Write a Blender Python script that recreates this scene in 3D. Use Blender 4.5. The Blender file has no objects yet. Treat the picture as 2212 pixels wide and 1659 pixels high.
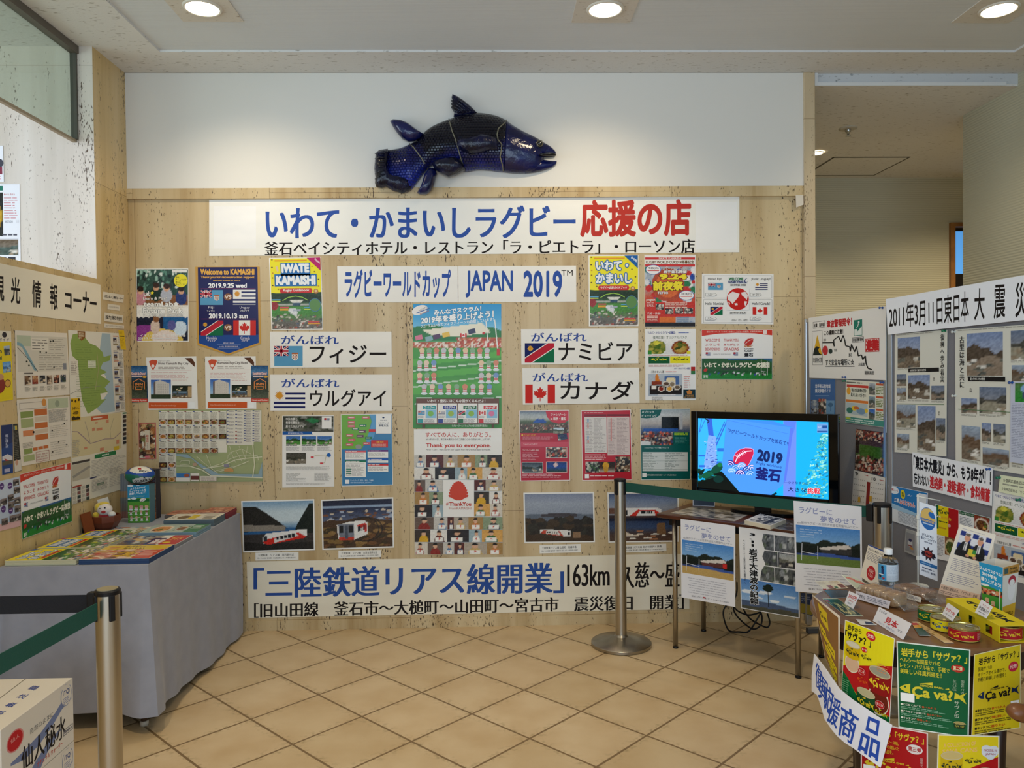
import bpy, bmesh, math, random
import numpy as np
from mathutils import Vector, Matrix
from mathutils.geometry import tessellate_polygon

SC = bpy.context.scene
COL = SC.collection

# ---------------------------------------------------------------- camera
FPX, YAW, PITCH, ROLL, EYE = 1676.04, 0.02707, 0.017715, -0.010546, 1.5
def _axes():
    cy, sy, cp, sp = math.cos(YAW), math.sin(YAW), math.cos(PITCH), math.sin(PITCH)
    f = np.array([sy * cp, cy * cp, -sp]); r = np.array([cy, -sy, 0.0]); u = np.cross(r, f)
    cr, sr = math.cos(ROLL), math.sin(ROLL)
    return cr * r + sr * u, -sr * r + cr * u, f
RX, UX, FX = _axes()
EYEP = np.array([0.0, 0.0, EYE])
cam = bpy.data.cameras.new('camera')
cam.sensor_fit = 'HORIZONTAL'; cam.sensor_width = 36.0; cam.lens = FPX / 2212 * 36.0
cam.clip_start = 0.05; cam.clip_end = 60
cam_o = bpy.data.objects.new('camera', cam); COL.objects.link(cam_o)
cam_o.matrix_world = Matrix(((RX[0], UX[0], -FX[0], 0), (RX[1], UX[1], -FX[1], 0), (RX[2], UX[2], -FX[2], EYE), (0, 0, 0, 1)))
SC.camera = cam_o

# ---------------------------------------------------------------- world, daylight, exposure
SC.view_settings.view_transform = 'Standard'
SC.view_settings.look = 'None'
SC.view_settings.gamma = 1.0
SC.view_settings.use_curve_mapping = False
SC.view_settings.exposure = 0.14
SC.cycles.use_denoising = True
SC.cycles.max_bounces = 8
world = bpy.data.worlds.new('daylight'); SC.world = world
world.use_nodes = True
wb = world.node_tree.nodes['Background']
wb.inputs[0].default_value = (0.58, 0.78, 1.0, 1); wb.inputs[1].default_value = 1.05

def lamp(name, kind, loc, energy, color, rot=(0, 0, 0), **kw):
    l = bpy.data.lights.new(name, kind); l.energy = energy; l.color = color
    for k, v in kw.items(): setattr(l, k, v)
    o = bpy.data.objects.new(name, l); o.location = loc; o.rotation_euler = rot; COL.objects.link(o)
    return o
WARM = (1.0, 0.82, 0.56)
for yy in (1.85, -0.1):                                  # the rows of downlights nearer the entrance
    for xx in (-1.34, 0.57):
        lamp('downlight_glow', 'SPOT', (xx, yy, 3.19), 72, WARM, spot_size=math.radians(100), spot_blend=0.8, shadow_soft_size=0.08)
lamp('entrance_daylight', 'AREA', (-1.2, -3.6, 1.6), 120, (0.68, 0.84, 1.0), (math.radians(90), 0, 0), shape='RECTANGLE', size=6.0, size_y=2.6)
lamp('lobby_daylight', 'AREA', (-5.6, 1.6, 1.9), 110, (0.84, 0.92, 1.0), (0, math.radians(-90), 0), shape='RECTANGLE', size=2.2, size_y=4.0)

# ---------------------------------------------------------------- pixels of the photograph to places in the room
def ray(x, y):
    x = np.asarray(x, float); y = np.asarray(y, float)
    return FX + np.multiply.outer((x - 1106) / FPX, RX) - np.multiply.outer((y - 829.5) / FPX, UX)
def on_y(x, y, Y):
    d = ray(x, y); return EYEP + d * (Y / d[..., 1])[..., None]
def on_x(x, y, X):
    d = ray(x, y); return EYEP + d * (X / d[..., 0])[..., None]
def on_z(x, y, Z):
    d = ray(x, y); return EYEP + d * ((Z - EYE) / d[..., 2])[..., None]
class Flat:
    """a plane through p with normal n (facing the room)"""
    def __init__(s, p, n):
        s.p = np.array(p, float); s.n = np.array(n, float); s.n /= np.linalg.norm(s.n)
    def at(s, px):
        d = ray(px[:, 0], px[:, 1]); t = ((s.p - EYEP) @ s.n) / (d @ s.n)
        return EYEP + d * t[:, None], np.repeat(s.n[None], len(px), 0)
class Round:
    """an upright drum of radius r about (cx, cy)"""
    def __init__(s, cx, cy, r): s.c = np.array([cx, cy]); s.r = r
    def at(s, px):
        d = ray(px[:, 0], px[:, 1]); a = (d[:, :2] ** 2).sum(1); b = -(d[:, :2] @ s.c); c = (s.c ** 2).sum() - s.r ** 2
        t = (-b - np.sqrt(np.maximum(b * b - a * c, 0))) / a
        P = EYEP + d * t[:, None]; n = np.zeros_like(P); n[:, :2] = (P[:, :2] - s.c); n /= np.linalg.norm(n, axis=1)[:, None]
        return P, n

# ---------------------------------------------------------------- colours and materials
def lin(c):
    c = np.asarray(c, float)
    return np.where(c <= 0.04045, c / 12.92, ((c + 0.055) / 1.055) ** 2.4)
def hx(h):
    if not isinstance(h, str): return tuple(h)
    return tuple(int(h[i:i + 2], 16) / 255 for i in (0, 2, 4))
def lc(h): return tuple(lin(hx(h))) + (1.0,)
MATS = {}
def N(nt, t, **kw):
    n = nt.nodes.new(t)
    for k, v in kw.items(): setattr(n, k, v)
    return n
def mat(name, color, rough=0.6, metal=0.0, bump=None, vary=None, coat=0.0, spec=0.5, alpha=None, trans=0.0, emit=None, sheen=0.0):
    """plain surface; bump=(scale, strength, (sx,sy,sz)); vary=(scale, other colour)"""
    if name in MATS: return MATS[name]
    m = bpy.data.materials.new(name); m.use_nodes = True; nt = m.node_tree
    b = nt.nodes['Principled BSDF']
    b.inputs['Base Color'].default_value = lc(color); b.inputs['Roughness'].default_value = rough
    b.inputs['Metallic'].default_value = metal; b.inputs['Coat Weight'].default_value = coat
    b.inputs['Specular IOR Level'].default_value = spec; b.inputs['Transmission Weight'].default_value = trans
    b.inputs['Sheen Weight'].default_value = sheen
    if emit:
        b.inputs['Emission Color'].default_value = lc(emit[0]); b.inputs['Emission Strength'].default_value = emit[1]
    if bump or vary:
        tc = N(nt, 'ShaderNodeTexCoord')
    if bump:
        mp = N(nt, 'ShaderNodeMapping'); mp.inputs['Scale'].default_value = bump[2] if len(bump) > 2 else (1, 1, 1)
        nz = N(nt, 'ShaderNodeTexNoise'); nz.inputs['Scale'].default_value = bump[0]; nz.inputs['Detail'].default_value = 4
        bp = N(nt, 'ShaderNodeBump'); bp.inputs['Strength'].default_value = bump[1]; bp.inputs['Distance'].default_value = 0.01
        nt.links.new(tc.outputs['Object'], mp.inputs['Vector']); nt.links.new(mp.outputs[0], nz.inputs['Vector'])
        nt.links.new(nz.outputs['Fac'], bp.inputs['Height']); nt.links.new(bp.outputs[0], b.inputs['Normal'])
    if vary:
        nz = N(nt, 'ShaderNodeTexNoise'); nz.inputs['Scale'].default_value = vary[0]; nz.inputs['Detail'].default_value = 5
        rp = N(nt, 'ShaderNodeValToRGB'); rp.color_ramp.elements[0].color = lc(color); rp.color_ramp.elements[1].color = lc(vary[1])
        rp.color_ramp.elements[0].position = 0.35; rp.color_ramp.elements[1].position = 0.7
        nt.links.new(tc.outputs['Object'], nz.inputs['Vector']); nt.links.new(nz.outputs['Fac'], rp.inputs[0])
        nt.links.new(rp.outputs[0], b.inputs['Base Color'])
    MATS[name] = m
    return m
def print_mat(name, rough=0.5, spec=0.2, wrinkle=0.0, emit=0.0):
    """paper or card carrying its printed colours (flat ink, stored per face)"""
    m = bpy.data.materials.new(name); m.use_nodes = True; nt = m.node_tree; b = nt.nodes['Principled BSDF']
    at = N(nt, 'ShaderNodeAttribute', attribute_name='ink')
    nt.links.new(at.outputs['Color'], b.inputs['Base Color'])
    b.inputs['Roughness'].default_value = rough; b.inputs['Specular IOR Level'].default_value = spec
    if emit:
        b.inputs['Base Color'].default_value = (0.01, 0.01, 0.01, 1); nt.links.remove(b.inputs['Base Color'].links[0])
        nt.links.new(at.outputs['Color'], b.inputs['Emission Color']); b.inputs['Emission Strength'].default_value = emit
    if wrinkle:
        tc = N(nt, 'ShaderNodeTexCoord'); nz = N(nt, 'ShaderNodeTexNoise'); nz.inputs['Scale'].default_value = 5; nz.inputs['Detail'].default_value = 1.5
        mp = N(nt, 'ShaderNodeMapping'); mp.inputs['Scale'].default_value = (1, 1, 1.8)
        bp = N(nt, 'ShaderNodeBump'); bp.inputs['Strength'].default_value = wrinkle; bp.inputs['Distance'].default_value = 0.03
        nt.links.new(tc.outputs['Object'], mp.inputs['Vector']); nt.links.new(mp.outputs[0], nz.inputs['Vector'])
        nt.links.new(nz.outputs['Fac'], bp.inputs['Height']); nt.links.new(bp.outputs[0], b.inputs['Normal'])
    MATS[name] = m
    return m
PAPER = print_mat('printed_paper', 0.6, 0.15)
BANNER = print_mat('banner_paper', 0.55, 0.15, 0.35)
GLOSSY = print_mat('laminated_print', 0.2, 0.25, 0.05)
SCREEN = print_mat('lit_screen', 0.2, 0.15, 0.0, 1.1)

def stone(name, base, dark, light, pit, joints=None, rough=0.35, axis='x'):
    """travertine: vertical veining, dark pits in streaks, thin joints; axis = horizontal direction along the wall"""
    m = bpy.data.materials.new(name); m.use_nodes = True; nt = m.node_tree; b = nt.nodes['Principled BSDF']; L = nt.links.new
    geo = N(nt, 'ShaderNodeNewGeometry'); sep = N(nt, 'ShaderNodeSeparateXYZ'); L(geo.outputs['Position'], sep.inputs[0])
    def scaled(v):
        mp = N(nt, 'ShaderNodeMapping'); mp.inputs['Scale'].default_value = v; L(geo.outputs['Position'], mp.inputs['Vector']); return mp.outputs[0]
    n1 = N(nt, 'ShaderNodeTexNoise'); n1.inputs['Scale'].default_value = 1; n1.inputs['Detail'].default_value = 6; n1.inputs['Roughness'].default_value = 0.6
    L(scaled((7, 7, 0.55)), n1.inputs['Vector'])
    r1 = N(nt, 'ShaderNodeValToRGB'); e = r1.color_ramp.elements
    e[0].position, e[0].color = 0.30, lc(dark); e[1].position, e[1].color = 0.72, lc(light)
    mid = e.new(0.5); mid.color = lc(base); L(n1.outputs['Fac'], r1.inputs[0])
    n2 = N(nt, 'ShaderNodeTexNoise'); n2.inputs['Scale'].default_value = 1; n2.inputs['Detail'].default_value = 3
    L(scaled((150, 150, 48)), n2.inputs['Vector'])
    n3 = N(nt, 'ShaderNodeTexNoise'); n3.inputs['Scale'].default_value = 1; n3.inputs['Detail'].default_value = 2
    L(scaled((11, 11, 1.3)), n3.inputs['Vector'])
    mm = N(nt, 'ShaderNodeMath', operation='MULTIPLY_ADD'); L(n3.outputs['Fac'], mm.inputs[0]); mm.inputs[1].default_value = 0.55; L(n2.outputs['Fac'], mm.inputs[2])
    r2 = N(nt, 'ShaderNodeMapRange'); r2.inputs[1].default_value = 0.93; r2.inputs[2].default_value = 1.0; L(mm.outputs[0], r2.inputs[0])
    mx = N(nt, 'ShaderNodeMix', data_type='RGBA'); L(r2.outputs[0], mx.inputs[0]); L(r1.outputs[0], mx.inputs[6]); mx.inputs[7].default_value = lc(pit)
    out = mx.outputs[2]
    if joints:
        x0, z0, w, h = joints
        cb = N(nt, 'ShaderNodeCombineXYZ')
        a1 = N(nt, 'ShaderNodeMath', operation='SUBTRACT'); L(sep.outputs[2], a1.inputs[0]); a1.inputs[1].default_value = z0
        a2 = N(nt, 'ShaderNodeMath', operation='SUBTRACT'); L(sep.outputs[0 if axis == 'x' else 1], a2.inputs[0]); a2.inputs[1].default_value = x0
        L(a1.outputs[0], cb.inputs[0]); L(a2.outputs[0], cb.inputs[1])
        br = N(nt, 'ShaderNodeTexBrick'); br.offset = 0.5; br.offset_frequency = 2; br.squash = 1
        br.inputs['Scale'].default_value = 1; br.inputs['Brick Width'].default_value = h; br.inputs['Row Height'].default_value = w
        br.inputs['Mortar Size'].default_value = 0.0014; br.inputs['Mortar Smooth'].default_value = 0.1
        br.inputs['Color1'].default_value = (0.92, 0.92, 0.92, 1); br.inputs['Color2'].default_value = (1, 1, 1, 1); br.inputs['Mortar'].default_value = (0.45, 0.4, 0.33, 1)
        L(cb.outputs[0], br.inputs['Vector'])
        m2 = N(nt, 'ShaderNodeMix', data_type='RGBA', blend_type='MULTIPLY'); m2.inputs[0].default_value = 1; L(out, m2.inputs[6]); L(br.outputs['Color'], m2.inputs[7]); out = m2.outputs[2]
    L(out, b.inputs['Base Color']); b.inputs['Roughness'].default_value = rough; b.inputs['Specular IOR Level'].default_value = 0.45
    bp = N(nt, 'ShaderNodeBump'); bp.inputs['Strength'].default_value = 0.35; bp.inputs['Distance'].default_value = 0.004; bp.invert = True
    L(r2.outputs[0], bp.inputs['Height']); L(bp.outputs[0], b.inputs['Normal'])
    MATS[name] = m
    return m
def ribbed(name, color, pitch, axis, strength=0.5, speck=None, rough=0.8):
    """wallpaper or acoustic board with fine parallel ribs"""
    m = bpy.data.materials.new(name); m.use_nodes = True; nt = m.node_tree; b = nt.nodes['Principled BSDF']; L = nt.links.new
    b.inputs['Roughness'].default_value = rough; b.inputs['Specular IOR Level'].default_value = 0.2
    geo = N(nt, 'ShaderNodeNewGeometry')
    nz = N(nt, 'ShaderNodeTexNoise'); nz.inputs['Scale'].default_value = 1.4; nz.inputs['Detail'].default_value = 4; L(geo.outputs['Position'], nz.inputs['Vector'])
    rp = N(nt, 'ShaderNodeValToRGB'); rp.color_ramp.elements[0].color = tuple(x * 0.88 for x in lc(color)[:3]) + (1,); rp.color_ramp.elements[1].color = lc(color)
    L(nz.outputs['Fac'], rp.inputs[0]); out = rp.outputs[0]
    if pitch:
        wv = N(nt, 'ShaderNodeTexWave', wave_type='BANDS', bands_direction=axis); wv.inputs['Scale'].default_value = 0.31416 / pitch
        L(geo.outputs['Position'], wv.inputs['Vector'])
        bp = N(nt, 'ShaderNodeBump'); bp.inputs['Strength'].default_value = strength; bp.inputs['Distance'].default_value = 0.003
        L(wv.outputs['Fac'], bp.inputs['Height']); L(bp.outputs[0], b.inputs['Normal'])
    if speck:
        mp = N(nt, 'ShaderNodeMapping'); mp.inputs['Scale'].default_value = (28, 70, 70); mp.inputs['Rotation'].default_value = (0, 0, 0.4); L(geo.outputs['Position'], mp.inputs['Vector'])
        n2 = N(nt, 'ShaderNodeTexNoise'); n2.inputs['Scale'].default_value = 1; n2.inputs['Detail'].default_value = 2; L(mp.outputs[0], n2.inputs['Vector'])
        r2 = N(nt, 'ShaderNodeMapRange'); r2.inputs[1].default_value = 0.62; r2.inputs[2].default_value = 0.74; L(n2.outputs['Fac'], r2.inputs[0])
        mx = N(nt, 'ShaderNodeMix', data_type='RGBA'); L(r2.outputs[0], mx.inputs[0]); L(out, mx.inputs[6]); mx.inputs[7].default_value = lc(speck); out = mx.outputs[2]
        n4 = N(nt, 'ShaderNodeTexNoise'); n4.inputs['Scale'].default_value = 60; L(geo.outputs['Position'], n4.inputs['Vector'])
        bp = N(nt, 'ShaderNodeBump'); bp.inputs['Strength'].default_value = 0.25; bp.inputs['Distance'].default_value = 0.004
        L(n4.outputs['Fac'], bp.inputs['Height']); L(bp.outputs[0], b.inputs['Normal'])
    L(out, b.inputs['Base Color'])
    MATS[name] = m
    return m
def tile_floor():
    m = bpy.data.materials.new('floor_tiles'); m.use_nodes = True; nt = m.node_tree; b = nt.nodes['Principled BSDF']; L = nt.links.new
    geo = N(nt, 'ShaderNodeNewGeometry')
    mp = N(nt, 'ShaderNodeMapping', vector_type='TEXTURE'); mp.inputs['Location'].default_value = (-1.0597, 4.3246, 0); mp.inputs['Rotation'].default_value = (0, 0, math.radians(45.17))
    L(geo.outputs['Position'], mp.inputs['Vector'])
    br = N(nt, 'ShaderNodeTexBrick'); br.offset = 0; br.squash = 1
    br.inputs['Scale'].default_value = 1; br.inputs['Brick Width'].default_value = 0.33868; br.inputs['Row Height'].default_value = 0.33868
    br.inputs['Mortar Size'].default_value = 0.0055; br.inputs['Mortar Smooth'].default_value = 0.3; br.inputs['Bias'].default_value = 0
    br.inputs['Color1'].default_value = lc('c9b28c'); br.inputs['Color2'].default_value = lc('d2bb97'); br.inputs['Mortar'].default_value = lc('7d6544')
    L(mp.outputs[0], br.inputs['Vector'])
    soft = N(nt, 'ShaderNodeTexBrick'); soft.offset = 0                                            # worn, darker rims of the tiles
    soft.inputs['Scale'].default_value = 1; soft.inputs['Brick Width'].default_value = 0.33868; soft.inputs['Row Height'].default_value = 0.33868
    soft.inputs['Mortar Size'].default_value = 0.05; soft.inputs['Mortar Smooth'].default_value = 1.0; L(mp.outputs[0], soft.inputs['Vector'])
    n1 = N(nt, 'ShaderNodeTexNoise'); n1.inputs['Scale'].default_value = 5; n1.inputs['Detail'].default_value = 6; L(geo.outputs['Position'], n1.inputs['Vector'])
    n2 = N(nt, 'ShaderNodeTexNoise'); n2.inputs['Scale'].default_value = 42; n2.inputs['Detail'].default_value = 5; L(geo.outputs['Position'], n2.inputs['Vector'])
    r1 = N(nt, 'ShaderNodeMapRange'); r1.inputs[1].default_value = 0.35; r1.inputs[2].default_value = 0.7; L(n1.outputs['Fac'], r1.inputs[0])
    mx = N(nt, 'ShaderNodeMix', data_type='RGBA', blend_type='MULTIPLY'); L(r1.outputs[0], mx.inputs[0]); L(br.outputs['Color'], mx.inputs[6]); mx.inputs[7].default_value = (0.86, 0.80, 0.72, 1)
    a = N(nt, 'ShaderNodeMath', operation='MULTIPLY'); L(soft.outputs['Fac'], a.inputs[0])
    r2 = N(nt, 'ShaderNodeMapRange'); r2.inputs[1].default_value = 0.5; r2.inputs[2].default_value = 0.72; L(n2.outputs['Fac'], r2.inputs[0]); L(r2.outputs[0], a.inputs[1])
    m2 = N(nt, 'ShaderNodeMix', data_type='RGBA'); L(a.outputs[0], m2.inputs[0]); L(mx.outputs[2], m2.inputs[6]); m2.inputs[7].default_value = lc('9a8561')
    m3 = N(nt, 'ShaderNodeMix', data_type='RGBA'); L(br.outputs['Fac'], m3.inputs[0]); L(m2.outputs[2], m3.inputs[6]); m3.inputs[7].default_value = lc('7d6544')
    L(m3.outputs[2], b.inputs['Base Color']); b.inputs['Roughness'].default_value = 0.42; b.inputs['Specular IOR Level'].default_value = 0.4
    h = N(nt, 'ShaderNodeMath', operation='MULTIPLY_ADD'); L(n2.outputs['Fac'], h.inputs[0]); h.inputs[1].default_value = -0.12; h.inputs[2].default_value = 0
    h2 = N(nt, 'ShaderNodeMath', operation='ADD'); L(h.outputs[0], h2.inputs[0]); L(br.outputs['Fac'], h2.inputs[1])
    bp = N(nt, 'ShaderNodeBump'); bp.invert = True; bp.inputs['Strength'].default_value = 0.5; bp.inputs['Distance'].default_value = 0.003; L(h2.outputs[0], bp.inputs['Height']); L(bp.outputs[0], b.inputs['Normal'])
    return m

# ---------------------------------------------------------------- shapes
def link(name, me, parent=None, loc=None):
    o = bpy.data.objects.new(name, me); COL.objects.link(o)
    if loc is not None: o.location = loc
    if parent: o.parent = parent
    return o
def tag(o, label, cat, group=None, kind=None):
    o['label'] = label; o['category'] = cat
    if group: o['group'] = group
    if kind: o['kind'] = kind
    return o
def empty(name, label, cat, loc, rz=0.0, group=None):
    o = bpy.data.objects.new(name, None); COL.objects.link(o); o.location = loc; o.rotation_euler = (0, 0, rz); o.empty_display_size = 0.05
    return tag(o, label, cat, group)
def bm_box(bm, a, b, M=None):
    (x0, y0, z0), (x1, y1, z1) = a, b
    v = [bm.verts.new(p) for p in ((x0, y0, z0), (x1, y0, z0), (x1, y1, z0), (x0, y1, z0), (x0, y0, z1), (x1, y0, z1), (x1, y1, z1), (x0, y1, z1))]
    if M is not None:
        for q in v: q.co = M @ q.co
    for f in ((0, 3, 2, 1), (4, 5, 6, 7), (0, 1, 5, 4), (1, 2, 6, 5), (2, 3, 7, 6), (3, 0, 4, 7)): bm.faces.new([v[i] for i in f])
    return v
def bm_lathe(bm, prof, n=32, M=None, cap=True):
    rings = []
    for r, z in prof:
        ring = [bm.verts.new((r * math.cos(2 * math.pi * i / n), r * math.sin(2 * math.pi * i / n), z)) for i in range(n)]
        rings.append(ring)
    if M is not None:
        for R_ in rings:
            for q in R_: q.co = M @ q.co
    for A, B in zip(rings, rings[1:]):
        for i in range(n): bm.faces.new((A[i], A[(i + 1) % n], B[(i + 1) % n], B[i]))
    if cap:
        bm.faces.new(rings[0][::-1]); bm.faces.new(rings[-1])
def bm_tube(bm, pts, r, n=8):
    pts = [Vector(p) for p in pts]; rings = []
    for i, p in enumerate(pts):
        t = (pts[min(i + 1, len(pts) - 1)] - pts[max(i - 1, 0)]).normalized()
        a = t.orthogonal().normalized() if i == 0 else (rings[-1][1] - t * rings[-1][1].dot(t)).normalized()
        b_ = t.cross(a); rr = r[i] if isinstance(r, (list, tuple)) else r
        rings.append(([bm.verts.new(p + a * rr * math.cos(2 * math.pi * k / n) + b_ * rr * math.sin(2 * math.pi * k / n)) for k in range(n)], a))
    for (A, _), (B, _) in zip(rings, rings[1:]):
        for i in range(n): bm.faces.new((A[i], A[(i + 1) % n], B[(i + 1) % n], B[i]))
    bm.faces.new(rings[0][0][::-1]); bm.faces.new(rings[-1][0])
def bm_prism(bm, pts, z0, z1, M=None):
    """upright prism over a plan outline"""
    A = [bm.verts.new((x, y, z0)) for x, y in pts]; B = [bm.verts.new((x, y, z1)) for x, y in pts]
    if M is not None:
        for q in A + B: q.co = M @ q.co
    n = len(pts); bm.faces.new(A[::-1]); bm.faces.new(B)
    for i in range(n): bm.faces.new((A[i], A[(i + 1) % n], B[(i + 1) % n], B[i]))
def bm_ball(bm, c, r, M=None, u=20, v=12):
    rx, ry, rz = (r, r, r) if not isinstance(r, (tuple, list)) else r
    X = Matrix.Translation(c) @ (M if M is not None else Matrix()) @ Matrix.Diagonal((rx, ry, rz, 1))
    bmesh.ops.create_uvsphere(bm, u_segments=u, v_segments=v, radius=1, matrix=X)
def done(name, bm, m, parent=None, smooth=False, bevel=0, loc=None, keep=False):
    """one mesh object out of a bmesh; its origin goes to the middle of its bounds unless it belongs to a parent"""
    bmesh.ops.recalc_face_normals(bm, faces=bm.faces)
    me = bpy.data.meshes.new(name)
    off = Vector((0, 0, 0))
    if parent is None and not keep and loc is None:
        lo = Vector([min(v.co[i] for v in bm.verts) for i in range(3)]); hi = Vector([max(v.co[i] for v in bm.verts) for i in range(3)])
        off = (lo + hi) / 2; off.z = lo.z
        bmesh.ops.translate(bm, verts=bm.verts, vec=-off)
    bm.to_mesh(me); bm.free()
    if smooth:
        me.polygons.foreach_set('use_smooth', [True] * len(me.polygons))
    me.materials.append(m)
    o = link(name, me, parent, off if loc is None else loc)
    if parent is not None and loc is None: o.location = (0, 0, 0)
    if bevel:
        md = o.modifiers.new('edge', 'BEVEL'); md.width = bevel; md.segments = 2; md.limit_method = 'ANGLE'
    elif smooth == 'auto':
        md = o.modifiers.new('split', 'EDGE_SPLIT'); md.split_angle = math.radians(35)
    return o
def boxes(name, lst, m, parent=None, bevel=0, kind=None):
    bm = bmesh.new()
    for a, b in lst: bm_box(bm, a, b)
    o = done(name, bm, m, parent, bevel=bevel)
    if kind: o['kind'] = kind
    return o


# ---------------------------------------------------------------- printing: flat inks laid on paper, letter outlines, small pictures
GLYPH = {}
def glyphs(s, res=3):
    k = (s, res)
    if k not in GLYPH:
        c = bpy.data.curves.new('letters', 'FONT'); c.body = s; c.resolution_u = res; c.space_line = 1.0
        o = bpy.data.objects.new('letters', c); COL.objects.link(o)
        me = bpy.data.meshes.new_from_object(o.evaluated_get(bpy.context.evaluated_depsgraph_get()))
        bpy.data.objects.remove(o); bpy.data.curves.remove(c)
        V = np.empty(len(me.vertices) * 3, np.float32); me.vertices.foreach_get('co', V); V = V.reshape(-1, 3)[:, :2].astype(float)
        F = [tuple(p.vertices) for p in me.polygons]; bpy.data.meshes.remove(me)
        V[:, 1] *= -1
        GLYPH[k] = (V, F, V.min(0), V.max(0))
    return GLYPH[k]
def homog(src, dst):
    A = []
    for (x, y), (X, Y) in zip(src, dst):
        A.append([x, y, 1, 0, 0, 0, -X * x, -X * y]); A.append([0, 0, 0, x, y, 1, -Y * x, -Y * y])
    h = np.linalg.solve(np.array(A, float), np.array(dst, float).ravel())
    return np.append(h, 1).reshape(3, 3)
class Sheet:
    """a free rectangle: o = top-left corner, u/v = vectors along one unit of design width/height"""
    def __init__(s, o, u, v, n=None):
        s.o, s.u, s.v = (np.array(a, float) for a in (o, u, v)); n = -np.cross(s.u, s.v) if n is None else np.array(n, float); s.n = n / np.linalg.norm(n)
    def at(s, q): return s.o + q[:, :1] * s.u + q[:, 1:2] * s.v, np.repeat(s.n[None], len(q), 0)
class Wrap:
    """design x runs round an upright can (metres along the arc), design y runs down from z0"""
    def __init__(s, c, r, z0, a0): s.c, s.r, s.z0, s.a0 = np.array(c, float), r, z0, a0
    def at(s, q):
        a = s.a0 + q[:, 0] / s.r; n = np.stack([np.cos(a), np.sin(a), 0 * a], 1)
        P = n * s.r; P[:, :2] += s.c; P[:, 2] = s.z0 - q[:, 1]; return P, n
class Print:
    dz = 0.00022
    def __init__(s, name, surf, quad=None, crop=None, size=None, bg='f4f1ea', gap=0.0012, thick=0.0006, cuts=None, base=True):
        s.name, s.surf, s.cuts, s.gap, s.thick = name, surf, cuts, gap, thick
        s.V, s.F, s.C, s.n, s.layer = [], [], [], 0, 0
        s.crop, s.H = crop, None
        if size:
            s.H = homog([(0, 0), (size[0], 0), size, (0, size[1])], quad); s.W, s.Hh = size
            s.q = [(0, 0), (size[0], 0), (size[0], size[1]), (0, size[1])]
        else: s.q = quad
        if base: s.poly(s.q, bg)
    def _add(s, P, F, cols, z=None):
        P = np.asarray(P, float); z = s.layer if z is None else z
        s.V.append(np.column_stack([P, np.full(len(P), float(z))]))
        for f in F: s.F.append(tuple(i + s.n for i in f))
        s.C.extend(cols); s.n += len(P)
    def up(s, k=1): s.layer += k; return s
    def poly(s, pts, c, z=None):
        c = lc(c); s._add(pts, [tuple(range(len(pts)))], [[c] * len(pts)], z); s.layer += 0.25; return s
    def rect(s, x0, y0, x1, y1, c): return s.poly([(x0, y0), (x1, y0), (x1, y1), (x0, y1)], c)
    def rects(s, lst, c):
        for r in lst: s.rect(*r, c); s.layer -= 0.25
        s.layer += 0.25; return s
    def ell(s, cx, cy, rx, ry, c, n=28, rot=0.0):
        t = np.linspace(0, 2 * np.pi, n, endpoint=False); x, y = rx * np.cos(t), ry * np.sin(t)
        return s.poly(np.column_stack([cx + x * math.cos(rot) - y * math.sin(rot), cy + x * math.sin(rot) + y * math.cos(rot)]).tolist(), c)
    def line(s, pts, w, c):
        for (x0, y0), (x1, y1) in zip(pts, pts[1:]):
            d = math.hypot(x1 - x0, y1 - y0) or 1; nx, ny = -(y1 - y0) / d * w / 2, (x1 - x0) / d * w / 2
            s.poly([(x0 + nx, y0 + ny), (x1 + nx, y1 + ny), (x1 - nx, y1 - ny), (x0 - nx, y0 - ny)], c); s.layer -= 0.2
        s.layer += 0.2; return s
    def frame(s, x0, y0, x1, y1, w, c):
        s.rects([(x0, y0, x1, y0 + w), (x0, y1 - w, x1, y1), (x0, y0, x0 + w, y1), (x1 - w, y0, x1, y1)], c); return s
    def text(s, t, box, c, bold=0.0, out=None, wide=None, res=3):
        """letters stretched to fill box=(x0,y0,x1,y1) or a quad of 4 corners; bold thickens every stroke, wide only the upright ones; out=(colour, width)"""
        V, F, lo, hi = glyphs(t, res)
        if len(box) == 4 and not isinstance(box[0], (tuple, list)):
            x0, y0, x1, y1 = box; box = [(x0, y0), (x1, y0), (x1, y1), (x0, y1)]
        Q = np.array(box, float); bx, by = bold + (wide or 0), bold
        uv = (V - lo + (bx, by)) / (hi - lo + (2 * bx, 2 * by))
        em = 1.0 / (hi - lo + (2 * bx, 2 * by))
        def put(d, col, z):
            w = uv + np.array(d) * em; u, v = w[:, :1], w[:, 1:]
            P = Q[0] * (1 - u) * (1 - v) + Q[1] * u * (1 - v) + Q[2] * u * v + Q[3] * (1 - u) * v
            s._add(P, F, [[col] * len(f) for f in F], z)
        if out:
            oc, ow = lc(out[0]), out[1]
            for k in range(12):
                a = k * math.pi / 6; put(((bx + ow) * math.cos(a), (by + ow) * math.sin(a)), oc, s.layer + 0.02 * k)
            s.layer += 0.5
        col = lc(c)
        if bold:
            n = 8 if bold > 0.025 else 4
            for k in range(n):
                a = (k + 0.5) * 2 * math.pi / n; put((bx * math.cos(a) * 1.05, by * math.sin(a) * 1.05), col, s.layer + 0.02 * k)
        elif wide:
            for k in (-1, 0, 1): put((wide * k, 0), col, s.layer + 0.04 * k + 0.05)
        if not wide or bold: put((0, 0), col, s.layer + 0.2)
        s.layer += 0.3; return s
    def vtext(s, t, box, c, bold=0, **k): return s.text('\n'.join(t), box, c, bold, **k)
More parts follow.
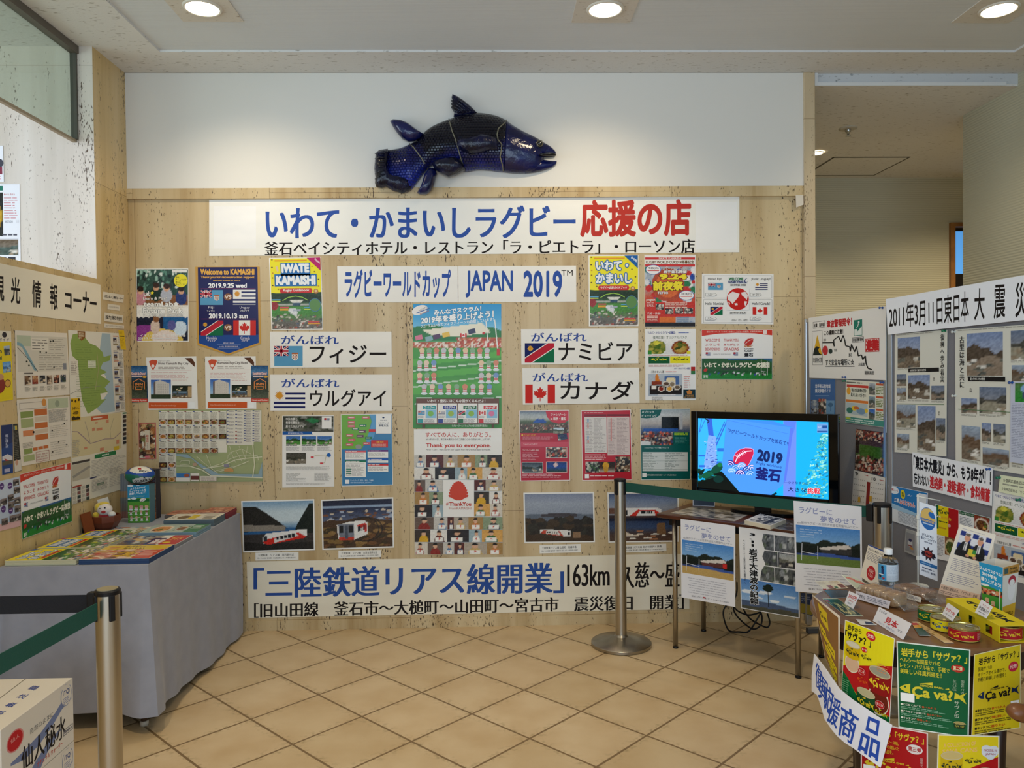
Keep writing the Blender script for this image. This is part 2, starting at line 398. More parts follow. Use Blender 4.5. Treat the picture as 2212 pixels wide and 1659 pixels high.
    def lines(s, x0, y0, x1, y1, rows, c, seed=1, fill=0.5, ragged=0.25):
        """illegibly small print: rows of short strokes"""
        r = random.Random(seed); h = (y1 - y0) / rows; L = []
        for i in range(rows):
            x = x0; end = x1 - (x1 - x0) * ragged * r.random()
            while x < end:
                w = h * r.uniform(1.2, 4.5); L.append((x, y0 + h * (i + 0.5 - fill / 2), min(x + w, end), y0 + h * (i + 0.5 + fill / 2))); x += w + h * r.uniform(0.25, 0.7)
        return s.rects(L, c)
    def img(s, box, a):
        """a small picture as a grid of coloured cells"""
        h, w = a.shape[:2]
        if len(box) == 4 and not isinstance(box[0], (tuple, list)):
            x0, y0, x1, y1 = box; box = [(x0, y0), (x1, y0), (x1, y1), (x0, y1)]
        Q = np.array(box, float); u, v = np.meshgrid(np.linspace(0, 1, w), np.linspace(0, 1, h)); u, v = u.reshape(-1, 1), v.reshape(-1, 1)
        P = Q[0] * (1 - u) * (1 - v) + Q[1] * u * (1 - v) + Q[2] * u * v + Q[3] * (1 - u) * v
        i = (np.arange(h - 1)[:, None] * w + np.arange(w - 1)).ravel(); F = np.stack([i, i + 1, i + w + 1, i + w], 1)
        c = np.concatenate([lin(np.clip(a, 0, 1)).reshape(-1, 3), np.ones((h * w, 1))], 1)
        s._add(P, [tuple(f) for f in F.tolist()], c[F].tolist()); s.layer += 0.5; return s
    def build(s, m=PAPER, parent=None, pm=None, origin=None, back='e8e4da'):
        V = np.concatenate(s.V); F = s.F; C = s.C
        if s.cuts:                                              # slice the inks so that they follow a bend
            bm = bmesh.new(); cl = bm.loops.layers.float_color.new('ink')
            vs = [bm.verts.new(v) for v in V]
            for f, c in zip(F, C):
                try: fc = bm.faces.new([vs[i] for i in f])
                except ValueError: continue
                for l, cc in zip(fc.loops, c): l[cl] = cc
            for axis, at in s.cuts:
                for k in at:
                    p = [0, 0, 0]; p[axis] = k; n = [0, 0, 0]; n[axis] = 1
                    bmesh.ops.bisect_plane(bm, geom=bm.verts[:] + bm.edges[:] + bm.faces[:], plane_co=p, plane_no=n)
            bm.verts.index_update(); V = np.array([v.co for v in bm.verts]); F, C = [], []
            for f in bm.faces: F.append(tuple(v.index for v in f.verts)); C.append([tuple(l[cl]) for l in f.loops])
            bm.free()
        q = V[:, :2]; z = V[:, 2]
        if s.H is not None:
            w = np.column_stack([q, np.ones(len(q))]) @ s.H.T; q = w[:, :2] / w[:, 2:]
        if s.crop is not None: q = np.array(s.crop[:2]) + q * s.crop[2]
        P, n = s.surf.at(q)
        F = list(F); C = list(C)
        front = P + n * (s.gap + s.thick + z * s.dz)[:, None]
        base = [i for i in range(len(z)) if z[i] == 0.0]                                # the sheet itself gets a thickness
        bk = {i: len(front) + k for k, i in enumerate(base)}; backs = P[base] + n[base] * s.gap
        edge = {}
        nb = len(F)
        for fi in range(nb):
            f = F[fi]
            if all(i in bk for i in f):
                F.append(tuple(bk[i] for i in f[::-1])); C.append([lc(back)] * len(f))
                for a, b in zip(f, f[1:] + f[:1]): edge[(a, b)] = edge.get((a, b), 0) + 1
        for (a, b) in list(edge):
            if (b, a) not in edge: F.append((b, a, bk[a], bk[b])); C.append([lc(back)] * 4)
        V3 = np.concatenate([front, backs]) if len(backs) else front
        # make the printed side face outwards
        f0 = F[0]; e = np.cross(V3[f0[1]] - V3[f0[0]], V3[f0[2]] - V3[f0[1]])
        if e @ n[f0[0]] < 0: F = [f[::-1] for f in F]; C = [c[::-1] for c in C]
        me = bpy.data.meshes.new(s.name)
        if parent is not None:
            inv = np.array(pm.inverted()); V3 = V3 @ inv[:3, :3].T + inv[:3, 3]; loc = (0, 0, 0)
        else:
            loc = (V3.min(0) + V3.max(0)) / 2 if origin is None else np.array(origin, float); V3 = V3 - loc
        me.from_pydata(V3.tolist(), [], F)
        at = me.color_attributes.new('ink', 'FLOAT_COLOR', 'CORNER')
        at.data.foreach_set('color', np.array([c for cs in C for c in cs], np.float32).ravel())
        me.materials.append(m)
        return link(s.name, me, parent, loc)

# ---- little pictures (arrays of colours) that go into the prints
def rng(seed): return np.random.RandomState(seed)
def grad(w, h, *cs):
    cs = np.array([hx(c) for c in cs]); t = np.linspace(0, len(cs) - 1, h); i = np.minimum(t.astype(int), len(cs) - 2); f = (t - i)[:, None]
    return np.repeat((cs[i] * (1 - f) + cs[i + 1] * f)[:, None, :], w, 1)
def grid(a):
    h, w = a.shape[:2]; x, y = np.meshgrid((np.arange(w) + .5) / w, (np.arange(h) + .5) / h); return x, y
def fill(a, mask, c): a[mask] = hx(c); return a
def bx(a, x0, y0, x1, y1, c):
    x, y = grid(a); return fill(a, (x >= x0) & (x < x1) & (y >= y0) & (y < y1), c)
def el(a, cx, cy, rx, ry, c):
    x, y = grid(a); return fill(a, ((x - cx) / rx) ** 2 + ((y - cy) / ry) ** 2 < 1, c)
def pg(a, pts, c):
    x, y = grid(a); m = np.zeros(x.shape, bool); n = len(pts)
    for i in range(n):
        (x0, y0), (x1, y1) = pts[i], pts[(i + 1) % n]
        if y0 == y1: continue
        m ^= ((y0 > y) != (y1 > y)) & (x < (x1 - x0) * (y - y0) / (y1 - y0) + x0)
    return fill(a, m, c)
def ridge(a, y0, amp, c, seed, k=4, to=1.0):
    """everything below a wavy crest"""
    x, y = grid(a); r = rng(seed); f = y0 + sum(amp / (j + 1) * np.sin(x * (j + 1) * k + r.uniform(0, 6)) for j in range(5)); return fill(a, (y > f) & (y < to), c)
def fuzz(a, amp, seed=0): a += (rng(seed).rand(*a.shape[:2], 1) - .5) * amp; return a
def spots(a, n, cs, rx, ry, x0=0, y0=0, x1=1, y1=1, seed=0):
    r = rng(seed)
    for i in range(n): el(a, r.uniform(x0, x1), r.uniform(y0, y1), rx * r.uniform(.5, 1.3), ry * r.uniform(.5, 1.3), cs[r.randint(len(cs))])
    return a
def crowd(w, h, seed=0, cs=('2b2b33', '7a3a30', 'c9b9a8', '4a5568', '8f7a66', 'b54a3c', 'd8d0c4')): return fuzz(spots(grad(w, h, '3a3838', '2a2a2c'), w * h // 6, cs, 1.6 / w, 1.8 / h, seed=seed), .12, seed)
def land(w, h, seed=0, sky=('b9cfe0', 'dfe6e8'), hill='44523f', low='8a8a78'):
    a = grad(w, h, *sky); ridge(a, .38, .07, hill, seed); ridge(a, .6, .05, low, seed + 1)
    spots(a, w * h // 40, ('c9c4b8', '6a6a60', '9a8a74', '585a54', 'e0dcd4'), 2. / w, 1.2 / h, 0, .62, 1, 1, seed); return fuzz(a, .12, seed)
def dish(w, h, food='c4772c', plate='f0ece4', bg='6b4630', seed=0):
    a = grad(w, h, bg, bg); el(a, .5, .55, .46, .44, plate); el(a, .5, .56, .36, .33, food)
    spots(a, 14, (food, 'e0a85a', '7a4a20', '5c7a2c'), .09, .08, .25, .35, .75, .75, seed); return fuzz(a, .1, seed)
def person_pic(w, h, bg, top, hair='231c1a', seed=0, card=True):
    a = grad(w, h, bg, bg); r = rng(seed); cx = r.uniform(.4, .6)
    el(a, cx, .95, .3, .52, top); el(a, cx, .3, .125, .2, 'd9ab8c'); x, y = grid(a); fill(a, (((x - cx) / .14) ** 2 + ((y - .26) / .22) ** 2 < 1) & (y < .22), hair)
    if card: bx(a, cx - .24, .6, cx + .24, .95, 'f2efe8'); el(a, cx, .72, .05, .07, 'c83a2a')
    return fuzz(a, .07, seed)
def train_pic(kind):
    w, h = 92, 66
    if kind == 0:                                               # cove by the sea
        a = grad(w, h, '7ea0bd', 'c3d2d8', 'c9d6da', '3f6f9c', '2f5c86', '3f6b8c'); x, y = grid(a)
        ridge(a, .55, .01, '2f5d8c', 3); fill(a, (x < .62) & (y > .1 + 1.1 * np.maximum(x - .18, 0) ** 1.1) & (y < .62 - .1 * x), '2c2a26'); fill(a, (x < .6) & (y > .47 + .05 * x) & (y < .6), '8a8276')
        fill(a, (x > .74) & (y > .55 - 1.1 * np.minimum(x - .74, .2) * 2.2) & (y < .75), '1c2420'); fill(a, y > .66, '3a3634'); ridge(a, .84, .02, '2a2826', 8)
        t = [(.27, .73), (.33, .655), (.87, .585), (.9, .6), (.9, .72), (.36, .88), (.28, .86)]; pg(a, t, 'e9e7e2'); pg(a, [(.28, .8), (.36, .76), (.78, .65), (.88, .73), (.88, .76), (.36, .88), (.29, .86)], 'cc2f25'); pg(a, [(.44, .76), (.74, .66), (.78, .72), (.44, .85)], 'd9d7d2')
        for k in range(5): bx(a, .47 + .055 * k, .72 - .013 * k, .505 + .055 * k, .79 - .013 * k, '20242a')
        pg(a, [(.28, .72), (.33, .7), (.34, .8), (.29, .82)], '30343a')
    elif kind == 1:                                             # curve in the village
        a = grad(w, h, '1e2438', '2c3550', '56607a', '5d5348', '6b4c34', '54442c'); x, y = grid(a); fill(a, (y > .12) & (y < .17), '8fa4bd'); spots(a, 40, ('c8b9a4', '9aa6ba', '7a5038', '3a3a44'), .04, .02, .05, .2, 1, .42, 5)
        ridge(a, .42, .03, '4a3626', 2); spots(a, 50, ('6b4a2e', '7d6238', '3d3322', '8a6c42'), .08, .04, 0, .5, 1, 1, 6)
        for k in (0, .05): fill(a, np.abs(np.hypot((x - .58 - k), (y - .62) * .9) - .22) < .008, '2a2624')
        pg(a, [(.2, .52), (.4, .45), (.6, .44), (.64, .48), (.64, .72), (.45, .83), (.24, .83), (.22, .8)], 'e6e4e0'); pg(a, [(.22, .5), (.44, .5), (.45, .83), (.24, .83)], '767c88'); pg(a, [(.22, .77), (.45, .78), (.45, .83), (.24, .83)], 'c0392b')
        bx(a, .235, .53, .295, .68, '15181e'); bx(a, .31, .53, .355, .8, '4a5260'); bx(a, .375, .53, .435, .68, '15181e'); pg(a, [(.49, .53), (.61, .49), (.63, .52), (.63, .66), (.6, .68), (.58, .58), (.5, .6)], 'c8342a')
        for k in range(5): bx(a, .505 + .022 * k, .56 - .008 * k, .52 + .022 * k, .66 - .008 * k, '23262c')
    elif kind == 2:                                             # island view
        a = grad(w, h, '8089a0', '9aa2b0', '8d96a4', '545c68', '40424a', '3a2a1e'); ridge(a, .43, .015, '5c6674', 2); x, y = grid(a); fill(a, (y > .41 + .25 * (x - .5) ** 2) & (y < .48) & (x > .24) & (x < .76), '3e3a40')
        ridge(a, .62, .06, '2c261e', 3); ridge(a, .8, .03, '3d2c1c', 5); spots(a, 60, ('241f1a', '3e3020', '2c2a22'), .07, .06, 0, .5, 1, .85, 4)
        pg(a, [(.22, .74), (.6, .76), (.66, .78), (.66, .9), (.5, .88), (.22, .82)], 'e0dcd6'); pg(a, [(.26, .76), (.5, .78), (.56, .89), (.22, .82), (.24, .8)], 'b8402c'); pg(a, [(.3, .765), (.48, .78), (.51, .86), (.3, .83)], 'dcd8d0')
        for k in range(5): bx(a, .32 + .033 * k, .785 + .003 * k, .34 + .033 * k, .82 + .003 * k, '2a2624')
        bx(a, .62, .8, .65, .86, '20242a'); bx(a, .7, .8, .8, .93, '8a6c50')
    else:                                                       # river bridge
        a = grad(w, h, '4c5c80', '7686a2', '9098a8', '8a8c94', '2c3a58', '384a6c', '4c3a34', '5a4438'); x, y = grid(a); fill(a, (y > .3) & (y < .43) & (x < .2), '6a4a3c')
        fill(a, (y > .46) & (y < .52), '3a2c2e'); fill(a, (y > .52) & (y < .57), '141a30'); pg(a, [(.16, .47), (.22, .3), (.72, .31), (.76, .34), (.76, .47)], 'e6e4e2'); pg(a, [(.3, .47), (.42, .34), (.68, .35), (.76, .44), (.76, .47), (.68, .47), (.66, .38), (.44, .38), (.4, .47)], 'cc2f25')
        for k in range(5): bx(a, .47 + .035 * k, .365, .495 + .035 * k, .42, '20242a')
        bx(a, .24, .35, .27, .45, '20242a'); pg(a, [(.7, .63), (.81, .62), (.83, .87), (.69, .87)], '7a5c40'); spots(a, 16, ('e2dcd0', 'a8704c', 'd8c8b4'), .06, .02, .05, .78, .95, .98, 3)
    return fuzz(a, .07, kind)

def leaf_pts(cx, cy, s):
    h = [(0, -1), (.17, -.66), (.36, -.76), (.28, -.25), (.5, -.5), (.57, -.36), (.86, -.42), (.77, -.12), (.92, -.02), (.44, .36), (.48, .52), (.05, .45), (.05, .95)]
    return [(cx + s * x, cy + s * y) for x, y in h] + [(cx - s * x, cy + s * y) for x, y in h[::-1]]
def sun(p, cx, cy, r, c, n=16):
    pts = []
    for k in range(2 * n): q = r if k % 2 == 0 else r * .58; a = math.pi * k / n; pts.append((cx + q * math.sin(a), cy - q * math.cos(a)))
    p.poly(pts, c); p.ell(cx, cy, r * .5, r * .5, c)
def flag(p, which, x0, y0, x1, y1):
    w, h = x1 - x0, y1 - y0; X = lambda u: x0 + w * u; Y = lambda v: y0 + h * v
    P = lambda *q: [(X(u), Y(v)) for u, v in q]
    if which == 'fiji':
        p.rect(x0, y0, x1, y1, '5b9cc4'); p.rect(x0, y0, X(.5), Y(.5), '1c1f58')
        p.poly(P((0, 0), (.06, 0), (.5, .44), (.5, .5), (.44, .5), (0, .06)), 'eeeae6'); p.poly(P((.5, 0), (.44, 0), (0, .44), (0, .5), (.06, .5), (.5, .06)), 'eeeae6')
        p.poly(P((0, 0), (.03, 0), (.5, .47), (.5, .5), (.47, .5), (0, .03)), 'b8213a'); p.poly(P((.5, 0), (.47, 0), (0, .47), (0, .5), (.03, .5), (.5, .03)), 'b8213a')
        p.rects([(X(.19), y0, X(.31), Y(.5)), (x0, Y(.17), X(.5), Y(.33))], 'eeeae6'); p.rects([(X(.22), y0, X(.28), Y(.5)), (x0, Y(.2), X(.5), Y(.3))], 'b8213a')
        p.poly(P((.62, .33), (.84, .33), (.84, .6), (.8, .68), (.73, .73), (.66, .68), (.62, .6)), 'efe9df'); p.rect(X(.62), Y(.33), X(.84), Y(.41), 'b5653c')
        p.rects([(X(.72), Y(.41), X(.745), Y(.72)), (X(.62), Y(.52), X(.84), Y(.56))], 'c23434'); p.rects([(X(.65), Y(.44), X(.69), Y(.5)), (X(.77), Y(.44), X(.81), Y(.5)), (X(.66), Y(.58), X(.7), Y(.65)), (X(.76), Y(.58), X(.8), Y(.65))], '8a7a5c')
    elif which == 'uruguay':
        p.rect(x0, y0, x1, y1, 'efece8'); p.rects([(X(.37), Y(.11), x1, Y(.22)), (X(.37), Y(.37), x1, Y(.48)), (x0, Y(.62), x1, Y(.74)), (x0, Y(.87), x1, Y(.98))], '1f2560')
        sun(p, X(.18), Y(.27), w * .155, 'd8962e')
    elif which == 'namibia':
        p.poly(P((0, 0), (.78, 0), (0, .78)), '14205e'); p.poly(P((1, 1), (.22, 1), (1, .22)), '0c6b45'); p.poly(P((.74, 0), (1, 0), (1, .26), (.26, 1), (0, 1), (0, .74)), 'efeae4')
        p.poly(P((.79, 0), (1, 0), (1, .21), (.21, 1), (0, 1), (0, .79)), 'bf2437'); sun(p, X(.19), Y(.27), w * .11, 'e8b23a', 12); p.ell(X(.19), Y(.27), w * .05, w * .05, 'd8962e')
    else:
        p.rect(x0, y0, x1, y1, 'f1eeea'); p.rects([(x0, y0, X(.25), y1), (X(.75), y0, x1, y1)], 'cf2b24'); p.poly(leaf_pts(X(.5), Y(.52), h * .4), 'cf2b24')
def fishlogo(p, x0, y0, x1, y1, c, hole, dark=None, sub=None, skew=0.0):
    """word mark shaped like a fish: head, letters, tail; skew = rise (+down) across its width"""
    w, h = x1 - x0, y1 - y0; K = dark or c
    def P(u, v): return (x0 + w * u, y0 + h * v + skew * u)
    p.poly([P(*q) for q in ((0, .5), (.03, .4), (.08, .3), (.165, .2), (.16, .5), (.165, .78), (.09, .72), (.03, .62))], c if not dark else '13284e')
    p.ell(*P(.085, .42), w * .018, h * .06, hole)
    p.text('Ça va?', [P(.19, .3), P(.8, .3), P(.8, 1.06), P(.19, 1.06)], K, bold=.035)
    p.poly([P(*q) for q in ((.83, .36), (.9, .5), (1, .3), (.95, .56), (1, .96), (.89, .7), (.82, .78))], c if not dark else '13284e')
    p.poly([P(*q) for q in ((.3, .12), (.5, -.04), (.5, .13))], K); p.poly([P(*q) for q in ((.68, .25), (.74, .17), (.75, .26))], K)
    if sub: p.text(sub, [P(.31, .16), P(.66, .16), P(.66, .27), P(.31, .27)], K, bold=.03)
def code(p, x0, y0, x1, y1): p.rect(x0, y0, x1, y1, 'f4f4f2')      # blank patch where the square code would be


# ---------------------------------------------------------------- the room
D, CZ, LX = 4.53, 3.22, -2.07                 # back wall, ceiling, wall beside the leaflet table
PX0, PX1 = 1.844, 1.91                        # stone pilaster at the end of the back wall
HZ = float(on_y(1900., 186., D)[2])           # ceiling of the passage
RWX = 3.055
YB, XB = -4.2, -6.0
M_STONE = stone('travertine_back', 'cdb488', 'b29463', 'dac59b', '4a3520', (-2.035, 0.0 + 0.06, 0.775, 1.237))
M_STONE_SIDE = stone('travertine_side', 'd2b680', 'bb9c66', 'dec598', '4a3520', (4.53, 0.06 - 0.02, 0.775, 1.237), axis='y')
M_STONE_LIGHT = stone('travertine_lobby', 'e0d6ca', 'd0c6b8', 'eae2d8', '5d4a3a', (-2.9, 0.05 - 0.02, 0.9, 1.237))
M_WHITE = mat('painted_board', 'e0ddd6', 0.75)
M_CEIL = ribbed('ceiling_plaster', 'e0dfdd', 0, 'X', speck='a8a49c')
M_CEILP = ribbed('ceiling_ribbed_board', 'dadee2', 0.011, 'Y', 0.35)
M_PAPERW = ribbed('ribbed_wallpaper', 'c4c1aa', 0.0165, 'Z', 0.7)
M_HEAD = ribbed('header_plaster', 'ccd0d4', 0, 'X', speck='8f9498')

def S(o, kind='structure'): o['kind'] = kind; return o
b = bmesh.new(); bm_box(b, (XB, YB, -0.1), (6.0, 8.0, 0.0)); S(done('floor', b, tile_floor(), keep=True))
# main ceiling: plaster border, a ribbed field set 12 mm higher, square plates for the lamps
PXa, PXb, PYb = -1.75, 2.9, 4.225
b = bmesh.new()
bm_box(b, (XB, YB, CZ), (PXa, D, CZ + 0.1)); bm_box(b, (PXb, YB, CZ), (RWX + 0.6, D, CZ + 0.1)); bm_box(b, (PXa, PYb, CZ), (PXb, D, CZ + 0.1))
S(done('ceiling', b, M_CEIL, keep=True))
b = bmesh.new(); bm_box(b, (PXa - 0.01, YB, CZ + 0.012), (PXb + 0.01, PYb + 0.01, CZ + 0.1)); S(done('ceiling_field', b, M_CEILP, keep=True))['kind'] = 'structure'
b = bmesh.new(); bm_box(b, (PX1 - 0.001, D + 0.002, HZ), (RWX + 0.4, D + 0.14, HZ + 0.012)); bm_box(b, (PX0 - 0.02, D + 0.14, HZ), (6, 8, HZ + 0.1)); S(done('ceiling_passage', b, M_CEIL, keep=True))
b = bmesh.new(); bm_box(b, (PX1, D, HZ + 0.012), (RWX + 0.4, D + 0.14, CZ + 0.05)); S(done('wall_header', b, M_HEAD, keep=True))
b = bmesh.new(); bm_box(b, (PX1, D - 0.01, HZ), (RWX, D + 0.001, HZ + 0.02)); bm_box(b, (PX1, D - 0.01, HZ + 0.02), (PX1 + 0.022, D, CZ)); S(done('trim_header', b, mat('white_trim', 'd8dadb', 0.5), keep=True))
# back wall: stone below, a band of stone, white board above
b = bmesh.new(); bm_box(b, (LX - 0.05, D, 0), (PX0, D + 0.14, CZ)); S(done('wall_back', b, M_STONE, keep=True))
zb0, zb1 = float(on_y(1000., 428., D)[2]), float(on_y(1000., 406., D)[2])
b = bmesh.new(); bm_box(b, (LX, D - 0.012, zb1), (PX0, D + 0.01, CZ - 0.001)); S(done('wall_back_board', b, M_WHITE, keep=True))
b = bmesh.new(); bm_box(b, (LX, D - 0.02, zb0), (PX0, D + 0.01, zb1)); S(done('trim_band', b, M_STONE, keep=True))
b = bmesh.new(); bm_box(b, (PX0, D - 0.022, 0), (PX1, D + 0.16, CZ)); S(done('trim_pilaster', b, stone('travertine_trim', 'cdb896', 'bda67f', 'd8c6a4', '5a4026', (1.0, 2.49, 2, 0.92)), keep=True, bevel=0.004))
b = bmesh.new(); bm_box(b, (LX - 0.05, D - 0.006, 0), (PX0, D + 0.01, 0.058)); S(done('baseboard_back', b, M_STONE, keep=True))
# wall by the leaflet table: full height at the corner, then a low wall; the lit lobby wall turns away from it
YE, LZ = 4.155, 2.005
b = bmesh.new(); bm_box(b, (LX - 0.24, YE + 0.002, 0), (LX, D + 0.1, CZ)); S(done('wall_left', b, M_STONE_SIDE, keep=True))
b = bmesh.new(); bm_box(b, (LX - 0.24, YB + 2.6, 0), (LX, YE, LZ)); S(done('wall_left_low', b, M_STONE_SIDE, keep=True))
b = bmesh.new(); bm_box(b, (XB, YE, 0), (LX - 0.001, YE + 0.2, CZ)); S(done('wall_lobby', b, M_STONE_LIGHT, keep=True))
# passage
re = on_z(2080., 250., HZ); RY = float(re[1]); RXc = float(re[0])
EY = float(on_z(1900., 384., HZ)[1])
b = bmesh.new(); bm_box(b, (RXc, 0.2, 0), (RXc + 0.25, RY, CZ)); S(done('wall_right', b, M_PAPERW, keep=True))
b = bmesh.new()
dx0, dx1 = float(on_y(2050., 500., EY)[0]), float(on_y(2050., 500., EY)[0]) + 0.95; dz = float(on_y(2060., 482., EY)[2])
bm_box(b, (1.6, EY, 0), (dx0, EY + 0.15, HZ)); bm_box(b, (dx1, EY, 0), (6.0, EY + 0.15, HZ)); bm_box(b, (dx0, EY, dz), (dx1, EY + 0.15, HZ))
S(done('wall_passage_end', b, M_PAPERW, keep=True))
b = bmesh.new(); bm_box(b, (1.6, D + 0.14, 0), (PX0 + 0.02, EY, HZ)); S(done('wall_passage_side', b, M_PAPERW, keep=True))
b = bmesh.new(); bm_box(b, (5.9, RY - 0.2, 0), (6.0, EY, HZ)); bm_box(b, (RXc + .25, RY - 0.2, 0), (6.0, RY - 0.05, HZ)); S(done('wall_passage_far', b, M_PAPERW, keep=True))
wood = mat('door_wood', '9a6a34', 0.45, vary=(9, '7d5226'))
b = bmesh.new(); bm_box(b, (dx0, EY - 0.03, 0), (dx0 + 0.04, EY + 0.15, dz)); bm_box(b, (dx1 - 0.04, EY - 0.03, 0), (dx1, EY + 0.15, dz)); bm_box(b, (dx0 + 0.04, EY - 0.03, dz - 0.035), (dx1 - 0.04, EY + 0.15, dz))
dr = S(done('door_1', b, wood, keep=True))
b = bmesh.new(); z0, z1 = float(on_y(2065., 590., EY)[2]), float(on_y(2065., 497., EY)[2])
bm_box(b, (dx0 + 0.04, EY + 0.05, 0), (dx1 - 0.04, EY + 0.09, z0)); bm_box(b, (dx0 + 0.04, EY + 0.05, z1), (dx1 - 0.04, EY + 0.09, dz - 0.035)); bm_box(b, (dx0 + 0.04, EY + 0.05, z0), (dx0 + 0.065, EY + 0.09, z1))
done('door_leaf', b, mat('dark_door', '1c1714', 0.4), dr)
b = bmesh.new(); bm_box(b, (dx0 + 0.065, EY + 0.06, z0), (dx1 - 0.04, EY + 0.08, z1)); done('door_glass', b, mat('lit_door_pane', '4f8fd0', 0.3, emit=('5aa0e6', 0.75)), dr)
# smoke barrier of glass over the low wall
gx = float(on_y(160., 200., YE)[0]); gz = float(on_y(161., 308., YE)[2])
gl = empty('glass_smoke_barrier', 'greenish glass smoke barrier hanging from the ceiling above the low stone wall', 'glass panel', (gx, 1.6, gz))
gm = bpy.data.materials.new('barrier_glass'); gm.use_nodes = True; nt = gm.node_tree
mixs = N(nt, 'ShaderNodeMixShader'); tr = N(nt, 'ShaderNodeBsdfTransparent'); tr.inputs[0].default_value = lc('e4ebe4'); gg = N(nt, 'ShaderNodeBsdfGlossy'); gg.inputs['Roughness'].default_value = 0.02
mixs.inputs[0].default_value = 0.07; nt.links.new(tr.outputs[0], mixs.inputs[1]); nt.links.new(gg.outputs[0], mixs.inputs[2]); nt.links.new(mixs.outputs[0], nt.nodes['Material Output'].inputs[0])
b = bmesh.new(); bm_box(b, (-0.004, -2.5, 0.012), (0.004, YE - 1.6 - 0.012, CZ - gz - 0.03)); done('glass_pane', b, gm, gl)
b = bmesh.new(); bm_box(b, (-0.012, -2.5, CZ - gz - 0.04), (0.03, YE - 1.6 - 0.002, CZ - gz - 0.001)); done('ceiling_rail', b, mat('dark_rail', '5d564c', 0.5), gl)
b = bmesh.new(); bm_box(b, (-0.01, -2.5, 0), (0.01, YE - 1.6 - 0.002, 0.014)); done('bottom_edge', b, mat('beige_edge', '9c8d74', 0.5), gl)
b = bmesh.new(); bm_box(b, (-0.012, YE - 1.6 - 0.014, 0.014), (0.02, YE - 1.6 - 0.002, CZ - gz - 0.04)); done('side_edge', b, mat('dark_edge', '4c4a40', 0.5), gl)

# downlights in square plates of the ceiling
M_PLATE = ribbed('plate_plaster', 'd9d3c9', 0, 'X', speck='9a8d7c')
M_TRIMR = mat('lamp_trim', 'd9d4c8', 0.4)
M_GLOW = mat('lamp_diffuser', 'fff4dc', 0.4, emit=('ffe9c0', 14.0))
def downlight(x, y, z, label, r=0.082, plate=0.147, power=50, tilt=math.radians(20), grp='round downlights in the ceiling field'):
    t = empty('ceiling_downlight', label, 'ceiling light', (x, y, z), 0, grp)
    if plate:
        b = bmesh.new(); bm_box(b, (-plate, -plate, -0.004), (plate, plate, 0.008)); done('mounting_plate', b, M_PLATE, t)
    b = bmesh.new(); bm_lathe(b, [(r * 0.93, -0.004), (r * 0.93, -0.011), (r * 1.06, -0.011), (r * 1.1, -0.004)], 40, cap=False); done('trim_ring', b, M_TRIMR, t, True)
    b = bmesh.new(); bm_lathe(b, [(r * 0.93, -0.0085), (r * 0.93, -0.005)], 40); done('diffuser', b, M_GLOW, t)
    lamp('downlight_glow', 'SPOT', (x, y, z - 0.02), power, WARM, (tilt, 0, 0), spot_size=math.radians(115), spot_blend=1.0, shadow_soft_size=r * 0.9)
    return t
downlight(-1.344, 3.735, CZ + 0.012, 'round lit downlight in the ceiling nearest the glass smoke barrier')
downlight(0.567, 3.74, CZ + 0.012, 'round lit downlight in the ceiling straight above the fish head and lettered banner')
downlight(2.487, 3.735, CZ + 0.012, 'round lit downlight in the ceiling in front of the passage opening')
p = on_z(1764., 329., HZ); downlight(float(p[0]), float(p[1]), HZ, 'small lit downlight in the passage ceiling beside the access hatch', 0.05, 0, 70, 0.0, None)
lamp('passage_fill', 'SPOT', (3.9, 5.7, HZ - 0.03), 90, WARM, spot_size=math.radians(140), spot_blend=0.8, shadow_soft_size=0.08)  # unseen fill spot, added to brighten the passage; no fitting is built for it
p = on_z(1832., 277., HZ); t = empty('ceiling_sprinkler', 'small metal fire sprinkler in the passage ceiling', 'sprinkler', (float(p[0]), float(p[1]), HZ))
b = bmesh.new(); bm_lathe(b, [(0.06, 0), (0.06, -0.004), (0.045, -0.008), (0.02, -0.008)], 28, cap=False); done('escutcheon', b, mat('sprinkler_plate', 'b7b0a0', 0.4), t, True)
b = bmesh.new(); bm_lathe(b, [(0.02, 0.0), (0.02, -0.022), (0.012, -0.03), (0.006, -0.05)], 16); done('nozzle', b, mat('sprinkler_metal', 'c8c8c4', 0.25, 0.9), t, True)
b = bmesh.new(); bm_lathe(b, [(0.018, -0.052), (0.018, -0.055), (0.002, -0.056)], 16); done('deflector', b, MATS['sprinkler_metal'], t)
h = [on_z(x, y, HZ) for x, y in ((1800., 339.), (1966., 339.), (1886., 378.), (1700., 378.))]
hx0, hx1 = float(h[0][0]), float(h[1][0]); hy0, hy1 = float(h[0][1]), float(h[2][1])
t = empty('ceiling_access_hatch', 'square access hatch with dark edges in the passage ceiling', 'hatch', ((hx0 + hx1) / 2, (hy0 + hy1) / 2, HZ))
a_, c_ = (hx1 - hx0) / 2, (hy1 - hy0) / 2
b = bmesh.new()
for q in (((-a_, -c_, -0.004), (a_, -c_ + 0.014, 0.002)), ((-a_, c_ - 0.014, -0.004), (a_, c_, 0.002)), ((-a_, -c_, -0.004), (-a_ + 0.014, c_, 0.002)), ((a_ - 0.014, -c_, -0.004), (a_, c_, 0.002))): bm_box(b, *q)
done('hatch_frame', b, mat('hatch_frame', '5c564a', 0.5), t)
b = bmesh.new(); bm_box(b, (-a_ + 0.014, -c_ + 0.014, -0.003), (a_ - 0.014, c_ - 0.014, 0.002)); done('hatch_panel', b, M_CEIL, t)

WALLB = Flat((0, D, 0), (0, -1, 0))
WALLL = Flat((LX, 0, 0), (1, 0, 0))
WALLO = Flat((0, YE, 0), (0, -1, 0))


